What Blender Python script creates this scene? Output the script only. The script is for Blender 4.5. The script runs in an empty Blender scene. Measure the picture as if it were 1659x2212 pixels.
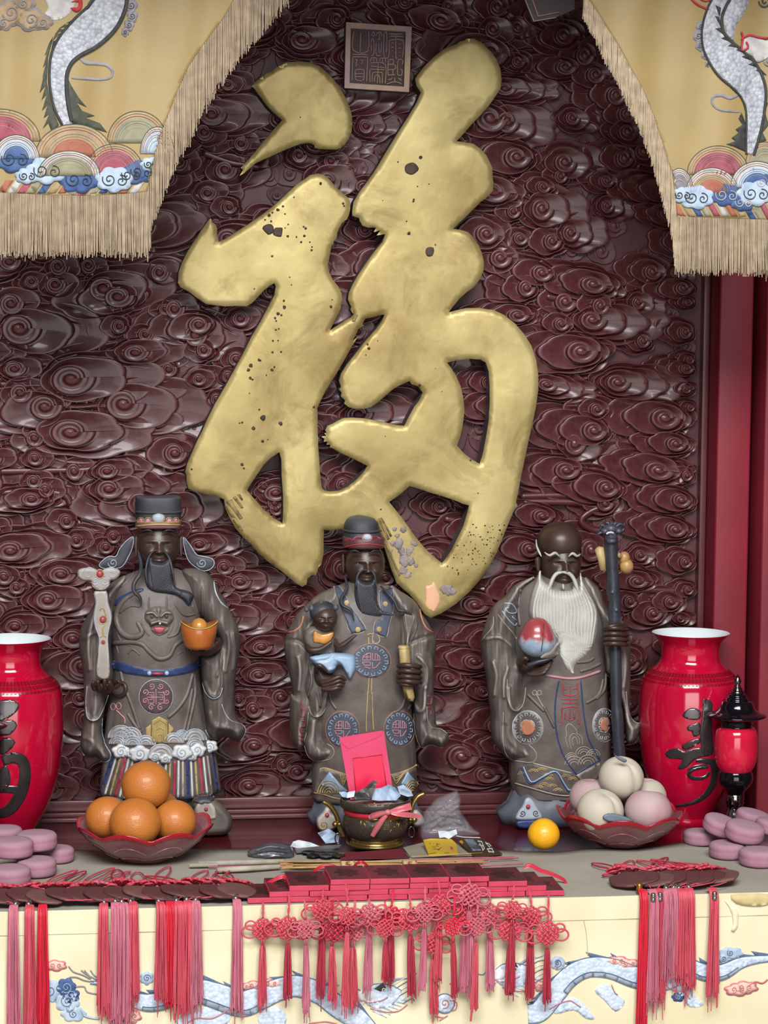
import bpy, bmesh, math, random
import numpy as np
from mathutils import Vector, Matrix
from mathutils.bvhtree import BVHTree
from mathutils.geometry import tessellate_polygon, delaunay_2d_cdt
random.seed(7)
sc = bpy.context.scene
COL = sc.collection
PI = math.pi
# ------------------------------------------------------------------ camera
F_PX, PW, PH = 5000.0, 1659.0, 2212.0
YAW, PITCH, ROLL = math.radians(8.0), math.radians(4.7), math.radians(0.55)
DIST, TABLE_Z = 4.366, 0.80
CAM = Vector((-DIST*math.sin(YAW), -DIST*math.cos(YAW), TABLE_Z+0.93))
_f = Vector((math.sin(YAW)*math.cos(PITCH), math.cos(YAW)*math.cos(PITCH), -math.sin(PITCH)))
_r0 = Vector((math.cos(YAW), -math.sin(YAW), 0.0))
_u0 = _r0.cross(_f)
_r = _r0*math.cos(ROLL) + _u0*math.sin(ROLL)
_u = _u0*math.cos(ROLL) - _r0*math.sin(ROLL)
cam_data = bpy.data.cameras.new('camera')
cam = bpy.data.objects.new('camera', cam_data)
COL.objects.link(cam)
cam.matrix_world = Matrix(((_r.x, _u.x, -_f.x, CAM.x), (_r.y, _u.y, -_f.y, CAM.y), (_r.z, _u.z, -_f.z, CAM.z), (0, 0, 0, 1)))
cam_data.sensor_fit = 'HORIZONTAL'; cam_data.sensor_width = 36.0
cam_data.lens = F_PX/PW*36.0
cam_data.clip_start = 0.05; cam_data.clip_end = 60
sc.camera = cam
# ------------------------------------------------------------------ world, light, exposure
world = bpy.data.worlds.new('daylight'); sc.world = world
world.use_nodes = True
bg = world.node_tree.nodes['Background']
bg.inputs[0].default_value = (0.94, 0.97, 1.0, 1); bg.inputs[1].default_value = 1.3
def area(name, loc, target, sx, sy, power, color):
    d = bpy.data.lights.new(name, 'AREA'); d.shape = 'RECTANGLE'; d.size = sx; d.size_y = sy
    d.energy = power; d.color = color
    o = bpy.data.objects.new(name, d); COL.objects.link(o); o.location = loc
    o.rotation_euler = (Vector(target)-Vector(loc)).to_track_quat('-Z', 'Y').to_euler()
    return o
area('doorway_daylight', (-0.6, -6.3, 1.15), (-0.6, 0, 1.15), 3.4, 2.2, 62, (1.0, 0.985, 0.965))
area('skywell_daylight', (-0.5, -4.7, 4.5), (-0.1, -0.3, 1.15), 3.4, 1.8, 440, (1.0, 0.99, 0.975))
sc.view_settings.view_transform = 'Standard'; sc.view_settings.look = 'None'
sc.view_settings.gamma = 1.0; sc.view_settings.use_curve_mapping = False
sc.view_settings.exposure = 0.24
# ------------------------------------------------------------------ pixels to places
def ray(px, py):
    return (_f*F_PX + _r*(px-PW/2) - _u*(py-PH/2)).normalized()
def W(px, py, Y):                      # point of the upright plane Y seen at that pixel
    d = ray(px, py); t = (Y-CAM.y)/d.y
    return CAM + d*t
def T(px, py, z=TABLE_Z):              # point of the level plane z seen at that pixel
    d = ray(px, py); t = (z-CAM.z)/d.z
    return CAM + d*t
def mpp(Y): return (W(830, 1106, Y)-CAM).length/F_PX
def Zf(ox, oy, s): return lambda pts: [(ox+p[0]/s, oy+p[1]/s)+tuple(p[2:]) for p in pts]
def smooth(pts, n=4, closed=False):    # Catmull-Rom
    pts = [np.array(p, float) for p in pts]
    if len(pts) < 3: 
        return [tuple(p) for p in pts]
    N = len(pts); out = []
    for i in range(N if closed else N-1):
        if closed: a, b, c, d = pts[i-1], pts[i], pts[(i+1) % N], pts[(i+2) % N]
        else: a, b, c, d = pts[max(i-1, 0)], pts[i], pts[i+1], pts[min(i+2, N-1)]
        for k in range(n):
            t = k/n
            out.append(tuple(0.5*((2*b)+(c-a)*t+(2*a-5*b+4*c-d)*t*t+(3*b-a-3*c+d)*t**3)))
    if not closed: out.append(tuple(pts[-1]))
    return out
def resample(pts, step):
    pts = [np.array(p, float) for p in pts]
    out = [tuple(pts[0])]; acc = 0.0
    for a, b in zip(pts[:-1], pts[1:]):
        L = np.linalg.norm((b-a)[:2]); n = max(1, int(math.ceil(L/step)))
        for k in range(1, n+1): out.append(tuple(a+(b-a)*k/n))
    return out
# ------------------------------------------------------------------ objects
LOC = {}
def thing(name, label, cat, loc, group=None):
    o = bpy.data.objects.new(name, None); COL.objects.link(o); o.location = loc
    o.empty_display_size = 0.02
    o['label'] = label; o['category'] = cat
    if group: o['group'] = group
    LOC[o.name] = Vector(loc)
    return o
def tag(o, label=None, cat=None, group=None, kind=None):
    if label: o['label'] = label
    if cat: o['category'] = cat
    if group: o['group'] = group
    if kind: o['kind'] = kind
    return o
def mk(name, verts, faces, mat, parent=None, flat=False, org=None):
    verts = [Vector(v) for v in verts]
    if not verts: return None
    if parent is not None: o0 = LOC[parent.name]
    elif org is not None: o0 = Vector(org)
    else:
        lo = [min(v[i] for v in verts) for i in range(3)]; hi = [max(v[i] for v in verts) for i in range(3)]
        o0 = Vector(((lo[0]+hi[0])/2, (lo[1]+hi[1])/2, lo[2]))
    me = bpy.data.meshes.new(name)
    me.from_pydata([v-o0 for v in verts], [], faces)
    if not flat: me.polygons.foreach_set('use_smooth', [True]*len(me.polygons))
    mats = mat if isinstance(mat, (list, tuple)) else [mat]
    for m in mats: me.materials.append(m)
    me.update()
    o = bpy.data.objects.new(name, me); COL.objects.link(o)
    if parent is not None: o.parent = parent
    else: o.location = o0
    LOC[o.name] = o0.copy()
    return o
def copy_tree(o, loc=None, rot=None, scale=None, parent=None):
    c = o.copy(); COL.objects.link(c); c.parent = parent
    if loc is not None: c.location = loc
    if rot is not None: c.rotation_euler = rot
    if scale is not None: c.scale = scale
    for ch in o.children: copy_tree(ch, parent=c)
    return c
class MB:                               # collects verts and faces of one part
    def __init__(s): s.v = []; s.f = []
    def add(s, vf):
        k = len(s.v); s.v += [Vector(v) for v in vf[0]]; s.f += [tuple(i+k for i in f) for f in vf[1]]; return s
    def build(s, name, mat, parent=None, flat=False, org=None): return mk(name, s.v, s.f, mat, parent, flat, org)
# ------------------------------------------------------------------ shapes (return verts, faces)
def box(c, sx, sy, sz, bev=0.0, rotz=0.0, rot=None):
    bm = bmesh.new(); bmesh.ops.create_cube(bm, size=1.0)
    bmesh.ops.scale(bm, vec=(sx, sy, sz), verts=bm.verts)
    if bev > 0: bmesh.ops.bevel(bm, geom=list(bm.edges), offset=bev, segments=2, affect='EDGES', profile=0.6)
    R = rot if rot is not None else Matrix.Rotation(rotz, 3, 'Z')
    vs = [R @ v.co + Vector(c) for v in bm.verts]; bm.verts.index_update()
    fs = [tuple(v.index for v in f.verts) for f in bm.faces]; bm.free()
    return vs, fs
def tube(pts, rad, n=8, flat=1.0, nrm=None, caps=True, closed=False):
    pts = [Vector(p) for p in pts]; N = len(pts)
    if not isinstance(rad, (list, tuple)): rad = [rad]*N
    vs, fs = [], []
    prev = None
    for i, p in enumerate(pts):
        if closed: t = pts[(i+1) % N]-pts[i-1]
        else: t = pts[min(i+1, N-1)]-pts[max(i-1, 0)]
        if t.length < 1e-9: t = Vector((0, 0, 1))
        t.normalize()
        if nrm is not None: b = Vector(nrm); b = b-t*b.dot(t)
        elif prev is None:
            b = Vector((0, -1, 0)) if abs(t.y) < 0.9 else Vector((1, 0, 0)); b = b-t*b.dot(t)
        else: b = prev-t*prev.dot(t)
        if b.length < 1e-6: b = t.orthogonal()
        b.normalize(); prev = b; s = t.cross(b)
        for k in range(n):
            a = 2*PI*k/n
            vs.append(p + (s*math.cos(a) + b*(math.sin(a)*flat))*rad[i])
    for i in range(N if closed else N-1):
        j = (i+1) % N
        for k in range(n):
            fs.append((i*n+k, i*n+(k+1) % n, j*n+(k+1) % n, j*n+k))
    if caps and not closed:
        a = len(vs); vs.append(pts[0]-(pts[1]-pts[0]).normalized()*rad[0]*0.5)
        b = len(vs); vs.append(pts[-1]+(pts[-1]-pts[-2]).normalized()*rad[-1]*0.5)
        for k in range(n):
            fs.append((a, (k+1) % n, k)); fs.append((b, (N-1)*n+k, (N-1)*n+(k+1) % n))
    return vs, fs
def lathe(prof, c=(0, 0, 0), n=48, close=False, mod=None):   # prof: list of (r, z)
    vs, fs = [], []; c = Vector(c)
    for i, (r, z) in enumerate(prof):
        for k in range(n):
            a = 2*PI*k/n
            rr, zz = (r, z) if mod is None else mod(r, z, a, i)
            vs.append(c+Vector((rr*math.cos(a), rr*math.sin(a), zz)))
    for i in range(len(prof)-1):
        for k in range(n):
            fs.append((i*n+k, i*n+(k+1) % n, (i+1)*n+(k+1) % n, (i+1)*n+k))
    if close:
        fs.append(tuple(range(n-1, -1, -1))); fs.append(tuple((len(prof)-1)*n+k for k in range(n)))
    return vs, fs
def sphere(c, rx, ry=None, rz=None, nu=20, nv=14, fn=None):
    ry = ry or rx; rz = rz or rx; c = Vector(c); vs, fs = [], []
    for j in range(nv+1):
        b = PI*j/nv
        for i in range(nu):
            a = 2*PI*i/nu
            d = Vector((math.sin(b)*math.cos(a), math.sin(b)*math.sin(a), -math.cos(b)))
            s = fn(d) if fn else 1.0
            vs.append(c+Vector((d.x*rx, d.y*ry, d.z*rz))*s)
    for j in range(nv):
        for i in range(nu):
            fs.append((j*nu+i, j*nu+(i+1) % nu, (j+1)*nu+(i+1) % nu, (j+1)*nu+i))
    return vs, fs
def loft(rings, n=56, fold=None, cap=True):   # ring: (centre, half width, depth front, depth back, squareness)
    vs, fs = [], []
    for i, R in enumerate(rings):
        c, hw, df, db = R[:4]; p = R[4] if len(R) > 4 else 1.0
        t = i/(len(rings)-1)
        for k in range(n):
            a = 2*PI*k/n; ca, sa = math.cos(a), math.sin(a)
            m = 1.0 if fold is None else fold(a, t)
            x = math.copysign(abs(ca)**p, ca)*hw*m
            y = -math.copysign(abs(sa)**p, sa)*(df if sa > 0 else db)*m
            vs.append(Vector(c)+Vector((x, y, 0)))
    for i in range(len(rings)-1):
        for k in range(n):
            fs.append((i*n+k, (i+1)*n+k, (i+1)*n+(k+1) % n, i*n+(k+1) % n))
    if cap:
        fs.append(tuple(range(n))); fs.append(tuple((len(rings)-1)*n+k for k in range(n-1, -1, -1)))
    return vs, fs
def seg_dist(P, A, B):                  # P (m,2), segments A,B (k,2) -> distance (m,k)
    AB = B-A; L = np.maximum((AB**2).sum(1), 1e-9)
    t = np.clip(((P[:, None, :]-A[None])*AB[None]).sum(2)/L[None], 0, 1)
    return np.sqrt(((P[:, None, :]-(A[None]+t[..., None]*AB[None]))**2).sum(2))
def poly_dist(P, line, closed=False):
    Q = np.array([p[:2] for p in line], float)
    A, B = (Q, np.roll(Q, -1, 0)) if closed else (Q[:-1], Q[1:])
    return np.concatenate([seg_dist(P[i:i+800], A, B).min(1) for i in range(0, len(P), 800)])
def inside(P, poly):
    Q = np.array([p[:2] for p in poly], float); x, y = P[:, 0], P[:, 1]
    c = np.zeros(len(P), bool); j = len(Q)-1
    for i in range(len(Q)):
        xi, yi = Q[i]; xj, yj = Q[j]
        if yi != yj:
            c ^= ((yi > y) != (yj > y)) & (x < (xj-xi)*(y-yi)/(yj-yi)+xi)
        j = i
    return c
def cdt(poly, step, holes=()):
    loops = [resample(list(L)+[L[0]], step)[:-1] for L in [poly]+list(holes)]
    pts, con = [], []
    for L in loops:
        k = len(pts); pts += [Vector(p[:2]) for p in L]; con.append(list(range(k, k+len(L))))
    nb = len(pts)
    Q = np.array([p[:2] for p in poly]); lo = Q.min(0); hi = Q.max(0)
    gx = np.arange(lo[0]+step*0.5, hi[0], step); gy = np.arange(lo[1]+step*0.5, hi[1], step*0.87)
    if len(gx) and len(gy):
        X, Y = np.meshgrid(gx, gy); X[1::2] += step/2
        P = np.stack([X.ravel(), Y.ravel()], 1)
        m = inside(P, poly)
        for h in holes: m &= ~inside(P, h)
        P = P[m]
        if len(P):
            d = poly_dist(P, loops[0], True)
            for L in loops[1:]: d = np.minimum(d, poly_dist(P, L, True))
            P = P[d > step*0.45]
            pts += [Vector(p) for p in P]
    edges = [(c[i], c[(i+1) % len(c)]) for c in con for i in range(len(c))]
    vo, eo, fo, ov, oe, of = delaunay_2d_cdt(pts, edges, [], 0, 1e-5)
    V = np.array([(v.x, v.y) for v in vo]); tri = []
    cen = np.array([V[list(f)].mean(0) for f in fo])
    keep = inside(cen, loops[0])
    for L in loops[1:]: keep &= ~inside(cen, L)
    for f, k in zip(fo, keep):
        if k: tri.append(tuple(f))
    d = poly_dist(V, loops[0], True)
    for L in loops[1:]: d = np.minimum(d, poly_dist(V, L, True))
    return V, tri, d
def puff(poly, Y0, hf, hb=None, w=None, step=3.0, lines=(), sm=3, dfun=None, p=0.5, holes=(), Yfun=None):
    """a traced outline given real thickness: swells to hf (towards the viewer) at w pixels from its edge"""
    if sm: poly = smooth(poly, sm, True)
    V, tri, d = cdt(poly, step, holes)
    if w is None: w = max(d.max(), 1e-6)
    t = np.clip(d/w, 0, 1); prof = (1-(1-t)**2)**p
    H = hf*prof
    for L in lines:
        pts, rad, amp = L[:3]
        q = poly_dist(V, smooth(pts, 4)); H = H + amp*np.exp(-(q/rad)**2)*np.clip(d/(rad+1e-6), 0, 1)
    if dfun is not None: H = H + dfun(V[:, 0], V[:, 1])*np.clip(t*3, 0, 1)
    hb = hf*0.5 if hb is None else hb
    n = len(V); base = [Y0]*n if Yfun is None else [Yfun(a, b) for a, b in V]
    vs = [W(V[i, 0], V[i, 1], base[i]-H[i]) for i in range(n)]
    bidx = {}; fs = []
    for f in tri: fs.append(f)
    for i in range(n):
        if d[i] < 1e-4: bidx[i] = i
        else: bidx[i] = len(vs); vs.append(W(V[i, 0], V[i, 1], base[i]+hb*prof[i]))
    for f in tri: fs.append(tuple(bidx[k] for k in reversed(f)))
    # face direction: make front faces look at the camera
    a, b, c = [vs[k] for k in fs[0]]
    if (b-a).cross(c-a).dot(a-CAM) > 0: fs = [tuple(reversed(f)) for f in fs]
    return vs, fs
def plate(poly, Yf, Yb, bev=0.004, holes=(), sm=0, step=12.0):
    """flat traced plate between Yf (front) and Yb with a rounded front edge"""
    if sm: poly = smooth(poly, sm, True); holes = [smooth(h, sm, True) for h in holes]
    bpx = bev/mpp(Yf)
    V, tri, d = cdt(poly, step, holes)
    return V, tri, d
def poly_area(P): return 0.5*sum(P[i-1][0]*P[i][1]-P[i][0]*P[i-1][1] for i in range(len(P)))
def slab(points, thick, direction):      # extrude closed 3-D polygon (planar or gently bent fan) along direction
    points = [Vector(p) for p in points]; n = len(points); d = Vector(direction)*thick
    tri = tessellate_polygon([points])
    vs = points+[p+d for p in points]; fs = [tuple(t) for t in tri]+[tuple(n+i for i in reversed(t)) for t in tri]
    for i in range(n):
        j = (i+1) % n; fs.append((j, i, n+i, n+j))
    return vs, fs
# ------------------------------------------------------------------ things laid on a surface
class Surf:
    def __init__(s, objs):
        vs, fs = [], []
        for o in objs:
            k = len(vs); off = LOC[o.name]
            vs += [v.co+off for v in o.data.vertices]; fs += [tuple(i+k for i in p.vertices) for p in o.data.polygons]
        s.b = BVHTree.FromPolygons(vs, fs)
    def at(s, px, py, lift=0.0, fallback=None):
        d = ray(px, py); h = s.b.ray_cast(CAM, d)
        if h[0] is None:
            if fallback is None: return None
            return W(px, py, fallback)
        return h[0]-d*lift
def on_surf(S, pts, lift=0.0, fb=None):
    out = []; last = None
    for p in pts:
        q = S.at(p[0], p[1], lift)
        if q is None:
            q = W(p[0], p[1], last.y) if last is not None else (W(p[0], p[1], fb) if fb is not None else None)
        if q is not None: out.append(q); last = q
    return out
def bead(S, pts, wpx, hmm=1.0, n=6, sm=3, step=5.0, closed=False, lift=0.0004):
    """a raised line following the surface"""
    if closed: pts = smooth(pts, sm, True); pts = pts+[pts[0]]
    elif sm and len(pts) > 2: pts = smooth(pts, sm)
    pts = resample(pts, step)
    P = on_surf(S, pts, lift)
    if len(P) < 2: return [], []
    r = wpx*0.5*mpp(P[0].y)
    wd = [p[2] if len(p) > 2 else 1.0 for p in pts]
    return tube(P, [r*(wd[i] if i < len(wd) else 1) for i in range(len(P))], n, flat=min(1.0, hmm*0.001/r), nrm=(-_f.x, -_f.y, -_f.z))
def patch(S, poly, lift=0.0012, step=6.0, sm=3, holes=(), thick=0.0):
    """a traced thin piece that follows the surface, with edges that go down to it"""
    if sm: poly = smooth(poly, sm, True)
    V, tri, d = cdt(poly, step, holes)
    hit = [S.at(V[i, 0], V[i, 1], lift) for i in range(len(V))]
    fs = [f for f in tri if all(hit[k] is not None for k in f)]   # nothing hangs past the edge of the surface
    if not fs: return [], []
    used = sorted({k for f in fs for k in f}); idx = {k: i for i, k in enumerate(used)}
    fs = [tuple(idx[k] for k in f) for f in fs]; vs = [hit[k] for k in used]; V = V[used]
    if fs:
        a, b, c = [vs[k] for k in fs[0]]
        if (b-a).cross(c-a).dot(a-CAM) > 0: fs = [tuple(reversed(f)) for f in fs]
    # skirt
    cnt = {}
    for f in fs:
        for i in range(len(f)):
            e = (f[i], f[(i+1) % len(f)]); cnt[e] = cnt.get(e, 0)+1
    be = [e for e in cnt if (e[1], e[0]) not in cnt]; low = {}
    for e in be:
        for k in e:
            if k not in low:
                low[k] = len(vs); vs.append(vs[k]+ray(V[k, 0], V[k, 1])*(lift+thick+0.0008))
    for a, b in be: fs.append((b, a, low[a], low[b]))
    return vs, fs
def circ(cx, cy, rx, ry=None, n=24, a0=0, a1=360):
    ry = ry or rx; full = abs(a1-a0) >= 360
    return [(cx+rx*math.cos(math.radians(a0+(a1-a0)*k/(n if full else n-1))), cy+ry*math.sin(math.radians(a0+(a1-a0)*k/(n if full else n-1)))) for k in range(n)]
def spiral(cx, cy, r, turns=1.6, a0=0.0, n=22, flip=1, sy=1.0):
    return [(cx+flip*r*(0.12+0.88*k/(n-1))*math.cos(a0+2*PI*turns*k/(n-1)), cy+sy*r*(0.12+0.88*k/(n-1))*math.sin(a0+2*PI*turns*k/(n-1))) for k in range(n)]
# ------------------------------------------------------------------ materials
def lin(c):
    if isinstance(c, str): c = tuple(int(c[i:i+2], 16) for i in (0, 2, 4))
    return tuple((v/255/12.92 if v/255 <= 0.04045 else ((v/255+0.055)/1.055)**2.4) for v in c)+(1.0,)
MATS = {}
def mat(name, c1, c2=None, scale=20.0, rough=0.5, metal=0.0, bump=0.0, bscale=60.0, coat=0.0, spec=0.5, mixpow=(0.35, 0.65), trans=0.0,
        sss=0.0, detail=5.0, wear=None, wear_rng=(0.5, 0.62), stretch=None, alpha=1.0, ior=1.45, sheen=0.0, dust=None):
    if name in MATS: return MATS[name]
    m = bpy.data.materials.new(name); MATS[name] = m; m.use_nodes = True
    nt = m.node_tree; N = nt.nodes; L = nt.links; b = N['Principled BSDF']
    b.inputs['Roughness'].default_value = rough; b.inputs['Metallic'].default_value = metal
    b.inputs['Specular IOR Level'].default_value = spec; b.inputs['Coat Weight'].default_value = coat
    b.inputs['Coat Roughness'].default_value = 0.08; b.inputs['IOR'].default_value = ior
    b.inputs['Transmission Weight'].default_value = trans
    b.inputs['Alpha'].default_value = alpha; b.inputs['Sheen Weight'].default_value = sheen
    if sss: b.inputs['Subsurface Weight'].default_value = sss; b.inputs['Subsurface Scale'].default_value = 0.01
    tc = N.new('ShaderNodeTexCoord'); mp = N.new('ShaderNodeMapping'); L.new(tc.outputs['Object'], mp.inputs[0])
    if stretch: mp.inputs['Scale'].default_value = stretch
    col = None
    if c2 is not None:
        nz = N.new('ShaderNodeTexNoise'); nz.inputs['Scale'].default_value = scale; nz.inputs['Detail'].default_value = detail
        L.new(mp.outputs[0], nz.inputs['Vector'])
        cr = N.new('ShaderNodeValToRGB'); cr.color_ramp.elements[0].position = mixpow[0]; cr.color_ramp.elements[1].position = mixpow[1]
        cr.color_ramp.elements[0].color = lin(c1); cr.color_ramp.elements[1].color = lin(c2)
        L.new(nz.outputs[0], cr.inputs[0]); col = cr.outputs[0]
    else:
        b.inputs['Base Color'].default_value = lin(c1)
    if wear is not None:
        g = N.new('ShaderNodeNewGeometry'); r = N.new('ShaderNodeMapRange')
        r.inputs[1].default_value, r.inputs[2].default_value = wear_rng
        L.new(g.outputs['Pointiness'], r.inputs[0])
        mx = N.new('ShaderNodeMix'); mx.data_type = 'RGBA'
        L.new(r.outputs[0], mx.inputs[0])
        if col is not None: L.new(col, mx.inputs[6])
        else: mx.inputs[6].default_value = lin(c1)
        mx.inputs[7].default_value = lin(wear); col = mx.outputs[2]
    if dust is not None:              # dust lying on faces that look up
        g2 = N.new('ShaderNodeNewGeometry'); sp = N.new('ShaderNodeSeparateXYZ'); L.new(g2.outputs['Normal'], sp.inputs[0])
        r2 = N.new('ShaderNodeMapRange'); r2.inputs[1].default_value, r2.inputs[2].default_value = 0.15, 0.95; r2.inputs[4].default_value = dust[1]
        L.new(sp.outputs[2], r2.inputs[0])
        mx2 = N.new('ShaderNodeMix'); mx2.data_type = 'RGBA'; L.new(r2.outputs[0], mx2.inputs[0])
        if col is not None: L.new(col, mx2.inputs[6])
        else: mx2.inputs[6].default_value = lin(c1)
        mx2.inputs[7].default_value = lin(dust[0]); col = mx2.outputs[2]
    if col is not None: L.new(col, b.inputs['Base Color'])
    if bump > 0:
        nb = N.new('ShaderNodeTexNoise'); nb.inputs['Scale'].default_value = bscale; nb.inputs['Detail'].default_value = 4
        L.new(mp.outputs[0], nb.inputs['Vector'])
        bp = N.new('ShaderNodeBump'); bp.inputs['Strength'].default_value = bump; bp.inputs['Distance'].default_value = 0.002
        L.new(nb.outputs[0], bp.inputs['Height']); L.new(bp.outputs[0], b.inputs['Normal'])
    return m
# ================================================================== materials
M_LACQ = mat('maroon_lacquer', '3d1719', '4b2225', 9, rough=0.36, bump=0.06, bscale=90, coat=0.15, spec=0.42, wear='6c4146', wear_rng=(0.53, 0.68))
M_LACQ_LOW = mat('maroon_lacquer_dusty', '3e191c', '4f2a2f', 14, rough=0.5, bump=0.1, bscale=60)
M_REDWOOD = mat('red_painted_wood', '761828', '681422', 5, rough=0.5, bump=0.1, bscale=40)
M_REDDARK = mat('dark_red_painted_wood', '4f0f1a', '5a1420', 4, rough=0.55)
M_ALTAR = mat('glossy_altar_wood', '58141f', '4a121b', 6, rough=0.22, coat=0.4, stretch=(1, 6, 1))
M_PLASTER = mat('hall_plaster', '8a7f74', '7a7066', 2, rough=0.9)
M_HALLWOOD = mat('dark_hall_timber', '4a3a34', '3c2e2a', 3, rough=0.8)
M_STONE = mat('hall_floor_stone', '8c8880', '77736c', 3, rough=0.7)
# ================================================================== setting
def wall_box(name, x0, x1, y0, y1, z0, z1, m, bev=0.0, parent=None):
    v, f = box(((x0+x1)/2, (y0+y1)/2, (z0+z1)/2), x1-x0, y1-y0, z1-z0, bev)
    o = mk(name, v, f, m, parent, flat=(bev == 0))
    if parent is None: o['kind'] = 'structure'
    return o
XR = 0.613
wall_back = wall_box('wall_back', -1.25, XR+0.008, 0.0, 0.06, TABLE_Z-0.05, 2.52, M_LACQ_LOW)
trim_1 = wall_box('trim_1', XR-0.004, XR+0.0085, -0.022, 0.02, TABLE_Z, 2.52, M_LACQ, 0.002)
trim_2 = wall_box('trim_2', XR+0.0085, XR+0.024, -0.010, 0.03, TABLE_Z, 2.52, M_REDDARK, 0.001)
# bottom mouldings of the carved panel
trim_3 = wall_box('trim_3', -1.25, XR-0.004, -0.026, 0.0, TABLE_Z+0.012, TABLE_Z+0.034, M_LACQ, 0.003)
trim_4 = wall_box('trim_4', -1.25, XR-0.004, -0.034, 0.0, TABLE_Z+0.004, TABLE_Z+0.012, M_LACQ, 0.002)
trim_5 = wall_box('trim_5', -1.25, XR+0.024, -0.044, 0.0, TABLE_Z-0.004, TABLE_Z+0.004, M_LACQ, 0.002)
wall_right = wall_box('wall_right', XR+0.024, 1.35, 0.0, 0.06, TABLE_Z-0.05, 2.52, M_REDDARK)
xa = W(1541, 1350, -0.085).x; xb = W(1613, 1350, -0.085).x
col_ = wall_box('column', xa, xb, -0.085, 0.0, 0.0, 2.52, M_REDWOOD, 0.004)
tag(col_, 'flat red painted square column right of the carved panel', 'column'); col_['kind'] = 'structure'
xc = W(1642, 1350, -0.14).x
col2 = wall_box('column', xc, xc+0.30, -0.14, 0.0, 0.0, 2.52, M_REDWOOD, 0.004)
tag(col2, 'outer red painted column at the right edge of the photo', 'column'); col2['kind'] = 'structure'
wall_left = wall_box('wall_left', -1.35, -1.25, -0.9, 0.06, 0.0, 2.60, M_REDDARK)
wall_side = wall_box('wall_side_right', 1.35, 1.45, -0.9, 0.06, 0.0, 2.60, M_REDDARK)
niche_top = wall_box('ceiling', -1.45, 1.45, -0.95, 0.10, 2.52, 2.60, M_REDDARK)
floor = wall_box('floor', -3.6, 3.2, -6.5, 0.5, -0.05, 0.0, M_STONE)
ceil2 = wall_box('ceiling_hall', -3.6, 3.2, -3.7, 0.1, 4.6, 4.7, M_HALLWOOD)
ceil3 = wall_box('ceiling_hall', -3.6, 3.2, -6.6, -5.7, 4.6, 4.7, M_HALLWOOD)
ceil4 = wall_box('ceiling_hall', -3.6, -2.4, -5.7, -3.7, 4.6, 4.7, M_HALLWOOD)
ceil5 = wall_box('ceiling_hall', 1.4, 3.2, -5.7, -3.7, 4.6, 4.7, M_HALLWOOD)
wall_hl = wall_box('wall_hall_left', -3.7, -3.6, -6.5, 0.5, 0.0, 4.7, M_HALLWOOD)
wall_hr = wall_box('wall_hall_right', 3.2, 3.3, -6.5, 0.5, 0.0, 4.7, M_HALLWOOD)
wall_hb1 = wall_box('wall_hall_back', -3.6, -1.45, -0.02, 0.1, 0.0, 4.7, M_HALLWOOD)
wall_hb2 = wall_box('wall_hall_back', 1.45, 3.2, -0.02, 0.1, 0.0, 4.7, M_HALLWOOD)
wall_f1 = wall_box('wall_front', -3.7, -2.4, -6.6, -6.5, 0.0, 4.7, M_HALLWOOD)
wall_f2 = wall_box('wall_front', 1.2, 3.3, -6.6, -6.5, 0.0, 4.7, M_HALLWOOD)
wall_f3 = wall_box('wall_front', -2.4, 1.2, -6.6, -6.5, 2.35, 4.7, M_HALLWOOD)
wall_over = wall_box('wall_over_shrine', -3.6, 3.2, -0.95, -0.85, 2.60, 4.7, M_HALLWOOD)
ground = wall_box('ground', -9, 9, -16, -6.6, -0.10, -0.02, M_STONE)
# altar table of glossy wood
alt = thing('altar_table', 'glossy dark red wooden altar table top under the three statues', 'table', (0, -0.35, 0))
wall_box('table_top', -1.24, 0.7, -0.70, -0.046, TABLE_Z-0.045, TABLE_Z-0.004, M_ALTAR, 0.003, alt)
for sx in (-1.12, 0.55):
    for sy in (-0.64, -0.08):
        wall_box('leg', sx-0.04, sx+0.04, sy-0.04, sy+0.04, 0.0, TABLE_Z-0.045, M_ALTAR, 0.004, alt)
wall_box('apron', -1.1, 0.55, -0.66, -0.63, TABLE_Z-0.14, TABLE_Z-0.045, M_ALTAR, 0.002, alt)
z3, z4, z5, z6 = Zf(360, 60, 3.4565), Zf(700, 40, 3.2529), Zf(360, 600, 3.1591), Zf(660, 640, 3.0722)
DOT = z3([(638, 438), (660, 410), (740, 345), (830, 290), (900, 258), (990, 250), (1070, 258), (1140, 285), (1210, 345), (1280, 425), (1330, 510), (1365, 590), (1385, 660), (1388, 720), (1380, 780), (1360, 830), (1330, 870), (1300, 900), (1270, 910), (1210, 908), (1140, 905), (1105, 895), (1100, 875), (1080, 865), (1050, 862), (1000, 868), (950, 885), (870, 918), (790, 955), (720, 985), (690, 1000), (660, 1015), (620, 1050), (580, 1085), (545, 1105), (570, 1060), (555, 1045), (610, 985), (665, 920), (720, 850), (790, 770), (862, 690), (800, 635), (750, 585), (710, 530), (680, 490), (660, 460)])
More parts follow.
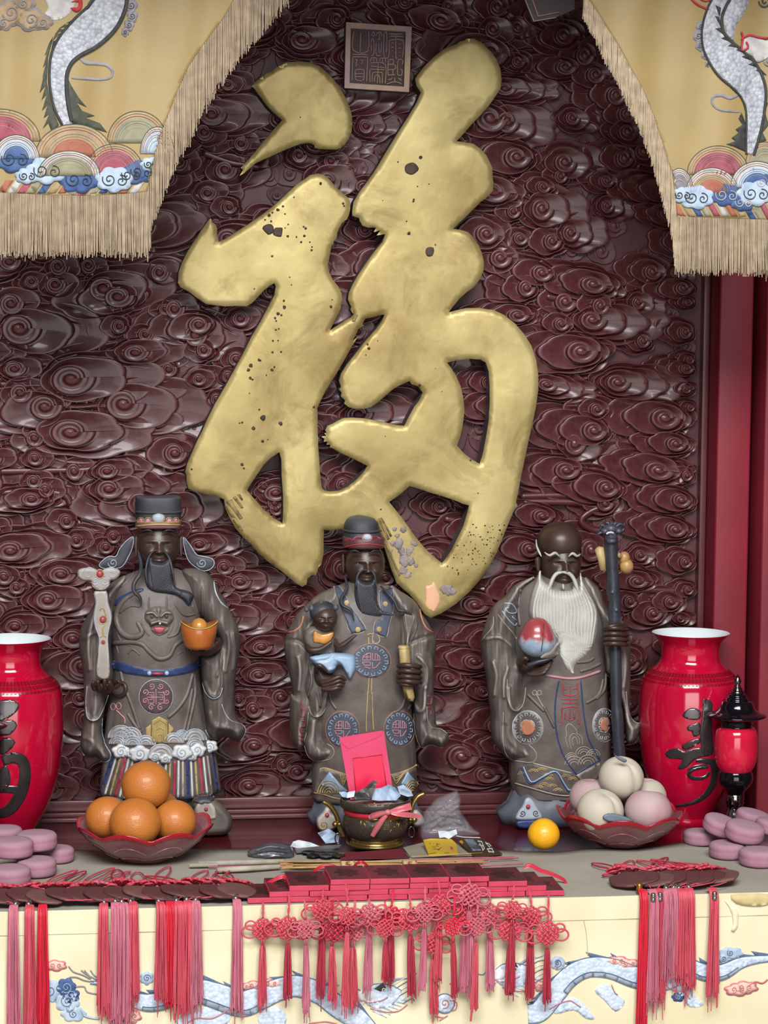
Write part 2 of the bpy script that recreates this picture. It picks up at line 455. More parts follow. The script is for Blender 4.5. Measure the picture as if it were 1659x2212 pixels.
OUT = z3([(1030, 1130), (1070, 1100), (1130, 1088), (1180, 1100), (1220, 1135), (1260, 1185), (1310, 1230), (1355, 1270), (1372, 1310), (1370, 1360), (1360, 1400), (1345, 1430), (1310, 1460), (1290, 1495), (1275, 1530), (1268, 1575), (1250, 1590), (1245, 1620), (1232, 1625), (1222, 1680), (1210, 1740), (1202, 1770), (1215, 1830), (1240, 1880), (1280, 1930), (1305, 1980), (1312, 2030), (1300, 2080)]) \
 + z5([(1190, 200), (1170, 250), (1140, 310), (1113, 360)]) + z6([(195, 205), (235, 180), (265, 158), (300, 142), (320, 120), (312, 100)]) \
 + z4([(205, 2075), (185, 2045), (192, 2025), (180, 2005), (168, 1975), (175, 1925), (200, 1870), (240, 1800), (300, 1710), (360, 1630), (410, 1570), (430, 1515), (370, 1524), (395, 1490), (350, 1500), (365, 1470), (310, 1470), (270, 1455), (250, 1420), (245, 1400), (215, 1395), (198, 1385), (198, 1350), (207, 1290), (240, 1230), (300, 1150), (370, 1050), (440, 930), (520, 800), (590, 690), (650, 590), (680, 520), (650, 475), (640, 430), (650, 405), (700, 340), (770, 270), (850, 210), (930, 180), (955, 160), (985, 155), (1000, 143), (1050, 140), (1110, 170), (1170, 230), (1215, 290), (1240, 360), (1248, 430), (1240, 490), (1210, 540), (1160, 610), (1100, 680), (1040, 740), (990, 800), (932, 862), (985, 868), (1050, 880), (1100, 915), (1140, 960), (1165, 1010), (1183, 1050), (1185, 1120), (1192, 1160), (1185, 1210), (1160, 1245), (1100, 1290), (1040, 1350), (990, 1400), (945, 1440), (908, 1478), (960, 1485), (1010, 1500), (1050, 1535), (1085, 1590), (1110, 1650), (1125, 1720), (1118, 1780), (1090, 1840), (1050, 1890), (1000, 1925), (950, 1970), (910, 2020), (875, 2065), (930, 2050), (1000, 2035), (1090, 2033)]) \
 + z6([(1170, 80), (1250, 92), (1320, 125), (1390, 180), (1450, 250), (1500, 330), (1530, 420), (1545, 520), (1545, 620), (1530, 730), (1505, 850), (1480, 960), (1455, 1080), (1430, 1200), (1410, 1310), (1397, 1368), (1409, 1392), (1385, 1420), (1350, 1500), (1310, 1600), (1270, 1700), (1220, 1790), (1160, 1880), (1090, 1960), (1000, 2040), (900, 2105), (830, 2135), (790, 2110), (750, 2050), (700, 1990), (650, 1945), (605, 1905), (565, 1800), (530, 1690), (500, 1590), (470, 1520), (440, 1495), (380, 1505), (300, 1535), (250, 1545), (180, 1555), (122, 1550), (120, 1620), (121, 1700), (105, 1780), (85, 1800)]) \
 + z5([(1040, 1950), (1030, 2000), (1020, 2030), (990, 2030), (960, 2055), (955, 2090), (925, 2110), (890, 2090), (840, 2050), (780, 2000), (740, 1975), (690, 1935), (630, 1885), (585, 1830), (520, 1770), (470, 1710), (430, 1640), (400, 1570), (392, 1512), (340, 1490), (280, 1480), (210, 1465), (150, 1440), (137, 1400), (134, 1345), (126, 1325), (140, 1270), (165, 1210), (200, 1130), (240, 1050), (280, 960), (330, 860), (400, 740), (460, 630), (520, 520), (580, 400), (640, 300), (690, 205), (735, 120), (745, 60), (735, 38), (700, 55), (660, 90), (620, 135), (580, 175), (545, 195), (480, 192), (400, 195), (330, 188), (270, 180), (210, 140), (150, 95), (95, 65), (75, 30)]) \
 + z3([(85, 1900), (88, 1830), (110, 1760), (150, 1680), (200, 1600), (260, 1510), (310, 1440), (330, 1425), (340, 1450), (365, 1470), (378, 1500), (375, 1550), (388, 1600), (440, 1575), (520, 1525), (620, 1460), (720, 1390), (820, 1310), (900, 1235), (970, 1170)])
H1 = z6([(395, 150), (460, 135), (525, 120), (505, 165), (470, 215), (420, 270), (370, 330), (320, 395), (275, 450), (235, 515), (222, 560), (235, 600), (222, 620), (240, 640), (235, 665), (262, 690), (258, 712), (285, 735), (330, 748), (385, 748), (435, 735), (480, 705), (530, 660), (590, 610), (640, 585), (690, 562), (705, 585), (750, 600), (778, 640), (755, 690), (720, 735), (690, 790), (655, 860), (600, 855), (540, 840), (470, 825), (390, 810), (310, 805), (250, 808), (215, 825), (180, 845), (145, 860), (130, 890), (140, 905), (125, 910), (138, 925), (105, 932), (125, 945), (122, 965), (145, 965), (140, 985), (165, 985), (160, 1003), (180, 1010), (230, 1040), (290, 1065), (350, 1095), (410, 1125), (390, 1160), (340, 1215), (280, 1262), (220, 1290), (160, 1295), (125, 1288), (108, 1270), (98, 1180), (90, 1080), (85, 1000), (80, 880), (80, 770), (77, 745), (130, 630), (190, 540), (260, 420), (310, 330), (345, 270), (312, 298), (335, 255), (350, 220), (388, 192), (376, 190)])
H3 = z5([(770, 1190), (782, 1240), (785, 1350), (795, 1500), (795, 1600), (790, 1675), (730, 1640), (660, 1580), (600, 1510), (548, 1450), (580, 1400), (620, 1340), (660, 1280), (710, 1230)])
H4 = z6([(940, 440), (1010, 425), (1090, 415), (1160, 420), (1195, 440), (1215, 500), (1222, 600), (1222, 720), (1215, 830), (1195, 950), (1175, 1050), (1155, 1112), (1100, 1080), (1050, 1040), (1005, 990), (1030, 920), (1045, 850), (1055, 760), (1048, 680), (1030, 600), (1000, 530), (970, 480)])
H5 = z6([(555, 1365), (600, 1335), (645, 1300), (690, 1260), (760, 1280), (830, 1305), (900, 1325), (980, 1350), (1050, 1380), (1085, 1388), (1070, 1450), (1045, 1530), (1010, 1600), (970, 1680), (930, 1740), (905, 1770), (860, 1735), (800, 1680), (740, 1610), (690, 1540), (640, 1470), (600, 1420)])
def gold_loops(): return OUT, [H1, H3, H4, H5]
# ================================================================== carved clouds of the panel
def cloud_mesh(name, ex, lob, seed, hgt=1.0, nlay=4, asp=0.42):
    rnd = random.Random(seed); NA = 84
    lay = []
    for k in range(nlay):
        u = k/(nlay-1)
        a = 1.0*(1-u)+0.27*u if nlay > 2 else (1.0, 0.3)[k]
        a = [1.0, 0.76, 0.50, 0.25][k] if nlay == 4 else ([1.0, 0.62, 0.30][k] if nlay == 3 else [1.0, 0.42][k])
        cx = ex*(1-a); b = asp*(0.30+0.70*a)*(1.0 if k else 1.05)
        nl = lob-k; ph = rnd.uniform(0, 6.28); amp = (0.075, 0.06, 0.05, 0.0)[k] if k < 4 else 0
        if k == nlay-1: amp = 0
        lay.append((cx, rnd.uniform(-0.02, 0.02)*(k > 0), a, b, nl, ph, amp))
    def bpt(k, t, th):
        cx, cy, a, b, nl, ph, amp = lay[k]
        m = 1+amp*(abs(math.sin(nl*th/2+ph))*2-1.1)
        if k == nlay-1: m = 0.62+0.55*(th/(2*PI))          # spiral eye
        x, y = cx+a*m*math.cos(th), cy+b*m*math.sin(th)
        x = x+0.10*(1 if ex > 0 else -1)*0
        return x, y
    vs, fs = [], []; rings = []
    tops = [0.34, 0.55, 0.76, 0.95] if nlay == 4 else ([0.36, 0.66, 0.92] if nlay == 3 else [0.4, 0.75])
    for k in range(nlay):
        dn = tops[k]-0.19
        if k < nlay-1:
            ins = [(0.0, (tops[k-1]-0.19) if k else 0.0), (0.035, tops[k]*0.9 if k == 0 else tops[k]-0.04), (0.10, tops[k]), (0.22, tops[k]-0.02), (0.5, tops[k]-0.08), (0.85, dn), (0.985, dn-0.03)]
        else:
            ins = [(0.0, tops[k-1]-0.19), (0.05, tops[k]-0.06), (0.16, tops[k]), (0.34, tops[k]-0.10), (0.52, tops[k]-0.12), (0.62, tops[k]+0.02), (0.8, tops[k]+0.12), (1.0, tops[k]+0.16)]
        for t, h in ins: rings.append((k, t, h))
    for k, t, h in rings:
        for i in range(NA+1):
            th = 2*PI*i/NA
            x0, y0 = bpt(k, 0, th)
            if k < nlay-1: x1, y1 = bpt(k+1, 0, th)
            else: x1, y1 = lay[-1][0], lay[-1][1]
            vs.append(((x0+(x1-x0)*t), -h*hgt, (y0+(y1-y0)*t)))
    n = NA+1
    for r in range(len(rings)-1):
        for i in range(NA): fs.append((r*n+i, r*n+i+1, (r+1)*n+i+1, (r+1)*n+i))
    me = bpy.data.meshes.new(name); me.from_pydata(vs, [], fs)
    me.polygons.foreach_set('use_smooth', [True]*len(me.polygons)); me.materials.append(M_LACQ); me.update()
    return me
BIG = [cloud_mesh('carved_cloud', s*e, l, sd, asp=a) for s in (-1, 1) for e, l, sd, a in ((0.62, 7, 1, 0.40), (0.45, 8, 2, 0.36), (0.75, 6, 3, 0.44))]
SML = [cloud_mesh('carved_cloud', s*e, l, sd, nlay=3, asp=a) for s in (-1, 1) for e, l, sd, a in ((0.55, 6, 11, 0.62), (0.35, 5, 12, 0.55))]
CURL = [cloud_mesh('carved_curl', s*e, l, sd, nlay=2, asp=a, hgt=0.6) for s in (-1, 1) for e, l, sd, a in ((0.3, 4, 21, 0.75), (0.1, 3, 22, 0.85))]
for me in CURL: me.materials[0] = M_LACQ_LOW
def carve(me, px, py, hw, ang, relief, Y):
    p = W(px, py, Y)
    o = bpy.data.objects.new(me.name.split('.')[0], me); COL.objects.link(o); o.parent = wall_back
    s = hw*mpp(0.0)
    sy = relief/s
    o.location = p-LOC[wall_back.name]; o.scale = (s, relief, s); o.rotation_euler = (0, ang, 0)
    return o
rc = random.Random(21)
zl, zr = Zf(0, 560, 3.95), Zf(1120, 760, 3.95)
zq = Zf(0, 0, 1)
known = zl([(1190, 230, 96), (540, 205, 50), (760, 340, 90), (180, 365, 60), (545, 610, 116), (1465, 590, 70), (1300, 780, 78), (950, 1000, 128), (640, 1185, 50), (1430, 1240, 118), (70, 1285, 96), (850, 1460, 128), (190, 1530, 46), (90, 1680, 62), (1405, 1645, 58), (1080, 1780, 64), (1150, 1940, 84), (345, 1875, 42), (900, 2080, 92), (35, 640, 40), (590, 65, 44), (1590, 405, 50)]) \
  + zr([(1280, 130, 92), (330, 290, 62), (1010, 270, 76), (1430, 300, 42), (975, 545, 112), (1400, 470, 52), (380, 640, 78), (1150, 760, 96), (1000, 970, 104), (1440, 1000, 34), (500, 1120, 74), (1180, 1235, 96), (1150, 1480, 108), (180, 1000, 80)]) \
  + zq([(585, 1690, 76), (590, 1450, 70), (600, 1580, 84), (1010, 1665, 80), (1060, 1560, 70), (985, 1420, 74), (80, 1345, 70), (70, 1180, 96), (540, 1330, 84), (560, 1250, 66), (1330, 1420, 50), (1340, 1250, 66), (1240, 1180, 60)])
placed = []
def blocked(px, py):
    return (py < 430 and px < 330-0.0*py) or (px > 1480 and py < 470) or (py < 250 and px > 1480-0.2*py and px > 1400) or (py < 300 and px < 420-0.35*py)
for px, py, hw in known: placed.append((px, py, hw))
for k_ in range(18): placed.append((1466+10*math.sin(k_*2.3), 590+k_*62, 40+6*math.sin(k_*1.7)))
for k_ in range(8): placed.append((1400-k_*34, 330-k_*42, 50))
tries = 0
while tries < 16000:
    tries += 1
    px, py = rc.uniform(-40, 1500), rc.uniform(-20, 1722)
    if blocked(px, py): continue
    hw = rc.choice((58, 66, 84, 100, 46, 40, 36))
    if px+hw*0.9 > 1508: continue
    if py+hw*0.42 > 1722: continue
    ok = True
    for qx, qy, qh in placed:
        if ((px-qx)/(0.60*(hw+qh)))**2+((py-qy)/(0.31*(hw+qh)))**2 < 1.0: ok = False; break
    if ok: placed.append((px, py, hw))
Pq = np.array([p[:2] for p in placed])
# clouds wholly behind the gold strokes or the statues are left out
OUTQ, HQ = gold_loops()
hid = inside(Pq, OUTQ)
for h in HQ: hid &= ~inside(Pq, h)
dq = np.minimum(poly_dist(Pq, OUTQ, True), np.min([poly_dist(Pq, h, True) for h in HQ], 0))
keep_ = [not ((hid[i] and dq[i] > placed[i][2]*0.55) or any(abs(placed[i][0]-sx_) < 90-placed[i][2]*0.3 and placed[i][1] > 1290 for sx_ in (340, 783, 1208))) for i in range(len(placed))]
print('clouds', len(placed), sum(keep_)); placed = [p for p, k_ in zip(placed, keep_) if k_][:320]
for i, (px, py, hw) in enumerate(placed):
    right = px > 830
    side = (1 if right else 0)
    if rc.random() < 0.25: side = 1-side
    if hw >= 62: me = BIG[side*3+rc.randrange(3)]
    else: me = SML[side*2+rc.randrange(2)]
    hw2 = min(hw*1.42, (1506-px)*0.98) if px+hw > 1380 else hw*1.42
    carve(me, px, py, hw2, rc.uniform(-0.10, 0.10)+(0.07 if right else -0.07), 0.020+0.00009*hw2, -0.001-0.008*((i*7) % 9)/8)
# low curls that fill the ground between the clouds
n = 0
for i in range(4000):
    px, py = rc.uniform(-30, 1490), rc.uniform(0, 1715)
    if blocked(px, py): continue
    hw = rc.choice((20, 26, 32))
    if all(((px-q[0])/(0.62*q[2]+hw*0.8))**2+((py-q[1])/(0.30*q[2]+hw*0.7))**2 > 1 for q in placed):
        carve(CURL[rc.randrange(4)], px, py, hw*1.25, rc.uniform(-0.5, 0.5), 0.014, -0.0005); placed.append((px, py, hw*0.9)); n += 1
        if n > 250: break
# long flowing bands between the clouds
bands = [[(0, 812), (70, 812), (130, 805), (146, 780), (150, 760)], [(0, 790), (40, 786), (110, 786), (140, 778)], [(0, 830), (70, 832), (118, 834)], [(0, 1018), (120, 1016), (200, 1012), (236, 980), (240, 960)],
         [(0, 1064), (90, 1062), (140, 1070), (152, 1090)], [(0, 625), (100, 628), (95, 622)], [(1125, 1072), (1220, 1070), (1290, 1074), (1310, 1090), (1275, 1105), (1255, 1125), (1275, 1142), (1300, 1148)],
         [(1130, 1084), (1240, 1085), (1268, 1092)], [(1330, 1285), (1400, 1275), (1480, 1278)], [(1180, 640), (1260, 655), (1330, 648)], [(960, 1120), (1000, 1128)], [(440, 330), (500, 352), (560, 360)], [(560, 1540), (640, 1520)], [(930, 1480), (1000, 1470), (1040, 1480)]]
for b in bands:
    P = [W(x, y, -0.012) for x, y in resample(smooth(b, 5), 8)]
    v, f = tube(P, [0.0075]*len(P), 10, flat=1.0)
    mk('carved_band', v, f, M_LACQ, wall_back)
# ================================================================== golden character
M_GOLD = mat('worn_gold_leaf', 'c0b27c', 'a2935e', 7, rough=0.42, metal=0.45, bump=0.12, bscale=30, mixpow=(0.42, 0.72))
M_GOLD_SIDE = mat('dark_plate_side', '4a4044', '352c30', 10, rough=0.6)
M_CHIP = mat('bare_dark_patch', '2c2220', '4a3a28', 60, rough=0.7)
M_TARN = mat('tarnish_patch', '86714a', '6f6150', 50, rough=0.5, metal=0.35)
M_STREAK = mat('dry_brush_streak', '8d7a4c', '5f5138', 80, rough=0.55, metal=0.3)
# uneven gold: a second, larger tarnish and a paler rubbed tone
nt = M_GOLD.node_tree; N = nt.nodes; L = nt.links
crn = [x for x in N if x.type == 'VALTORGB'][0]; bs = N['Principled BSDF']
n2 = N.new('ShaderNodeTexNoise'); n2.inputs['Scale'].default_value = 2.6; n2.inputs['Detail'].default_value = 6; n2.inputs['Roughness'].default_value = 0.62
tc = [x for x in N if x.type == 'TEX_COORD'][0]; L.new(tc.outputs['Object'], n2.inputs['Vector'])
r2 = N.new('ShaderNodeValToRGB'); r2.color_ramp.elements[0].position = 0.36; r2.color_ramp.elements[1].position = 0.66
r2.color_ramp.elements[0].color = (0.52, 0.45, 0.36, 1); r2.color_ramp.elements[1].color = (1.0, 1.0, 1.0, 1)
L.new(n2.outputs[0], r2.inputs[0])
mx = N.new('ShaderNodeMix'); mx.data_type = 'RGBA'; mx.blend_type = 'MULTIPLY'; mx.inputs[0].default_value = 1.0
L.new(crn.outputs[0], mx.inputs[6]); L.new(r2.outputs[0], mx.inputs[7]); n3 = N.new('ShaderNodeTexNoise'); n3.inputs['Scale'].default_value = 8.0; n3.inputs['Detail'].default_value = 11; n3.inputs['Roughness'].default_value = 0.68; n3.inputs['Distortion'].default_value = 1.2
L.new(tc.outputs['Object'], n3.inputs['Vector'])
r3 = N.new('ShaderNodeValToRGB'); r3.color_ramp.elements[0].position = 0.50; r3.color_ramp.elements[1].position = 0.70
r3.color_ramp.elements[0].color = (1, 1, 1, 1); r3.color_ramp.elements[1].color = (0.42, 0.34, 0.24, 1); L.new(n3.outputs[0], r3.inputs[0])
mx3 = N.new('ShaderNodeMix'); mx3.data_type = 'RGBA'; mx3.blend_type = 'MULTIPLY'; mx3.inputs[0].default_value = 0.6
L.new(mx.outputs[2], mx3.inputs[6]); L.new(r3.outputs[0], mx3.inputs[7]); L.new(mx3.outputs[2], bs.inputs['Base Color'])
n4 = N.new('ShaderNodeTexNoise'); n4.inputs['Scale'].default_value = 6.0; n4.inputs['Detail'].default_value = 5; L.new(tc.outputs['Object'], n4.inputs['Vector'])
bp4 = N.new('ShaderNodeBump'); bp4.inputs['Strength'].default_value = 0.35; bp4.inputs['Distance'].default_value = 0.012; L.new(n4.outputs[0], bp4.inputs['Height']); L.new(bp4.outputs[0], bs.inputs['Normal'])
rr = N.new('ShaderNodeMapRange'); rr.inputs[3].default_value = 0.36; rr.inputs[4].default_value = 0.56; L.new(n2.outputs[0], rr.inputs[0]); L.new(rr.outputs[0], bs.inputs['Roughness'])
YG = -0.071
def gold_plate(name, poly, holes, parent):
    V, tri, d = cdt(poly, 7.0, holes)
    t = np.clip(d/8.0, 0, 1); H = 0.006*(1-(1-t)**2)**0.5
    t2 = np.clip((d-8)/60.0, 0, 1); H += 0.002*t2*(2-t2)
    n = len(V); vs = [W(V[i, 0], V[i, 1], YG+0.006-H[i]) for i in range(n)]
    fs = [f for f in tri]; a, b, c = [vs[k] for k in fs[0]]
    if (b-a).cross(c-a).dot(a-CAM) > 0: fs = [tuple(reversed(f)) for f in fs]
    o = mk(name, vs, fs, M_GOLD, parent)
    cnt = set()
    for f in fs:
        for i in range(3): cnt.add((f[i], f[(i+1) % 3]))
    sv, sf = [], []
    for a, b in cnt:
        if (b, a) in cnt: continue
        k = len(sv); pa, pb = vs[a], vs[b]
        sv += [pa, pb, Vector((pb.x, -0.024, pb.z)), Vector((pa.x, -0.024, pa.z))]; sf.append((k+1, k, k+3, k+2))
    mk('plate_side', sv, sf, M_GOLD_SIDE, o, flat=True)
    return o
fu = thing('gold_character', 'large golden calligraphy character mounted on the carved maroon panel', 'wall sign', (0.0, -0.03, W(830, 1330, -0.03).z))
g1 = gold_plate('dot_stroke', DOT, [], fu)
g2 = gold_plate('joined_strokes', OUT, [H1, H3, H4, H5], fu)
SG = Surf([g1, g2])
def blob(cx, cy, r, rnd, n=9, j=0.3, sy=1.0): return [(cx+r*(1+rnd.uniform(-j, j))*math.cos(2*PI*k/n), cy+sy*r*(1+rnd.uniform(-j, j))*math.sin(2*PI*k/n)) for k in range(n)]
chips = z3([(760, 1500, 38), (832, 1526, 38), (905, 1555, 9), (970, 1562, 7), (1005, 1600, 8), (1028, 1553, 10), (1038, 1498, 10), (1022, 1485, 7), (1070, 1600, 6), (1085, 1637, 6), (1150, 1163, 10), (1082, 1660, 8), (998, 668, 5), (765, 1400, 13), (790, 1380, 8), (830, 1360, 12), (868, 1333, 8), (735, 1433, 7), (780, 1445, 8), (1318, 1312, 9), (1325, 1330, 7), (788, 1705, 8), (883, 1390, 6), (907, 1468, 6), (885, 1495, 5), (950, 1265, 6), (918, 1862, 5), (932, 1920, 5), (655, 1950, 6), (1228, 2085, 9)]) \
  + z5([(800, 157, 9), (804, 200, 14), (783, 255, 9), (760, 245, 12), (740, 275, 10), (748, 295, 7), (745, 355, 8), (765, 348, 7), (725, 430, 7), (760, 428, 6), (722, 508, 9), (780, 505, 8), (630, 560, 10), (575, 600, 14), (558, 630, 12), (640, 565, 8), (720, 628, 12), (735, 610, 8), (570, 685, 11), (585, 695, 8), (658, 955, 20), (593, 1027, 14), (778, 994, 15), (655, 1116, 11), (632, 900, 7), (515, 988, 8), (498, 992, 6), (515, 1275, 12), (527, 1300, 8), (1005, 882, 8), (170, 1306, 8), (1120, 195, 9), (1130, 150, 5), (690, 1105, 5), (565, 788, 5), (680, 665, 6)]) \
  + z4([(615, 1055, 48), (678, 975, 13), (630, 1272, 8), (628, 1285, 8), (738, 1163, 5), (596, 1510, 13), (742, 1640, 36), (782, 1590, 6), (580, 1425, 6), (520, 1008, 6), (412, 1278, 4), (657, 1180, 5)]) \
  + z6([(412, 318, 9), (420, 347, 10), (757, 590, 9), (500, 1415, 7), (1096, 1088, 7), (863, 480, 4), (905, 632, 4), (530, 930, 4), (1145, 1307, 5), (400, 390, 5), (480, 295, 4)])
rk = random.Random(5)
for x, y, r in chips:
    s = 3.2
    v, f = patch(SG, blob(x, y, r/s*0.95, rk, 8, 0.2), 0.0006, 4, 2)
    mk('paint_chip', v, f, M_CHIP, g2 if SG else fu)
tarn = z6([(620, 1640, 34), (655, 1740, 48), (690, 1690, 28), (650, 1820, 30), (640, 1690, 26), (590, 1545, 16), (650, 1550, 22), (720, 1640, 20), (700, 1760, 24), (560, 1690, 16), (610, 1590, 16), (940, 1950, 40), (975, 1965, 26), (680, 1850, 22), (735, 1790, 14), (580, 1640, 18)])
M_TARN2 = mat('slate_grey_stain', '6e6468', '8a7f7c', 60, rough=0.6)
for x, y, r in tarn:
    v, f = patch(SG, blob(x, y, r/3.07, rk, 13, 0.38), 0.0005, 5, 2); mk('grey_stain', v, f, M_TARN2, g2)
v, f = patch(SG, blob(*z6([(835, 1985)])[0], 17, rk, 11, 0.3, 1.8), 0.0005, 5, 2); mk('pink_stain', v, f, mat('pink_stain', 'd8a08c', 'c9a478', 40, rough=0.5, metal=0.2), g2)
for i in range(120):
    q = z6([(rk.uniform(930, 1330), rk.uniform(1500, 1850))])[0]
    if SG.at(*q) is None: continue
    v, f = patch(SG, blob(q[0], q[1], rk.uniform(0.7, 2.1), rk, 6, 0.3), 0.0004, 4, 0); mk('paint_speck', v, f, M_CHIP, g2)
streaks = z5([(478, 1478, 0), ]) and [z5(s) for s in (
    [(405, 1530), (445, 1512), (468, 1560), (520, 1640), (500, 1650), (440, 1570)], [(450, 1500), (470, 1490), (525, 1570), (510, 1575)], [(480, 1480), (500, 1475), (522, 1512), (512, 1522)],
    [(470, 1640), (505, 1690), (523, 1728), (505, 1725), (440, 1640)], [(515, 1775), (540, 1775), (585, 1815), (578, 1832)], [(400, 1560), (420, 1560), (470, 1640), (440, 1630)],
    [(630, 1885), (640, 1883), (750, 1972), (740, 1978)], [(1150, 660), (1170, 680), (1135, 708), (1125, 700)], [(1095, 785), (1102, 790), (1062, 832), (1055, 825)], [(1026, 915), (1037, 930), (1034, 1150), (1024, 1130)], [(1275, 260), (1308, 252), (1285, 300), (1264, 300)])] \
  + [z6(s) for s in ([(455, 1485), (475, 1480), (530, 1610), (520, 1630)], [(480, 1475), (495, 1470), (560, 1610), (545, 1620)], [(498, 1470), (508, 1468), (575, 1590), (562, 1600)], [(525, 1640), (545, 1650), (630, 1850), (620, 1862)], [(525, 1700), (535, 1710), (610, 1890), (600, 1900)], [(858, 1308), (880, 1305), (905, 1330), (892, 1335)])]
for s in streaks:
    v, f = patch(SG, s, 0.0007, 4, 0); mk('dry_brush_streak', v, f, M_STREAK, g2)
# ================================================================== seal plaque
M_SEAL = mat('old_bronze_seal', '85707a', '9b866a', 16, rough=0.5, metal=0.35, bump=0.2, bscale=80)
M_SEALG = mat('seal_ground', '4a3238', '3c282c', 20, rough=0.6)
zs = Zf(730, 30, 9.2167)
seal = thing('seal_plaque', 'square bronze seal plaque with raised seal script above the gold character', 'plaque', W(816, 190, -0.03))
YS_ = -0.07
q4 = zs([(165, 165), (1470, 255), (1415, 1555), (130, 1475)]); qi = zs([(255, 285), (1350, 355), (1315, 1450), (232, 1375)])
def quadpt(q, u, v, Y):
    a = np.array(q[0])*(1-u)+np.array(q[1])*u; b = np.array(q[3])*(1-u)+np.array(q[2])*u; p = a*(1-v)+b*v
    return W(p[0], p[1], Y)
mb = MB().add(slab([W(x, y, YS_+0.012) for x, y in q4], 0.03, (0, 1, 0))); mb.build('ground_plate', M_SEALG, seal, flat=True)
for i in range(4):
    j = (i+1) % 4
    mk('border', *slab([W(*q4[i], YS_), W(*q4[j], YS_), W(*qi[j], YS_), W(*qi[i], YS_)], 0.0125, (0, 1, 0)), M_SEAL, seal, flat=True)
strokes = [[(315, 350), (300, 720), (590, 745), (610, 350)], [(455, 370), (440, 790)], [(290, 805), (590, 810)],
 [(280, 1330), (295, 880), (330, 855), (560, 860), (590, 890), (570, 1350)], [(340, 920), (390, 910), (350, 1000), (385, 990), (350, 1050)], [(440, 920), (510, 925)], [(475, 925), (490, 1000)], [(450, 990), (510, 985)],
 [(345, 1130), (380, 1105), (490, 1110), (520, 1140), (515, 1280), (480, 1330), (390, 1325), (345, 1280), (345, 1130)], [(350, 1190), (515, 1190)], [(350, 1250), (515, 1250)], [(390, 1325), (380, 1345)], [(475, 1325), (480, 1350)],
 [(670, 430), (690, 360), (725, 375), (720, 430), (680, 440)], [(660, 560), (680, 480), (715, 560), (715, 800), (660, 830)], [(660, 600), (665, 740)], [(750, 430), (790, 370), (850, 365), (880, 440)], [(820, 380), (825, 500), (780, 500)], [(760, 570), (755, 790), (790, 830), (850, 830)], [(810, 560), (815, 760)], [(865, 560), (860, 720), (820, 780)],
 [(910, 420), (930, 370), (970, 390), (965, 720), (940, 760)], [(915, 420), (910, 830), (1010, 855), (1020, 520)], [(1020, 395), (1280, 400)], [(1040, 440), (1300, 450)], [(1150, 400), (1155, 860), (1180, 870)], [(1030, 520), (1300, 530), (1285, 870)], [(1060, 570), (1110, 580)], [(1050, 660), (1110, 665)], [(1070, 740), (1100, 720)], [(1070, 840), (1095, 855)], [(1220, 600), (1260, 600)], [(1210, 680), (1260, 680)], [(1220, 770), (1245, 760)], [(1225, 830), (1240, 840)],
 [(650, 960), (660, 880), (720, 870), (770, 890), (770, 960)], [(710, 870), (710, 955)], [(830, 970), (840, 890), (890, 880), (945, 900), (945, 970)], [(885, 885), (885, 970)],
 [(650, 980), (940, 1000), (940, 1390)], [(800, 970), (795, 1200), (780, 1390)], [(650, 1040), (790, 1050)], [(810, 1060), (930, 1070)], [(640, 1360), (635, 1120), (660, 1105), (930, 1110)], [(680, 1360), (685, 1200), (720, 1165), (860, 1165), (885, 1200), (880, 1390)], [(725, 1360), (735, 1250), (790, 1205), (825, 1250), (840, 1390)],
 [(1000, 920), (1090, 900), (1100, 990), (1010, 1000)], [(1000, 920), (995, 1190), (1030, 1215), (1140, 1210)], [(1000, 1010), (1120, 1010), (1150, 1060), (1120, 1105), (1000, 1110)], [(1090, 1110), (1095, 1200)], [(1280, 1010), (1295, 930), (1250, 905), (1195, 930), (1185, 1190), (1215, 1220), (1270, 1215), (1280, 1120), (1240, 1110)],
 [(1000, 1310), (1060, 1300), (1080, 1270)], [(1130, 1270), (1130, 1350)], [(1200, 1280), (1275, 1330)], [(970, 1400), (1060, 1365), (1130, 1355), (1200, 1365), (1270, 1400)]]
for s in strokes:
    P = [W(x, y, YS_+0.011) for x, y in resample(smooth(zs(s), 3) if len(s) > 2 else zs(s), 2.5)]
    mk('seal_stroke', *tube(P, 0.0014, 6), M_SEAL, seal)
# corner of a hanging plaque at the top
cp = thing('hanging_plaque', 'dark framed plaque corner showing beside the right curtain at the top', 'plaque', W(1170, 20, -0.2))
zc = Zf(1100, 0, 2.968)
pl = zc([(60, -120), (158, 136), (300, 112), (420, 60), (420, -120)])
mk('board', *slab([W(x, y, -0.30) for x, y in pl], 0.02, (0, 1, 0)), mat('plaque_black', '241a1c', rough=0.5), cp, flat=True)
for off, m, wd in ((0, mat('plaque_edge', '8d8a88', rough=0.5), 1.3), (1, mat('plaque_inner', '7d5f58', rough=0.5), 2.6)):
    pp = zc([(62, -100), (158, 136), (300, 112)] if off == 0 else [(115, -100), (185, 104), (320, 78)])
    mk('frame_edge' if off == 0 else 'inner_border', *tube([W(x, y, -0.301) for x, y in pp], wd*0.0008, 6), m, cp)
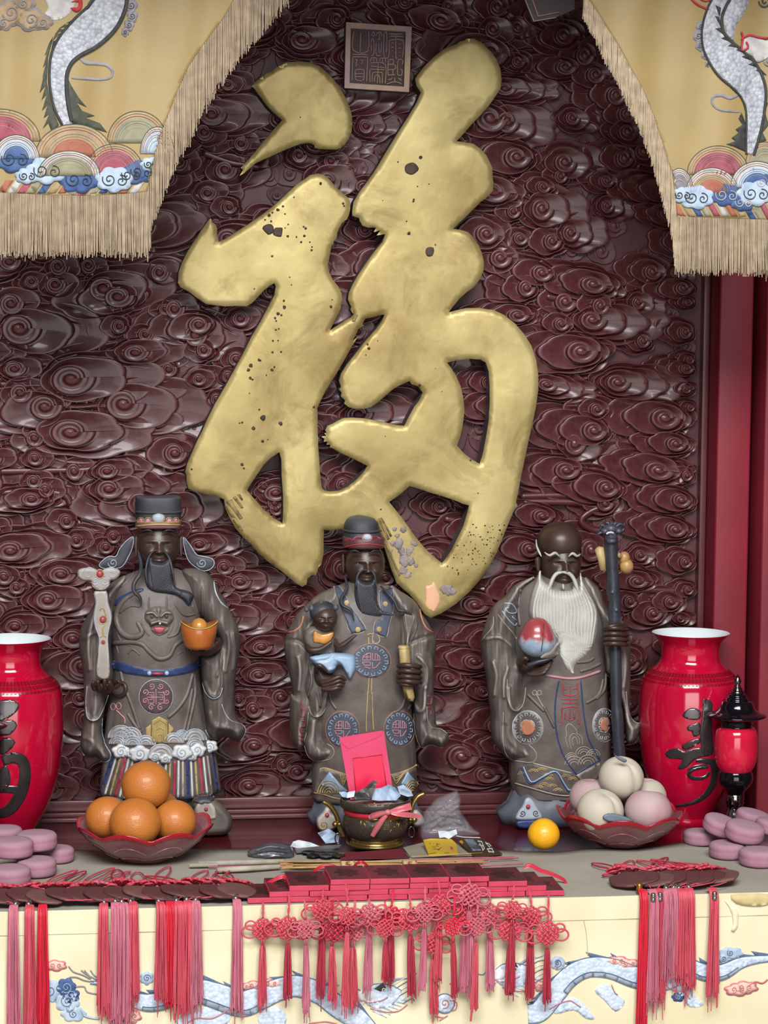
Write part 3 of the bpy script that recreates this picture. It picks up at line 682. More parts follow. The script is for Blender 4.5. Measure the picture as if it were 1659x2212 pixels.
# ================================================================== curtains
M_SILK = mat('yellow_silk', '937f52', '877449', 5, rough=0.55, bump=0.15, bscale=300, sheen=0.2)
M_FRINGE = mat('beige_fringe', 'a89780', '92826c', 60, rough=0.9)
M_SCALE = mat('silver_scale_embroidery', 'a9acb4', '8d9098', 60, rough=0.5, bump=0.5, bscale=120)
M_INK = mat('charcoal_thread', '2c2e30', '3c3d38', 80, rough=0.8)
M_OLIVE = mat('olive_fin_thread', '4a4c40', '3a3c34', 80, rough=0.8)
M_REDT = mat('red_thread', '9c2430', 'b23040', 60, rough=0.7)
M_WHT = mat('white_thread', 'b8b5b0', '9e9c9e', 60, rough=0.7, bump=0.3, bscale=200)
M_GRYT = mat('grey_thread', '75727c', '8a8688', 60, rough=0.8)
M_TAN = mat('tan_thread', 'a28c6e', '8c785c', 50, rough=0.8, bump=0.3, bscale=200)
M_PINK = mat('rose_thread', '7e3a48', '985260', 40, rough=0.8, bump=0.3, bscale=200)
M_SAGE = mat('sage_thread', '7c7a64', '8e8a74', 40, rough=0.8, bump=0.3, bscale=200)
M_BLUE = mat('blue_thread', '2f4670', '46608c', 50, rough=0.8, bump=0.3, bscale=200)
M_PALEB = mat('pale_blue_thread', '8fa2b8', 'a8b6c4', 50, rough=0.8, bump=0.3, bscale=200)
M_BRICK = mat('brick_thread', '8c5040', '9c6450', 50, rough=0.8, bump=0.3, bscale=200)
# fish-scale relief for the dragon bodies
def scale_bump(m, sc_=150.0, strength=0.8, dark=0.55):
    nt = m.node_tree; N = nt.nodes; L = nt.links; b = N['Principled BSDF']
    vo = N.new('ShaderNodeTexVoronoi'); vo.inputs['Scale'].default_value = sc_
    tc = [x for x in N if x.type == 'TEX_COORD'][0]; L.new(tc.outputs['Object'], vo.inputs['Vector'])
    cr = N.new('ShaderNodeValToRGB'); cr.color_ramp.elements[0].color = (1, 1, 1, 1); cr.color_ramp.elements[1].color = (0.36, 0.38, 0.42, 1)
    cr.color_ramp.elements[0].position = 0.45; cr.color_ramp.elements[1].position = 0.85
    L.new(vo.outputs['Distance'], cr.inputs[0])
    mx = N.new('ShaderNodeMix'); mx.data_type = 'RGBA'; mx.blend_type = 'MULTIPLY'; mx.inputs[0].default_value = dark
    src = b.inputs['Base Color'].links[0].from_socket
    L.new(src, mx.inputs[6]); L.new(cr.outputs[0], mx.inputs[7]); L.new(mx.outputs[2], b.inputs['Base Color'])
    bp = N.new('ShaderNodeBump'); bp.inputs['Strength'].default_value = strength; bp.inputs['Distance'].default_value = 0.002; bp.invert = True
    L.new(vo.outputs['Distance'], bp.inputs['Height']); L.new(bp.outputs[0], b.inputs['Normal'])
scale_bump(M_SCALE)
YC = -0.46
def fold_y(px, py):
    return YC + 0.005*math.sin(px*0.031+0.8)*(0.4+0.6*min(1, py/300)) + 0.0022*math.sin(px*0.058+py*0.006)
def cloth_from(name, poly, mat_, parent, Yf, thick=0.0015, step=9):
    V, tri, d = cdt(poly, step)
    vs = [W(x, y, Yf(x, y)) for x, y in V]; n = len(vs)
    fs = list(tri); a, b, c = [vs[k] for k in fs[0]]
    if (b-a).cross(c-a).dot(a-CAM) > 0: fs = [tuple(reversed(f)) for f in fs]
    vs += [v+Vector((0, thick, 0)) for v in vs]
    cnt = {(f[i], f[(i+1) % 3]) for f in fs for i in range(3)}
    back = [tuple(n+i for i in reversed(f)) for f in fs]
    side = [(b, a, n+a, n+b) for a, b in cnt if (b, a) not in cnt]
    return mk(name, vs, fs+back+side, mat_, parent)
def fringe(name, tops, bots, parent, Yf, dens=2.1, layers=2, seed=1, wpx=2.6):
    rnd = random.Random(seed); mb = MB()
    tx = [p[0] for p in tops]; ty = [p[1] for p in tops]; bx = [p[0] for p in bots]; by = [p[1] for p in bots]
    for ly in range(layers):
        x = min(tx)
        while x < max(tx):
            y0 = np.interp(x, tx, ty)-1; y1 = np.interp(x, bx, by)+rnd.uniform(-9, 9)+(rnd.uniform(0, 12) if rnd.random() < 0.1 else 0)
            if y1 > y0+4:
                sw = rnd.uniform(-2.5, 2.5); dep = -0.002+0.004*ly+rnd.uniform(-0.0015, 0.0015)
                P = [W(x+sw*t*t+rnd.uniform(-0.5, 0.5), y0+(y1-y0)*t, Yf(x, y0)+dep) for t in (0, 0.35, 0.7, 1.0)]
                r = wpx*0.5*mpp(YC)*rnd.uniform(0.75, 1.2)
                mb.add(tube(P, [r, r, r, r*0.8], 4, caps=False))
            x += dens*rnd.uniform(0.6, 1.4)
    o = mb.build(name, M_FRINGE, parent); o['kind'] = 'stuff'; return o
def strip_poly(cl):                      # centreline with widths -> outline
    cl = smooth(cl, 5); Lp, Rp = [], []
    for i, p in enumerate(cl):
        a = cl[max(i-1, 0)]; b = cl[min(i+1, len(cl)-1)]; dx, dy = b[0]-a[0], b[1]-a[1]; l = math.hypot(dx, dy) or 1
        nx, ny = -dy/l, dx/l; w = p[2]/2
        Lp.append((p[0]+nx*w, p[1]+ny*w)); Rp.append((p[0]-nx*w, p[1]-ny*w))
    return Lp, Rp
def lobed(cx, cy, rx, ry, n, ph=0.0, amp=0.22, m=40):
    return [(cx+rx*(1+amp*abs(math.sin(n*a/2+ph))-amp/2)*math.cos(a), cy+ry*(1+amp*abs(math.sin(n*a/2+ph))-amp/2)*math.sin(a)) for a in [2*PI*k/m for k in range(m)]]
def half_mound(cx, cy, rx, ry, k, Z):    # k-th concentric band outline (half ellipse)
    s = 1-k*0.2
    return Z(circ(cx, cy, rx*s, ry*s, 18, 180, 360))
def curtain(name, label, poly, tops, bots, Z, extras, seed):
    t = thing(name, label, 'curtain', W(*poly[0], YC))
    c = cloth_from('silk_panel', poly, M_SILK, t, fold_y)
    S = Surf([c]); fringe('fringe', tops, bots, t, fold_y, seed=seed)
    for e in extras:
        kind, nm, geo, m = e[:4]; lift = e[4] if len(e) > 4 else 0.001
        if kind == 'poly': mk(nm, *patch(S, Z(geo), lift, 9, 0), m, t)
        elif kind == 'sm': mk(nm, *patch(S, Z(geo), lift, 9, 3), m, t)
        elif kind == 'line': 
            v, f = bead(S, Z(geo), e[5], 0.9, 5, 3, 6, lift=lift)
            if v: mk(nm, v, f, m, t)
        elif kind == 'strip':
            g = [(*Z([p])[0][:2], p[2]/Z.s) for p in geo]
            Lp, Rp = strip_poly(g); mk(nm, *patch(S, Lp+Rp[::-1], lift, 8, 0), m, t)
    return t, S
class ZF:
    def __init__(s, ox, oy, k): s.o = (ox, oy); s.s = k
    def __call__(s, pts): return [(s.o[0]+p[0]/s.s, s.o[1]+p[1]/s.s)+tuple(p[2:]) for p in pts]
def spikes(edge, length, n, side, rnd):
    edge = resample(smooth(edge, 4), 6); out = []
    for k in range(n):
        i = int((k+0.2)/n*(len(edge)-2)); p, q = edge[i], edge[min(i+max(3, len(edge)//n), len(edge)-1)]
        dx, dy = q[0]-p[0], q[1]-p[1]; l = math.hypot(dx, dy) or 1
        L = length*rnd.uniform(0.7, 1.3)
        out.append([p, q, (p[0]+side*dy/l*L*0.4+dx*0.1, p[1]-side*dx/l*L*0.4+dy*0.2), (p[0]+side*dy/l*L-dx*0.4, p[1]-side*dx/l*L-dy*0.4)])
        out[-1] = [p, (p[0]+side*dy/l*L-dx*0.2, p[1]-side*dx/l*L-dy*0.2), q]
    return out
def mounds(lst, Z, ex):
    for i, (cx, cy, rx, ry, cols) in enumerate(lst):
        for k, m in enumerate(cols):
            s = 1-k*0.22
            ex.append(('poly', 'wave_hill' if k == 0 else 'wave_band', circ(cx, cy, rx*s, ry*s, 16, 180, 360), m, 0.001+0.0007*i*0.6+0.0004*k))
        ex.append(('line', 'stitched_outline', circ(cx, cy, rx, ry, 16, 182, 358), M_OLIVE, 0.0014+0.0004*i, 1.6))
        for s in (0.92, 0.84, 0.7, 0.62, 0.48): ex.append(('line', 'stitched_arc', circ(cx, cy, rx*s, ry*s, 12, 184, 356), (M_GRYT, M_WHT, M_SAGE, M_TAN, M_BRICK)[int(s*100) % 5], 0.0019+0.00042*i, 1.2))
def cloud_curls(lst, ex, body, edge, lift=0.003):
    for cx, cy, r in lst:
        ex.append(('poly', 'wave_crest', lobed(cx, cy, r*1.25, r*0.85, 7, cx), body, lift))
        ex.append(('line', 'crest_curl', spiral(cx-r*0.35, cy, r*0.5, 1.5, 0.4), edge, lift+0.0012, 2.2))
        ex.append(('line', 'crest_curl', spiral(cx+r*0.5, cy+r*0.1, r*0.42, 1.4, 2.4, flip=-1), edge, lift+0.0012, 2.2))
        lift += 0.0002
rf = random.Random(3)
ZA = ZF(0, 0, 2.592); exA = []
bodyA = [(660, -70, 120), (625, 10, 175), (570, 100, 200), (490, 175, 200), (405, 245, 165), (352, 315, 130), (328, 400, 102), (328, 500, 92), (345, 600, 80), (380, 700, 52)]
exA += [('poly', 'dragon_fin', [(375, 430), (365, 560), (400, 690), (460, 700), (600, 742), (560, 690), (480, 660), (530, 648), (460, 620), (430, 575), (485, 600), (440, 545), (400, 480)], M_OLIVE),
        ('poly', 'dragon_fin', [(300, 200), (270, 320), (262, 460), (285, 580), (330, 700), (290, 740), (270, 690), (240, 720), (275, 640), (245, 660), (265, 590), (235, 620), (262, 530), (232, 560), (255, 480), (222, 520), (245, 420), (236, 440), (255, 360), (240, 380), (262, 300), (250, 310), (275, 240)], M_OLIVE)]
exA += [('strip', 'dragon_body', bodyA, M_SCALE, 0.0022)]
La, Ra = strip_poly(bodyA)
exA += [('line', 'dragon_back_line', La[2:-1], M_INK, 0.003, 6), ('line', 'dragon_back_line', Ra[2:-1], M_INK, 0.003, 9)]
for sp_ in spikes([(370, 130), (320, 170), (295, 230), (285, 310)], 26, 5, 1, rf): exA.append(('poly', 'dragon_spine', sp_, M_OLIVE, 0.001))
for sp_ in spikes([(620, -10), (540, 30), (440, 90), (370, 130)], 26, 5, 1, rf): exA.append(('poly', 'dragon_spine', sp_, M_OLIVE, 0.001))
exA += [('sm', 'dragon_leg', [(240, -40), (420, -40), (400, 60), (330, 110), (240, 100), (270, 40)], M_WHT), ('sm', 'red_claw', [(400, 10), (455, -10), (460, 40), (430, 68), (395, 45), (415, 42), (435, 40), (440, 12), (420, 10)], M_REDT, 0.003),
        ('sm', 'red_claw', [(505, 0), (540, -20), (500, 45), (480, 50)], M_OLIVE, 0.003)]
exA += [('strip', 'ribbon', [(445, 320, 14), (480, 350, 22), (540, 355, 22), (600, 365, 20), (630, 400, 16), (615, 435, 14), (560, 445, 14), (480, 440, 16), (400, 438, 5)], M_GRYT)]
for (cx, cy, r) in ((60, 70, 90), (175, 110, 80), (240, 125, 50), (20, 130, 50), (130, 20, 60)):
    exA.append(('poly', 'cloud_edge', lobed(cx, cy, r*1.1, r*0.8, 6, cx), M_GRYT, 0.0012)); 
for (cx, cy, r) in ((60, 70, 78), (175, 110, 68), (240, 125, 40), (20, 130, 40), (130, 20, 48)):
    exA.append(('poly', 'cloud_fill', lobed(cx, cy, r*1.05, r*0.76, 6, cx), M_TAN, 0.0017)); exA.append(('line', 'cloud_curl', spiral(cx, cy, r*0.62, 1.5, cx*0.1), M_GRYT, 0.0026, 3.6))
for (cx, cy, r) in ((735, 30, 34), (740, 90, 30), (722, 140, 28), (700, 180, 20)): exA += [('poly', 'cloud_fill', lobed(cx, cy, r, r*1.2, 5, cy), M_GRYT, 0.0012), ('line', 'cloud_curl', spiral(cx, cy, r*0.6, 1.4), M_INK, 0.0018, 1.5)]
mounds([(770, 800, 170, 178, (M_TAN, M_SAGE, M_SAGE)), (0, 790, 225, 180, (M_TAN, M_PINK, M_PINK)), (880, 860, 95, 150, (M_WHT, M_PALEB)), (415, 880, 218, 185, (M_TAN, M_TAN, M_BRICK)), (640, 970, 165, 165, (M_TAN, M_PINK, M_PINK)), (90, 890, 130, 135, (M_WHT, M_PALEB, M_BLUE)), (385, 985, 175, 140, (M_WHT, M_SAGE, M_SAGE))], ZA, exA)
stripes = [M_BRICK, M_WHT, M_PINK, M_SAGE, M_BLUE, M_TAN]
for i in range(15): exA.append(('poly', 'slanted_stripe', [(i*57-30, 1098), (i*57+14, 1098), (i*57+75, 1010), (i*57+30, 1010)], stripes[i % 6], 0.0011))
cloud_curls([(80, 890, 85), (440, 1005, 85), (790, 960, 70), (730, 980, 60)], exA, M_BLUE, M_INK); cloud_curls([(260, 955, 85), (150, 985, 50), (640, 1005, 80), (845, 920, 45)], exA, M_PALEB, M_INK, 0.0034)
tA = [(-60, 419), (0, 417), (115, 423), (193, 424), (270, 420), (318, 415)]; sl = ZA([(825, 1075), (845, 980), (870, 860), (905, 740), (925, 690), (960, 600), (1000, 500), (1060, 370), (1150, 240), (1240, 120), (1310, 0), (1345, -60)])
polyA = [(-60, -40), (1345/2.592, -23)] + sl[::-1][1:] + tA[::-1]
botsA = [(-60, 552), (0, 549), (322, 549), (330, 480), (359, 409)] + ZA([(1000, 880), (1060, 800), (1130, 630), (1240, 460), (1350, 310), (1450, 200), (1600, 20), (1700, -80)])
topsA = tA+sl+[(1620/2.592, -60)]
curtain('embroidered_curtain', 'yellow silk curtain with silver dragon and pink hills, beside the gold character dot', polyA, topsA, botsA, ZA, exA, 1)
# right curtain
ZB = ZF(1100, 0, 2.968); exB = []
exB += [('poly', 'dragon_tail', [(1350, -30), (1545, -30), (1520, 60), (1450, 170), (1440, 265), (1400, 225), (1350, 100)], M_SCALE, 0.0012)]
exB += [('poly', 'dragon_fin', [(1490, 720), (1520, 800), (1528, 980), (1440, 940), (1390, 925), (1450, 905), (1425, 885), (1470, 850), (1450, 830), (1495, 800), (1470, 760)], M_INK), ('poly', 'dragon_fin', [(1600, 780), (1625, 640), (1660, 660), (1640, 720), (1665, 800), (1625, 850), (1650, 900), (1600, 920)], M_OLIVE)]
bodyB = [(1400, -60, 90), (1345, 20, 100), (1310, 110, 110), (1305, 210, 140), (1335, 300, 180), (1415, 400, 220), (1500, 480, 215), (1560, 580, 175), (1578, 690, 125), (1572, 800, 100), (1560, 890, 80), (1545, 990, 50)]
exB += [('strip', 'dragon_body', bodyB, M_SCALE, 0.0024)]
Lb, Rb = strip_poly(bodyB)
exB += [('line', 'dragon_back_line', Lb, M_INK, 0.003, 5), ('line', 'dragon_back_line', Rb, M_INK, 0.003, 7)]
for sp_ in spikes([(1360, 40), (1350, 150), (1400, 250), (1480, 310), (1570, 400), (1650, 480)], 30, 9, -1, rf): exB.append(('poly', 'dragon_spine', sp_, M_INK, 0.0032))
exB += [('sm', 'dragon_claw', [(1500, 240), (1560, 225), (1640, 260), (1700, 250), (1700, 330), (1600, 400), (1560, 360), (1500, 330)], M_WHT, 0.0026),
        ('line', 'red_claw', [(1490, 205), (1500, 245), (1490, 320), (1530, 305), (1520, 270)], M_REDT, 0.004, 5), ('line', 'red_claw', [(1490, 250), (1540, 225), (1600, 240), (1659, 245)], M_REDT, 0.004, 5),
        ('line', 'red_whisker', [(1170, -5), (1210, 30), (1280, 62)], M_REDT, 0.002, 5), ('line', 'red_whisker', [(1225, -5), (1260, 8), (1300, -5)], M_REDT, 0.002, 3)]
exB += [('strip', 'ribbon', [(1480, 600, 16), (1420, 628, 22), (1360, 610, 22), (1310, 620, 18), (1300, 660, 14), (1340, 700, 14), (1410, 712, 16), (1480, 720, 4)], M_GRYT)]
for (cx, cy, r) in ((1230, 170, 30), (1215, 230, 34), (1225, 290, 30), (1255, 350, 24), (1272, 410, 16)): exB += [('poly', 'cloud_fill', lobed(cx, cy, r, r*1.25, 5, cy), M_GRYT, 0.0012), ('line', 'cloud_curl', spiral(cx, cy, r*0.6, 1.4), M_INK, 0.0018, 1.5)]
exB += [('line', 'cloud_curl', spiral(1640, 10, 40, 1.5), M_OLIVE, 0.002, 4), ('line', 'cloud_curl', spiral(1670, 390, 36, 1.5), M_GRYT, 0.002, 4)]
mounds([(1640, 1060, 125, 150, (M_TAN, M_SAGE)), (1340, 1120, 200, 185, (M_TAN, M_PINK, M_PINK)), (1090, 1230, 90, 150, (M_WHT, M_GRYT)), (1300, 1240, 170, 165, (M_WHT, M_TAN, M_BRICK)), (1590, 1200, 170, 165, (M_WHT, M_PALEB, M_BLUE))], ZB, exB)
for i in range(12): exB.append(('poly', 'slanted_stripe', [(1075+i*55+30, 1408), (1075+i*55+72, 1408), (1075+i*55+10, 1300), (1075+i*55-30, 1300)] if i else [(1075, 1300), (1075, 1400), (1140, 1400)], stripes[(i*5) % 6], 0.0011))
cloud_curls([(1390, 1250, 80), (1640, 1170, 60), (1500, 1300, 60)], exB, M_BLUE, M_WHT); cloud_curls([(1200, 1265, 85), (1110, 1250, 55), (1580, 1240, 90)], exB, M_PALEB, M_INK, 0.0034)
sB = ZB([(480, -60), (510, 0), (560, 70), (640, 200), (720, 330), (780, 440), (850, 560), (900, 680), (940, 790), (980, 910), (1010, 1020), (1040, 1100), (1060, 1240), (1070, 1390)])
bB = ZB([(1250, 1398), (1450, 1405), (1659, 1412), (1850, 1412)])
polyB = sB+bB+[(1720, -20)]
botsB = ZB([(60, -120), (180, 0), (330, 160), (460, 330), (600, 500), (700, 660), (800, 850), (880, 1040), (950, 1230), (1000, 1440), (1030, 1640), (1050, 1730), (1250, 1745), (1850, 1755)])
topsB = ZB([(60, -200), (510, -60)])[1:]; topsB = ZB([(150, -60)])+sB[1:]+bB
# fringe threads hang straight down from the slanted edge: pair each edge point with the one below it
def slanted(name, edge, parent, seed, lens):
    rnd = random.Random(seed); mb = MB(); edge = resample(edge, 1.5)
    for (x, y) in edge:
        for ly in range(2):
            L = np.interp(y, [q[0] for q in lens], [q[1] for q in lens])*rnd.uniform(0.9, 1.07)
            xx = x+rnd.uniform(-1, 1); sw = rnd.uniform(-3, 3)
            P = [W(xx+sw*t*t, y+L*t, fold_y(x, y)-0.003+0.003*ly+rnd.uniform(-0.001, 0.001)) for t in (0, 0.35, 0.7, 1)]
            r = 1.25*mpp(YC)*rnd.uniform(0.75, 1.2); mb.add(tube(P, [r, r, r, r*0.8], 4, caps=False))
    o = mb.build(name, M_FRINGE, parent); o['kind'] = 'stuff'; return o
tB, SB = curtain('embroidered_curtain', 'yellow silk curtain with silver dragon and blue surf, before the red column', polyB, ZB([(1070, 1391)])+bB, ZB([(1060, 1735), (1250, 1745), (1850, 1755)]), ZB, exB, 2)
slanted('fringe', sB+ZB([(1075, 1392), (1110, 1393)]), tB, 5, [(0, 60), (60, 78), (200, 98), (320, 118), (420, 125), (480, 112)])
# ================================================================== table cloth
M_CLOTH = mat('cream_brocade', 'd6cfb2', 'cabf9c', 6, rough=0.7, bump=0.12, bscale=250)
M_TOPC = mat('dusty_cloth_top', '9a958a', '88847b', 7, rough=0.85, bump=0.25, bscale=40, mixpow=(0.3, 0.7))
M_HEM = mat('worn_hem', 'c9bd8f', 'a89464', 14, rough=0.8)
ZT = TABLE_Z
cl = thing('table_cloth', 'cream embroidered cloth covering the offering table with a grey dusty top', 'tablecloth', (0, -0.7, 0.15))
backp = [(-60, 1836), (60, 1836), (170, 1838), (300, 1836), (440, 1834), (520, 1836), (640, 1838), (760, 1840), (900, 1838), (1040, 1836), (1130, 1840), (1200, 1838), (1260, 1833), (1360, 1832), (1440, 1826), (1500, 1820), (1580, 1818), (1720, 1812)]
rows = 10; mb = MB(); cols = resample(backp, 10); NC = len(cols); YF = -0.706
def front_fold(x, z): return 0.0016*math.sin(x*23)+0.0012*math.sin(x*61+z*9)
for i in range(rows):
    for (px, py) in cols:
        b = T(px, py, ZT+0.002); t = i/(rows-1)
        y = b.y+(YF-b.y)*t; z = ZT+0.0025+0.0012*math.sin(b.x*17+t*5)*(1-t)+0.001*math.sin(b.x*41+t*11)*(1-t)-(0.0015 if i == rows-1 else 0)
        mb.v.append(Vector((b.x, y, z)))
for i in range(rows-1):
    for k in range(NC-1): mb.f.append((i*NC+k, i*NC+k+1, (i+1)*NC+k+1, (i+1)*NC+k))
mb.f = [tuple(reversed(f)) for f in mb.f]
# thickness rim at the back edge
k0 = len(mb.v)
for k in range(NC): mb.v.append(mb.v[k]-Vector((0, -0.0005, 0.007)))
for k in range(NC-1): mb.f.append((k, k+1, k0+k+1, k0+k))
top_sheet = mb.build('top_sheet', M_TOPC, cl)
x0, x1 = mb.v[0].x, mb.v[NC-1].x
mb = MB(); zz = [ZT+0.001, ZT-0.004, ZT-0.02, ZT-0.05] + [ZT-0.05-0.05*k for k in range(1, 12)]
nx = 120
for j, z in enumerate(zz):
    for i in range(nx+1):
        x = x0+(x1-x0)*i/nx; mb.v.append(Vector((x, YF-(0.0 if j == 0 else 0.003)+front_fold(x, z)*(min(j, 4)/4), z)))
for j in range(len(zz)-1):
    for i in range(nx): mb.f.append((j*(nx+1)+i, (j+1)*(nx+1)+i, (j+1)*(nx+1)+i+1, j*(nx+1)+i+1))
front = mb.build('front_drop', M_CLOTH, cl)
mb = MB()
for i in range(nx+1):
    x = x0+(x1-x0)*i/nx
    for z in (ZT+0.0022, ZT-0.036): mb.v.append(Vector((x, YF-0.0046+front_fold(x, z)*0.4, z)))
for i in range(nx): mb.f.append((2*i, 2*i+1, 2*i+3, 2*i+2))
mk('hem_band', mb.v, mb.f, M_CLOTH, cl)
SF = Surf([front])
M_DRG = mat('pale_blue_scale_embroidery', 'c4d0de', 'b0bfd0', 70, rough=0.6, bump=0.4, bscale=150); scale_bump(M_DRG, 170, 0.6, 0.3)
M_BLUEL = mat('navy_outline_thread', '4a5a78', '5c6c86', 60, rough=0.8)
M_PLATE = mat('grey_belly_thread', '7f8a96', '8f98a2', 60, rough=0.8)
M_REDC = mat('faded_red_thread', 'b2616a', 'c07a7c', 60, rough=0.8)
M_REDF = mat('pink_fill_thread', 'd9b2a4', 'cfa79c', 60, rough=0.8)
M_CREAMT = mat('white_silk_thread', 'dcdcda', 'c8ccd2', 60, rough=0.7)
def embroider(kind, nm, geo, m, lift=0.001, wd=2.0):
    if kind == 'line':
        v, f = bead(SF, geo, wd, 0.8, 5, 3, 5, lift=lift)
        if v: mk(nm, v, f, m, cl)
    elif kind == 'strip':
        Lp, Rp = strip_poly(geo); mk(nm, *patch(SF, Lp+Rp[::-1], lift, 7, 0), m, cl); return Lp, Rp
    else: mk(nm, *patch(SF, geo, lift, 7, 3 if kind == 'sm' else 0), m, cl)
e4, e6, e8 = Zf(0, 1880, 2.9625), Zf(520, 1840, 2.304), Zf(1140, 1880, 3.197)
rd = random.Random(9)
def dragon(cl_pts, belly_side, belly_rng):
    Lp, Rp = embroider('strip', 'dragon_body', cl_pts, M_DRG, 0.0014)
    embroider('line', 'dragon_outline', Lp, M_BLUEL, 0.002, 1.8); embroider('line', 'dragon_outline', Rp, M_BLUEL, 0.002, 1.8)
    S_ = Lp if belly_side > 0 else Rp; T_ = Rp if belly_side > 0 else Lp
    n = len(S_); a, b = int(belly_rng[0]*(n-1)), int(belly_rng[1]*(n-1))
    inner = [(s[0]+(t[0]-s[0])*0.24, s[1]+(t[1]-s[1])*0.24) for s, t in zip(S_, T_)]
    for i in range(a, b-2, 3):
        j = min(i+3, b); g = 0.08
        q = [S_[i], S_[j], inner[j], inner[i]]
        c_ = (sum(p[0] for p in q)/4, sum(p[1] for p in q)/4)
        embroider('poly', 'belly_plate', [(p[0]+(c_[0]-p[0])*g, p[1]+(c_[1]-p[1])*g) for p in q], M_PLATE, 0.0022)
        embroider('line', 'belly_line', [S_[i], inner[i]], M_BLUEL, 0.003, 1.6)
    embroider('line', 'belly_line', inner[a:b], M_BLUEL, 0.003, 1.8)
    for sp_ in spikes(T_[2:-2], 9, max(4, n//5), 1 if belly_side > 0 else -1, rd): embroider('poly', 'dragon_spine', sp_, M_BLUEL, 0.001)
dragon([(195, 2122, 6), (235, 2128, 12), (270, 2150, 26), (310, 2165, 36), (345, 2163, 40), (385, 2148, 44), (425, 2140, 50), (470, 2152, 56), (520, 2168, 56), (555, 2158, 52), (600, 2138, 48), (640, 2130, 46), (690, 2145, 46), (730, 2175, 46), (770, 2200, 46), (800, 2230, 40)], 1, (0.2, 0.62))
dragon([(1140, 2190, 40), (1165, 2185, 44), (1195, 2150, 46), (1230, 2110, 44), (1270, 2090, 42), (1320, 2092, 44), (1370, 2110, 46), (1420, 2120, 44), (1460, 2110, 40)], 1, (0.3, 0.95))
dragon([(1490, 2085, 30), (1520, 2100, 36), (1560, 2100, 34), (1600, 2080, 24), (1640, 2072, 16), (1700, 2068, 10)], 1, (0.1, 0.6))
# dragon legs, heads, pearl
for g in ([(395, 2195), (470, 2170), (500, 2195), (470, 2225), (400, 2230), (380, 2212)], [(560, 2190), (600, 2175), (620, 2200), (600, 2230), (565, 2225)], [(1190, 2170), (1240, 2155), (1270, 2180), (1285, 2200), (1265, 2200), (1240, 2182), (1200, 2190)], [(1285, 2140), (1310, 2125), (1335, 2150), (1350, 2165), (1330, 2185), (1305, 2160)], [(1445, 2120), (1480, 2115), (1500, 2150), (1520, 2170), (1490, 2175), (1470, 2150)]):
    embroider('sm', 'dragon_leg', g, M_DRG, 0.0012)
for hx, hy in ((0, 0), (285, -45)):
    embroider('sm', 'dragon_head', [(785+hx, 2140+hy), (800+hx, 2128+hy), (825+hx, 2125+hy), (850+hx, 2130+hy), (868+hx, 2140+hy), (860+hx, 2158+hy), (840+hx, 2175+hy), (810+hx, 2178+hy), (788+hx, 2165+hy)], M_DRG, 0.0016)
    embroider('poly', 'dragon_brow', [(808+hx, 2136+hy), (828+hx, 2122+hy), (834+hx, 2134+hy), (822+hx, 2142+hy)], M_INK, 0.0026)
    embroider('poly', 'dragon_eye', circ(829+hx, 2138+hy, 4, 4, 10), M_CREAMT, 0.0032); embroider('poly', 'dragon_pupil', circ(829+hx, 2138+hy, 2, 2, 8), M_INK, 0.004)
    embroider('line', 'dragon_jaw', [(800+hx, 2178+hy), (830+hx, 2186+hy), (860+hx, 2184+hy), (880+hx, 2170+hy)], M_REDC, 0.002, 2.2)
    for k in range(6): embroider('line', 'dragon_mane', [(850+hx+k*4, 2128+hy+k*8), (875+hx+k*3, 2112+hy+k*9), (895+hx, 2108+hy+k*11)], M_BLUEL if k % 2 else M_CREAMT, 0.0014, 1.8)
    for k in range(7): embroider('poly', 'mane_spike', [(868+hx-k*9, 2150+hy+k*5), (884+hx-k*8, 2163+hy+k*6), (858+hx-k*9, 2160+hy+k*4)], M_DRG, 0.0013)
    embroider('sm', 'dragon_snout', [(772+hx, 2146+hy), (790+hx, 2136+hy), (806+hx, 2144+hy), (804+hx, 2158+hy), (786+hx, 2162+hy), (774+hx, 2157+hy)], M_CREAMT, 0.0022)
    embroider('line', 'dragon_mouth', [(776+hx, 2160+hy), (796+hx, 2166+hy), (822+hx, 2162+hy), (838+hx, 2154+hy)], M_REDC, 0.0028, 2.4)
    for k in range(4): embroider('poly', 'dragon_tooth', [(782+hx+k*10, 2163+hy), (788+hx+k*10, 2164+hy), (785+hx+k*10, 2171+hy)], M_CREAMT, 0.003)
    embroider('strip', 'dragon_horn', [(836+hx, 2130+hy, 6), (856+hx, 2116+hy, 5), (880+hx, 2112+hy, 3), (900+hx, 2102+hy, 1.5)], M_PLATE, 0.0018)
    embroider('line', 'dragon_outline', [(785+hx, 2140+hy), (800+hx, 2128+hy), (825+hx, 2125+hy), (850+hx, 2130+hy), (868+hx, 2140+hy)], M_BLUEL, 0.0022, 1.6)
    embroider('line', 'dragon_whisker', [(790+hx, 2150+hy), (770+hx, 2135+hy), (760+hx, 2150+hy), (745+hx, 2148+hy)], M_BLUEL, 0.0014, 1.8)
px_, py_ = e6([(1015, 755)])[0]
embroider('poly', 'pearl', circ(px_, py_, 21, 21), M_DRG, 0.0014); embroider('line', 'pearl_edge', circ(px_, py_, 21, 21)+[(px_+21, py_)], M_BLUEL, 0.002, 1.8); embroider('line', 'pearl_curl', spiral(px_, py_, 11, 1.3), M_REDC, 0.002, 2.4)
for g in (e6([(1040, 655), (1070, 670), (1085, 690), (1070, 705), (1050, 690)]), e6([(1040, 740), (1075, 750), (1070, 785), (1045, 790)]), e6([(970, 820), (1010, 825), (1030, 815), (990, 840)]), e6([(970, 650), (985, 670), (975, 690)])): embroider('line', 'pearl_flame', g, M_REDC, 0.0014, 2.6)
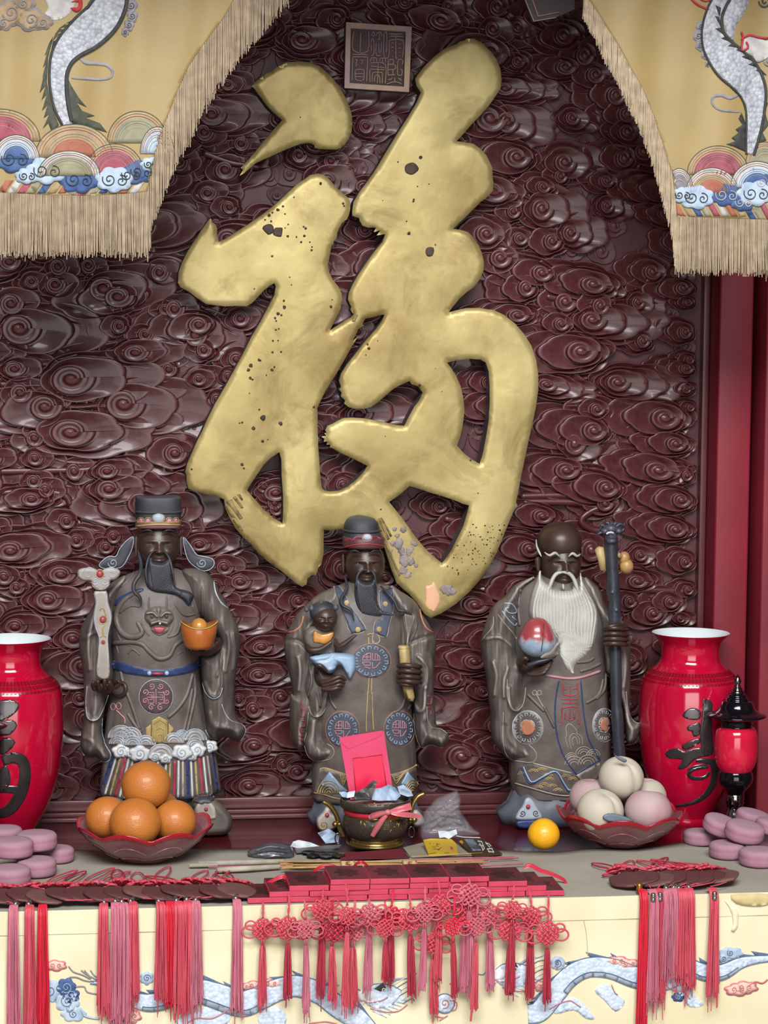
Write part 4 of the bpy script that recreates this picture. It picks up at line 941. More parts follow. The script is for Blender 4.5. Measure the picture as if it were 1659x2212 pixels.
for (cx, cy, rx, ry) in [(*q, 24, 12) for q in e4([(355, 610), (340, 600)])[:1]]+[(*q, 22, 15) for q in e4([(840, 935)])]+[(*q, 26, 10) for q in e6([(70, 665), (150, 655)])]+[(*q, 26, 10) for q in e8([(620, 625), (700, 645)])]+[(*q, 28, 14) for q in e8([(1450, 825), (1500, 810)])]+[(*q, 14, 9) for q in e4([(1590, 745)])]+[(*q, 12, 12) for q in e6([(1490, 670)])]:
    embroider('poly', 'red_cloud_edge', lobed(cx, cy, rx, ry, 6, cx), M_REDC, 0.0012); embroider('poly', 'red_cloud', lobed(cx, cy, rx*0.8, ry*0.75, 6, cx), M_REDF, 0.0018)
    embroider('line', 'cloud_curl', spiral(cx-rx*0.3, cy, ry*0.5, 1.3), M_REDC, 0.0026, 1.6); embroider('line', 'cloud_curl', spiral(cx+rx*0.35, cy, ry*0.45, 1.3, flip=-1), M_REDC, 0.0026, 1.6)
embroider('line', 'cloud_tail', e8([(1520, 800), (1570, 770), (1620, 780), (1655, 755)]), M_REDC, 0.0014, 4)
for (cx, cy, rx, ry, m) in [(*e4([(320, 770)])[0], 22, 24, M_PALEB), (*e4([(425, 750)])[0], 20, 20, M_BLUE), (*e4([(455, 800)])[0], 18, 16, M_BLUE), (*e4([(430, 840)])[0], 26, 22, M_PALEB), (*e4([(470, 920)])[0], 26, 16, M_PALEB), (*e4([(940, 690)])[0], 14, 14, M_PALEB), (*e6([(440, 660)])[0], 20, 8, M_PALEB), (*e6([(1580, 555)])[0], 14, 14, M_PALEB), (*e8([(205, 640)])[0], 15, 14, M_PALEB), (*e8([(1400, 570)])[0], 26, 12, M_PALEB), (*e8([(1355, 610)])[0], 10, 10, M_PALEB), (*e8([(1040, 875)])[0], 14, 10, M_BLUE)]:
    embroider('poly', 'blue_cloud', lobed(cx, cy, rx, ry, 6, cx), m, 0.0012); embroider('line', 'cloud_curl', spiral(cx, cy, ry*0.6, 1.5, cx), M_BLUEL if m is M_PALEB else M_PALEB, 0.002, 1.6)
embroider('line', 'cloud_tail', e4([(520, 890), (540, 930), (590, 945), (635, 950)]), M_PALEB, 0.0014, 5)
for g in (e4([(440, 615), (470, 650), (530, 670), (580, 695), (540, 640), (575, 680)]), e4([(445, 685), (490, 685), (540, 705), (600, 715)]), e4([(485, 745), (540, 745), (560, 780), (640, 795)]), e4([(580, 640), (605, 675), (650, 690), (700, 690)]), e4([(520, 640), (560, 670), (620, 700)])): embroider('line', 'dragon_flame', g, M_GRYT, 0.0014, 3.2)
for g in (e8([(150, 960), (220, 920), (290, 900), (330, 920), (365, 945)]), e8([(960, 800), (1010, 830), (1080, 840), (1120, 890)]), e4([(1200, 975), (1260, 945), (1340, 950), (1400, 930), (1480, 880)]), e6([(340, 855), (420, 845), (480, 857)]), e8([(580, 790), (600, 840), (620, 860)])): embroider('line', 'red_sinew', g, M_REDC, 0.0024, 2.6)
# loose thread ends and a torn strip on the cloth
embroider('line', 'cloth_seam', e8([(255, 240), (320, 320), (390, 340), (450, 310), (520, 265)]), M_HEM, 0.001, 1.4); embroider('line', 'cloth_seam', e8([(385, 340), (405, 440), (415, 590)]), M_HEM, 0.001, 1.4)
embroider('poly', 'torn_strip', e8([(1360, 210), (1440, 265), (1458, 300), (1450, 390), (1425, 425), (1405, 415), (1420, 370), (1415, 310), (1390, 250)]), mat('torn_silk', 'dad3b4', 'cfc6a4', 30, rough=0.6), 0.004)
mk('stained_hem_patch', *patch(SF, e8([(1400, 170), (1520, 160), (1659, 165), (1659, 235), (1540, 245), (1440, 225)]), 0.0056, 9, 2), M_HEM, cl)
# ================================================================== three glazed statues
M_STAT = mat('grey_brown_glaze', '4a423f', '625a56', 26, rough=0.5, bump=0.35, bscale=90, wear='a09992', wear_rng=(0.52, 0.61), mixpow=(0.32, 0.68), dust=('7a736d', 0.25), detail=8)
M_STAT2 = mat('grey_brown_glaze_light', '857d77', '989089', 16, rough=0.55, bump=0.25, bscale=110, wear='b9b2aa', wear_rng=(0.52, 0.62))
M_FACE = mat('dark_brown_face', '33241f', '40302b', 20, rough=0.38, bump=0.08, bscale=90, wear='624a44', wear_rng=(0.52, 0.62))
M_BROW = mat('black_brow', '1c1a1c', '26242a', 30, rough=0.5)
M_HAIR = mat('blue_black_hair', '2a2b31', '36373f', 40, rough=0.5, wear='66676f', wear_rng=(0.53, 0.66))
M_HAT = mat('slate_black_hat', '25272d', '303239', 20, rough=0.6, bump=0.15, bscale=120, dust=('5a5c62', 0.45))
M_NAVYB = mat('navy_blue_glaze', '26355e', '31406a', 30, rough=0.4)
M_SILV = mat('pale_blue_grey_glaze', 'a4aeb8', '8b96a2', 30, rough=0.45)
M_GOLDT = mat('dull_gold_trim', 'a8945c', '8c7a4c', 40, rough=0.45, metal=0.3)
M_CRIM = mat('crimson_glaze', '8c2f3c', '9c4450', 30, rough=0.4)
M_ROSE = mat('dusty_pink_trim', 'b08088', 'a07078', 40, rough=0.6)
M_CORAL = mat('coral_trim', 'b57a5c', 'a56a50', 40, rough=0.6)
M_WHITE = mat('white_glaze', 'c2c5c6', 'aeb2b4', 30, rough=0.4)
M_BEARD = mat('white_beard_glaze', 'aaaaa4', '93938d', 30, rough=0.45, wear='c4c4be', wear_rng=(0.5, 0.58))
M_SKYB = mat('sky_blue_glaze', '7f9ab8', '93aac2', 30, rough=0.4)
M_ORNG = mat('amber_glaze', 'b0682c', '9c5424', 30, rough=0.3, coat=0.4)
M_AMBR = mat('honey_glaze', 'b88438', 'a06a30', 30, rough=0.35, coat=0.3)
M_PARCH = mat('parchment_glaze', 'b09a6a', '8c7850', 40, rough=0.5)
M_STAFF = mat('blue_black_staff', '33353f', '24262e', 25, rough=0.4, bump=0.4, bscale=60, wear='5c6070', wear_rng=(0.52, 0.62))
def pring(cx, py, hw, Yc, df, db, p=0.9):
    c = W(cx, py, Yc); return (c, hw*mpp(Yc), df, db, p)
def smooth_rings(R, n=4):
    arr = smooth([(r[0].x, r[0].y, r[0].z, *r[1:]) for r in R], n)
    return [(Vector(a[:3]), *a[3:]) for a in arr]
def head_mesh(cx, cy, rxp, rzp, Yc, ry, jaw=0.18, dome=0.0, smile=1.0):
    c = W(cx, cy, Yc); m = mpp(Yc); rx, rz = rxp*m, rzp*m
    g = lambda a, b: math.exp(-(a*a+b*b))
    def disp(u, w):
        a = abs(u); d = 0.0
        d += 0.20*g(u/0.10, (w+0.03)/0.17)+0.20*g(u/0.14, (w+0.15)/0.08)+0.09*g((a-0.15)/0.08, (w+0.17)/0.06)
        d += -0.17*g((a-0.36)/0.20, (w-0.08)/0.11)+0.125*g((a-0.36)/0.15, (w-0.05)/0.06)-0.06*g((a-0.36)/0.17, (w-0.045)/0.016)-0.05*g((a-0.36)/0.20, (w-0.125)/0.02)
        d += 0.09*g((a-0.36)/0.24, (w-0.225+0.15*(a-0.36)**2)/0.05)
        d += 0.13*g((a-0.46)/0.22, (w+0.17)/0.15)-0.07*g((a-0.27-0.35*(-0.25-w))/0.05, (w+0.30)/0.13)
        d += 0.07*g(u/0.22, (w+0.385-0.25*u*u*smile)/0.04)-0.06*g(u/0.26, (w+0.44-0.5*u*u*smile)/0.022)+0.075*g(u/0.18, (w+0.495)/0.045)
        d += 0.08*g(u/0.22, (w+0.74)/0.14)
        return d
    vs, fs = [], []; nu, nv = 104, 78
    for j in range(nv+1):
        b = PI*j/nv
        for i in range(nu):
            a = 2*PI*i/nu
            x, y, z = math.sin(b)*math.cos(a), math.sin(b)*math.sin(a), -math.cos(b)
            k = 1-jaw*max(0, -z-0.1)**1.5+dome*max(0, z)
            f = disp(x*k, z)*max(0, -y)**0.6 if y < 0 else 0
            vs.append(c+Vector((x*rx*k, y*ry-f*ry*0.9, z*rz)))
    for j in range(nv):
        for i in range(nu): fs.append((j*nu+i, j*nu+(i+1) % nu, (j+1)*nu+(i+1) % nu, (j+1)*nu+i))
    return vs, fs
def eyes(cx, cy, rxp, rzp, Yc, ry, parent, headobj):
    Sx_ = Surf([headobj])
    for s_ in (-1, 1):
        x = cx+s_*0.37*rxp; y = cy-0.05*rzp
        v, f = bead(Sx_, [(x-0.17*rxp, y+0.02*rzp), (x, y-0.035*rzp), (x+0.17*rxp, y+0.02*rzp)], 1.5, 0.5, 5, 3, 2)
        if v: mk('eyelid_line', v, f, M_BROW, headobj)
        v, f = patch(Sx_, circ(x, y+0.01*rzp, 0.085*rxp, 0.032*rzp, 10), 0.0003, 2, 0); mk('eye', v, f, mat('glazed_eye', '5a4a46', '3a2c2a', 40, rough=0.2), headobj)
def ptube(pts, Y, n=10, sm=4, flat=1.0):     # (px, py, radius px[, depth towards viewer])
    P = smooth([(p[0], p[1], p[2], p[3] if len(p) > 3 else 0.0) for p in pts], sm)
    return tube([W(p[0], p[1], Y-p[3]) for p in P], [max(p[2], 0.15)*mpp(Y) for p in P], n, flat)
def drape(x, y): return 0.0014*np.sin(x*0.24+y*0.045+1.0)+0.0005*np.sin(x*0.62-y*0.03)
def P_(name, poly, Y, hf, m, parent, **k):
    if name == 'sleeve': k.setdefault('dfun', drape)
    if name in ('boot', 'shoe', 'shoe_sole'):
        v, f = puff(poly, Y, hf, **k); return mk(name, [Vector((a.x, a.y, max(a.z, TABLE_Z-0.0035))) for a in v], f, m, parent)
    return mk(name, *puff(poly, Y, hf, **k), m, parent)
def hand(name, palm, fingers, Y, m, parent):
    mb = MB(); mb.add(puff(palm[0], Y+palm[1], palm[2], palm[2]*0.8, step=2.0))
    for f in fingers: mb.add(ptube(f, Y, 8))
    return mb.build(name, m, parent)
def bd(S, name, pts, wd, m, parent, h=1.0, closed=False, lift=0.0003):
    v, f = bead(S, pts, wd, h, 6, 3, 4, closed, lift)
    if v: return mk(name, v, f, m, parent)
def beads(S, name, lists, wd, m, parent, h=1.0, lift=0.0003):
    joined = any(k in name for k in ('character', 'pattern', 'motif', 'scroll', 'wave'))
    mb = MB()
    for p in lists:
        v, f = bead(S, p, wd, h, 6, 3, 4, False, lift)
        if v and joined: mb.add((v, f))
        elif v: mk(name, v, f, m, parent)
    if mb.v: return mb.build(name, m, parent)
# ------------------------------------------------------------------ statue with the scepter
z1, z2 = Zf(140, 1040, 3.95), Zf(140, 1400, 3.95)
Y1 = -0.108
lu = thing('statue', 'bearded statue in a square black hat holding a scepter and golden ingot', 'statue', (W(340, 1730, Y1).x, Y1, TABLE_Z-0.004), 'three star god statues')
rings = smooth_rings([pring(345, 1228, 34, Y1, .034, .03), pring(343, 1246, 78, Y1, .044, .035), pring(340, 1268, 100, Y1, .054, .04), pring(337, 1320, 101, Y1, .066, .042), pring(336, 1380, 97, Y1, .076, .042), pring(337, 1425, 94, Y1, .076, .042), pring(337, 1450, 93, Y1, .074, .042),
    pring(337, 1490, 97, Y1, .074, .042), pring(338, 1540, 106, Y1, .072, .043), pring(341, 1590, 114, Y1, .070, .043), pring(344, 1650, 122, Y1, .068, .043), pring(345, 1712, 128, Y1, .066, .043)])
robe = mk('robe', *loft(rings, 96, lambda a, t: 1+(0.020*math.sin(11*a+1)+0.012*math.sin(23*a))*max(0, t-0.55)/0.45), M_STAT, lu)
# under robe down to the table
rg = smooth_rings([pring(345, 1700, 116, Y1, .058, .04), pring(345, 1735, 108, Y1, .05, .04)]); b0 = W(345, 1730, Y1); rg.append((Vector((b0.x, Y1, TABLE_Z-0.003)), 0.095, .045, .04, 0.9))
mk('under_robe', *loft(rg, 64), M_STAT, lu)
folds = [[(1390, 1300), (1400, 1450), (1370, 1620)], [(1440, 1290), (1460, 1420), (1440, 1600)], [(1340, 1420), (1330, 1560), (1300, 1659)]]
Rz = z1([(1000, 760), (1100, 742), (1200, 772), (1270, 840), (1330, 950), (1400, 1080), (1470, 1230), (1495, 1330), (1490, 1450), (1470, 1600)])+z2([(1450, 300), (1450, 480), (1465, 600), (1500, 640), (1542, 680), (1535, 745), (1500, 802), (1450, 790), (1400, 765), (1350, 760), (1300, 780), (1250, 770), (1210, 720), (1195, 600), (1180, 450), (1170, 300), (1150, 150), (1150, 60)])+z1([(1150, 1490), (1260, 1460), (1310, 1380), (1240, 1280), (1150, 1150), (1090, 1050), (1040, 900)])
rs = P_('sleeve', Rz, Y1-0.01, 0.05, M_STAT, lu, hb=0.035, w=34, lines=[(z1(f), 3.5, 0.006) for f in folds]+[(z2([(1330, 100), (1340, 300), (1300, 410), (1240, 400), (1190, 300)]), 4, 0.007), (z2([(1230, 560), (1260, 650), (1330, 680), (1420, 690)]), 6, 0.006)])
Lz = z1([(520, 800), (450, 830), (380, 880), (300, 960), (230, 1080), (150, 1220), (120, 1340), (130, 1480), (150, 1600)])+z2([(160, 300), (165, 450), (165, 560), (135, 760), (140, 860), (180, 920), (230, 935), (270, 930), (310, 965), (350, 975), (388, 950), (390, 900), (350, 830), (320, 720), (330, 600), (350, 450), (375, 370), (410, 300), (420, 200), (410, 80)])+z1([(405, 1400), (410, 1250), (430, 1100), (470, 950), (520, 870)])
ls = P_('sleeve', Lz, Y1-0.01, 0.05, M_STAT, lu, hb=0.035, w=34, lines=[(z1([(300, 1000), (230, 1200), (200, 1400), (210, 1600)]), 5, 0.006), (z2([(190, 330), (180, 450), (190, 570), (230, 612), (290, 590), (340, 480)]), 3.5, 0.007), (z1([(160, 1340), (260, 1290), (400, 1300)]), 4, 0.004), (z2([(160, 760), (250, 800), (330, 860)]), 6, 0.005)])
S1 = Surf([robe, rs, ls])
beads(S1, 'sleeve_hem', [z2([(190, 330), (180, 450), (190, 580), (232, 618), (290, 595), (345, 480), (372, 400)]), z2([(320, 600), (318, 720), (350, 830), (390, 900), (386, 950), (345, 972), (305, 962)]), z2([(1175, 300), (1200, 380), (1260, 432), (1320, 410), (1345, 340)]), z2([(1340, 480), (1370, 560), (1420, 620), (1500, 645), (1540, 685), (1530, 745), (1495, 800)]), z2([(1200, 700), (1240, 765), (1300, 778)])], 2.2, M_SILV, lu, 1.5)
beads(S1, 'robe_fold', [z2([(480, 200), (500, 300), (570, 480), (640, 690)]), z2([(1090, 220), (1040, 400), (960, 520), (880, 590)]), z2([(1085, 350), (1050, 550), (1010, 720)]), z2([(1100, 230), (1110, 400), (1040, 720)]), z2([(540, 560), (590, 640), (650, 720)])], 8.5, M_STAT, lu, 3.0)
beads(S1, 'robe_fold', [z1([(1170, 920), (1175, 1040), (1180, 1150)]), z1([(1090, 1060), (1130, 1150), (1180, 1220)]), z1([(360, 950), (400, 1060), (390, 1140)]), z1([(620, 720), (560, 820), (480, 900)])], 5.1, M_STAT, lu, 2.4)
beads(S1, 'shoulder_edge', [z1([(1270, 840), (1285, 940), (1330, 1030), (1395, 1085)])], 4, M_SILV, lu, 2.0)
mk('robe_collar', *patch(S1, z1([(430, 1030), (460, 990), (560, 940), (660, 910), (660, 935), (560, 970), (480, 1030), (430, 1060)]), 0.002, 4), M_NAVYB, lu)
mk('robe_collar', *patch(S1, z1([(1000, 960), (1060, 1000), (1080, 1050), (1050, 1060), (1010, 1010)]), 0.002, 4), M_NAVYB, lu)
# dragon carved on the chest
mb = MB()
dr = [([(640, 930, .5), (500, 1020, 1), (440, 1150, 1.2), (480, 1280, 1.2), (580, 1330, 1.2), (660, 1290, 1.1), (620, 1200, .8)], 22), ([(470, 1120, .8), (560, 1060, 1), (640, 1070, .8)], 12), ([(420, 1380, 1), (560, 1370, 1), (660, 1390, 1), (720, 1450, 1), (800, 1510, 1.1), (890, 1490, 1), (940, 1400, 1), (1010, 1350, .8)], 20), ([(720, 990, .6), (715, 1050, 1), (720, 1110, .8)], 9), ([(870, 980, .6), (870, 1050, 1), (862, 1110, .8)], 9),
      ([(940, 1050, .7), (1020, 1140, 1), (1120, 1130, .5)], 12), ([(990, 1180, .7), (960, 1290, 1), (880, 1330, .7)], 14), ([(540, 1470, .6), (580, 1430, 1), (640, 1480, .6)], 9), ([(430, 1250, .7), (480, 1360, .9), (560, 1400, .5)], 8), ([(460, 1470, .6), (440, 1400, 1)], 8), ([(960, 1480, .6), (1010, 1450, .8), (1040, 1500, .4)], 7),
      ([(690, 1130, .8), (760, 1120, 1), (800, 1100, 1.1), (850, 1120, 1), (900, 1130, .8)], 12), ([(740, 1240, .7), (800, 1265, 1), (860, 1235, .7)], 12), ([(760, 1290, .7), (810, 1308, 1), (850, 1285, .7)], 10), ([(700, 1200, .7), (750, 1190, 1), (800, 1205, 1.2), (860, 1190, 1), (910, 1200, .7)], 14), ([(650, 1180, .6), (680, 1260, 1), (720, 1320, .6)], 8), ([(930, 1170, .6), (910, 1260, 1), (880, 1310, .6)], 8)]
for pts, wd in dr: mb.add(bead(S1, z1(pts), wd/3.95*2.0, 5.0, 8, 4, 3))
yh = S1.at(*z1([(800, 1170)])[0]).y
mb.add(puff(z1([(690, 1110), (740, 1075), (800, 1065), (860, 1075), (910, 1110), (932, 1170), (905, 1220), (885, 1290), (810, 1325), (740, 1290), (712, 1220), (680, 1170)]), yh+0.003, 0.013, 0.004, w=9, step=1.8, lines=[(z1([(740, 1245), (800, 1228), (870, 1245)]), 2.5, -0.005), (z1([(745, 1210), (800, 1195), (870, 1208)]), 3.5, 0.006), (z1([(700, 1125), (750, 1120), (785, 1150)]), 2.6, 0.005), (z1([(915, 1125), (860, 1120), (825, 1150)]), 2.6, 0.005), (z1([(800, 1090), (803, 1180)]), 3, 0.003)]))
mb.build('chest_dragon', M_STAT, lu)
for ex_ in (742, 868): mk('dragon_eye', *sphere(W(*z1([(ex_, 1152)])[0], yh-0.0105), 0.0032, nu=12, nv=8), M_FACE, lu)
P_('dragon_mouth', z1([(755, 1248), (805, 1238), (860, 1248), (845, 1285), (805, 1298), (770, 1285)]), yh-0.009, 0.003, M_CRIM, lu, step=2)
mk('dragon_tooth', *sphere(W(*z1([(812, 1212)])[0], yh-0.018), 0.0022, nu=10, nv=8), M_WHITE, lu)
mk('belt', *patch(S1, z2([(415, 105), (600, 162), (800, 185), (1000, 162), (1145, 118), (1142, 180), (1000, 222), (800, 245), (600, 226), (425, 185)]), 0.003, 5, 2), M_NAVYB, lu)
Sb = Surf([robe]); beads(Sb, 'belt_edge', [z2([(415, 108), (600, 165), (800, 188), (1000, 165), (1145, 120)])], 2.5, M_SILV, lu, 4)
for x in (722, 870): mk('belt_stud', *sphere(Sb.at(*z2([(x, 214)])[0], 0.004), 0.0042, 0.003, nu=14, nv=10), M_SKYB, lu)
mk('belt_buckle', *tube([Sb.at(*z2([(x, 217)])[0], 0.005) for x in (748, 790, 836)], 0.0026, 8), M_CRIM, lu)
# round medallion, mountain, waves and stripes
med = z2([(778, 415)])[0]
md = mk('medallion', *patch(Sb, circ(med[0], med[1], 36, 37), 0.0015, 4, 0), mat('medallion_ground', '3e2f33', '4c3b40', 30, rough=0.5), lu)
bd(Sb, 'medallion_ring', circ(med[0], med[1], 36, 37), 2.4, M_SILV, md, 3, True)
mb = MB()
for k in range(8):
    a = k*PI/4+0.4; mb.add(bead(Sb, spiral(med[0]+25*math.cos(a), med[1]+25*math.sin(a), 7, 1.3, a+2), 2.2, 3.2, 5, 3, 2, lift=0.0022))
mb.build('medallion_scroll', M_ROSE, md)
mb = MB()
for g in ([(710, 380), (760, 380), (760, 470), (710, 470)], [(795, 380), (850, 380), (850, 470), (795, 470)], [(778, 350), (778, 480)], [(700, 420), (855, 420)], [(720, 400), (745, 400), (745, 440), (720, 440)], [(810, 400), (835, 400), (835, 440), (810, 440)]): mb.add(bead(Sb, z2(g), 2.0, 3, 5, 0, 3, lift=0.0022))
mb.build('medallion_character', M_ROSE, md)
mt_ = mk('gold_mountain', *patch(Sb, z2([(740, 800), (740, 620), (805, 580), (880, 620), (880, 770), (850, 810), (770, 810)]), 0.0035, 4, 0), M_GOLDT, lu)
mk('gold_mountain', *patch(Sb, z2([(692, 740), (692, 680), (735, 650), (735, 760)]), 0.0022, 4, 0), M_PARCH, lu); mk('gold_mountain', *patch(Sb, z2([(885, 740), (885, 640), (925, 680), (925, 700)]), 0.0022, 4, 0), M_PARCH, lu)
mb = MB()
for s in (1, 0.66, 0.36):
    for oy in ((0, 0),): mb.add(bead(Sb, z2([(810-60*s, 800), (810-60*s, 800-150*s), (810, 800-190*s), (810+60*s, 800-150*s), (810+60*s, 800)]), 2.6, 6, 5, 0, 3, lift=0.0042))
mb.build('mountain_ridge', M_PARCH, mt_)
wave_arcs = [(480, 770, 110), (560, 770, 95), (580, 830, 80), (690, 830, 85), (820, 930, 110), (930, 810, 85), (1110, 790, 100), (1110, 840, 70), (450, 820, 70), (1000, 760, 60)]
for cx, cy, r in wave_arcs:
    w_ = mk('wave_arch', *patch(Sb, z2(circ(cx, cy, r, r, 14, 180, 360)), 0.0025, 5, 0), M_STAT2, lu)
    mb = MB()
    for s in (1.0, 0.74, 0.48): mb.add(bead(Sb, z2(circ(cx, cy, r*s, r*s, 12, 182, 358)), 3.2, 4.5, 5, 0, 3, lift=0.0030))
    mb.build('wave_line', M_SILV, w_)
for cx, cy, r in ((480, 880, 68), (640, 900, 80), (770, 930, 50), (860, 945, 50), (1000, 890, 78), (1130, 870, 66), (1235, 840, 62), (1080, 920, 50), (560, 900, 50)):
    p0 = Sb.at(*z2([(cx, cy)])[0])
    c_ = mk('surf_cloud', *puff(z2(lobed(cx, cy, r*1.15, r*0.9, 5, cx)), p0.y+0.001, 0.009, 0.003, w=7, step=2.4, sm=0), M_WHITE, lu)
    mk('surf_curl', *tube([W(x, y, p0.y-0.0085) for x, y in z2(spiral(cx, cy, r*0.62, 1.5, cx))], 0.0011, 5), M_SILV, c_)
scol = [M_NAVYB, M_WHITE, M_PARCH, M_CRIM, M_WHITE, M_STAT2]
for i in range(26):
    u = i/25; xt = 400+u*880; xb = 305+u*1010; lean = (u-0.42)
    top = 905+60*math.sin(PI*u); bot = 1240+65*math.sin(PI*min(1, u*1.05))
    wd = 26 if i % 3 == 0 else 17
    q = z2([(xt, top), (xt+wd, top), (xb+wd+30*lean, bot), (xb+30*lean, bot)])
    if i in (9, 10, 11, 12, 13, 14) and False: continue
    v, f = patch(Sb, q, 0.0012+0.0004*(i % 2), 6, 0); mk('hem_stripe', v, f, scol[i % 6], lu)
# ring with bow at the waist
rg_ = z2(circ(465, 350, 58, 62)); mk('sash_ring', *tube([W(x, y, S1.at(x, y, 0.004, Y1-0.07).y) for x, y in rg_], 0.0035, 8, closed=True), M_FACE, lu)
mb = MB(); mb.add(bead(S1, z2(circ(412, 500, 20, 28)), 2.2, 2, 5, 2, 3, True)); mb.add(bead(S1, z2(circ(460, 495, 20, 28)), 2.2, 2, 5, 2, 3, True)); mb.add(bead(S1, z2([(440, 530), (480, 570), (510, 600), (512, 645)]), 3.4, 2, 5, 3, 3)); mb.build('sash_bow', M_ROSE, lu)
# boots
for bx_, by_ in ((0, 0), (-775, 60)):
    ol = [(1085+bx_, 1300+by_*.3), (1180+bx_, 1250+by_*.3), (1290+bx_, 1290+by_*.3), (1400+bx_, 1400), (1432+bx_, 1480), (1410+bx_, 1560), (1340+bx_, 1600), (1180+bx_, 1610), (1120+bx_, 1560), (1095+bx_, 1430)]
    bt = P_('boot', z2(ol), -0.176, 0.034, M_STAT, lu, hb=0.05, w=16)
    if bx_ == 0:
        Sx = Surf([bt]); tp = z2(circ(1195, 1400, 88, 92, 16, 180, 360)+[(1283, 1450), (1200, 1470), (1110, 1450)])
        tc_ = mk('boot_tongue', *patch(Sx, tp, 0.004, 4, 0), M_STAT2, bt); bd(Sx, 'gold_edge', tp, 3, M_GOLDT, bt, 5, True)
        mk('boot_stud', *sphere(Sx.at(*z2([(1205, 1375)])[0], 0.004), 0.0036, nu=12, nv=8), M_CRIM, bt)
        mk('boot_flap', *patch(Sx, z2(lobed(1180, 1265, 100, 60, 9)), 0.006, 4, 0), M_HAIR, bt)
        for k in range(7):
            x, y = z2([(1095+k*29, 1275-38*math.sin(PI*(k+0.3)/6.6))])[0]; mk('boot_stud', *sphere(Sx.at(x, y, 0.008, -0.18), 0.0024, nu=10, nv=8), M_HAIR, bt)
# head, hat, beard
hd = mk('head', *head_mesh(*z1([(797, 545)])[0], 46, 58, -0.118, 0.042), M_FACE, lu); eyes(*z1([(797, 545)])[0], 46, 58, -0.118, 0.042, lu, hd)
for s, x in ((-1, 608), (1, 990)): P_('ear', z1([(x-14, 480), (x+14, 470), (x+18, 560), (x+6, 640), (x-10, 620), (x-18, 540)]), -0.112, 0.008, M_FACE, lu, step=2)
hc = lambda x, y, hw, df, p=0.62: pring(140+x/3.95, 1040+y/3.95, hw, -0.116, df, 0.044, p)
ht = mk('hat', *loft(smooth_rings([hc(797, 128, 44, .036), hc(797, 134, 47, .038), hc(797, 180, 48.5, .040), hc(797, 250, 48.5, .041), hc(797, 320, 47.5, .042), hc(797, 375, 46, .043)], 3), 64), M_HAT, lu)
mk('hat_ridge', *loft([hc(797, 262, 49.5, .0425), hc(797, 250, 50.0, .043), hc(797, 242, 49.6, .0425)], 64), M_HAT, ht)
bn = mk('hat_band', *loft([hc(797, 318, 48.5, .0445), hc(797, 330, 49, .046), hc(797, 376, 48.5, .046), hc(797, 386, 48, .0445)], 64), mat('band_maroon', '6a4a4c', '7a5a58', 30, rough=0.5), lu)
Sh = Surf([bn, ht])
bd(Sh, 'band_edge', z1([(606, 382), (700, 372), (797, 366), (890, 368), (985, 372)]), 4.2, M_GOLDT, bn, 3)
for x0_, x1_ in ((625, 668), (685, 735), (868, 915), (930, 970)):
    bd(Sh, 'band_panel_edge', z1([(x0_, 350), (x0_, 318), ((x0_+x1_)/2, 308), (x1_, 318), (x1_, 350), ((x0_+x1_)/2, 352)]), 1.8, M_GOLDT, bn, 2, True)
    mk('band_panel', *patch(Sh, z1([(x0_+6, 346), (x0_+6, 322), ((x0_+x1_)/2, 314), (x1_-6, 322), (x1_-6, 346)]), 0.001, 3, 0), M_ROSE, bn)
gm = z1([(800, 312)])[0]; mk('hat_gem', *sphere(Sh.at(*gm, 0.001), 0.0105, 0.005, 0.0085, 18, 12), M_SILV, bn); bd(Sh, 'gem_ring', circ(gm[0], gm[1], 13.5, 9.5), 2, M_GOLDT, bn, 4, True)
for wl in ([(595, 465), (540, 490), (470, 570), (435, 640), (370, 640), (300, 690), (285, 730), (340, 752), (450, 748), (505, 720), (545, 650), (585, 560)], [(1000, 465), (1060, 530), (1120, 620), (1180, 638), (1260, 658), (1286, 700), (1260, 748), (1200, 772), (1140, 752), (1060, 690), (1020, 600)]):
    wg = P_('hat_wing', z1(wl), -0.105, 0.006, M_HAIR, lu, hb=0.004, w=8); Sw = Surf([wg]); pts = z1(wl)
    ce = (sum(p[0] for p in pts)/len(pts), sum(p[1] for p in pts)/len(pts)); inn = [(p[0]+(ce[0]-p[0])*0.07, p[1]+(ce[1]-p[1])*0.07) for p in pts]
    bd(Sw, 'wing_edge', inn, 2.2, M_SILV, wg, 2, True); cx_ = 410 if wl[0][0] < 700 else 1170
    bd(Sw, 'wing_curl', z1(spiral(cx_, 695, 42, 1.5, 0)), 1.8, M_SILV, wg, 2)
def strand_lines(Z, roots, tips, n, rad, amp, bend=0.0):
    out = []
    for k in range(n):
        t = (k+0.5)/n; a = [roots[0][i]*(1-t)+roots[1][i]*t for i in (0, 1)]; b = [tips[0][i]*(1-t)+tips[1][i]*t for i in (0, 1)]
        m = [(a[0]+b[0])/2+bend, (a[1]+b[1])/2]; out.append((Z([a, m, b]), rad, amp))
    return out
brd = z1([(735, 640), (700, 700), (685, 800), (690, 880), (720, 930), (780, 955), (870, 965), (950, 980), (1020, 1030), (1062, 1062), (1100, 985), (1060, 935), (960, 905), (930, 850), (925, 760), (900, 645), (880, 655), (830, 690), (760, 680)])
br = P_('beard', brd, -0.150, 0.020, M_HAIR, lu, hb=0.02, w=10, step=2.0, lines=strand_lines(z1, [(725, 690), (905, 690)], [(760, 930), (1010, 990)], 11, 1.4, 0.0035, -6))

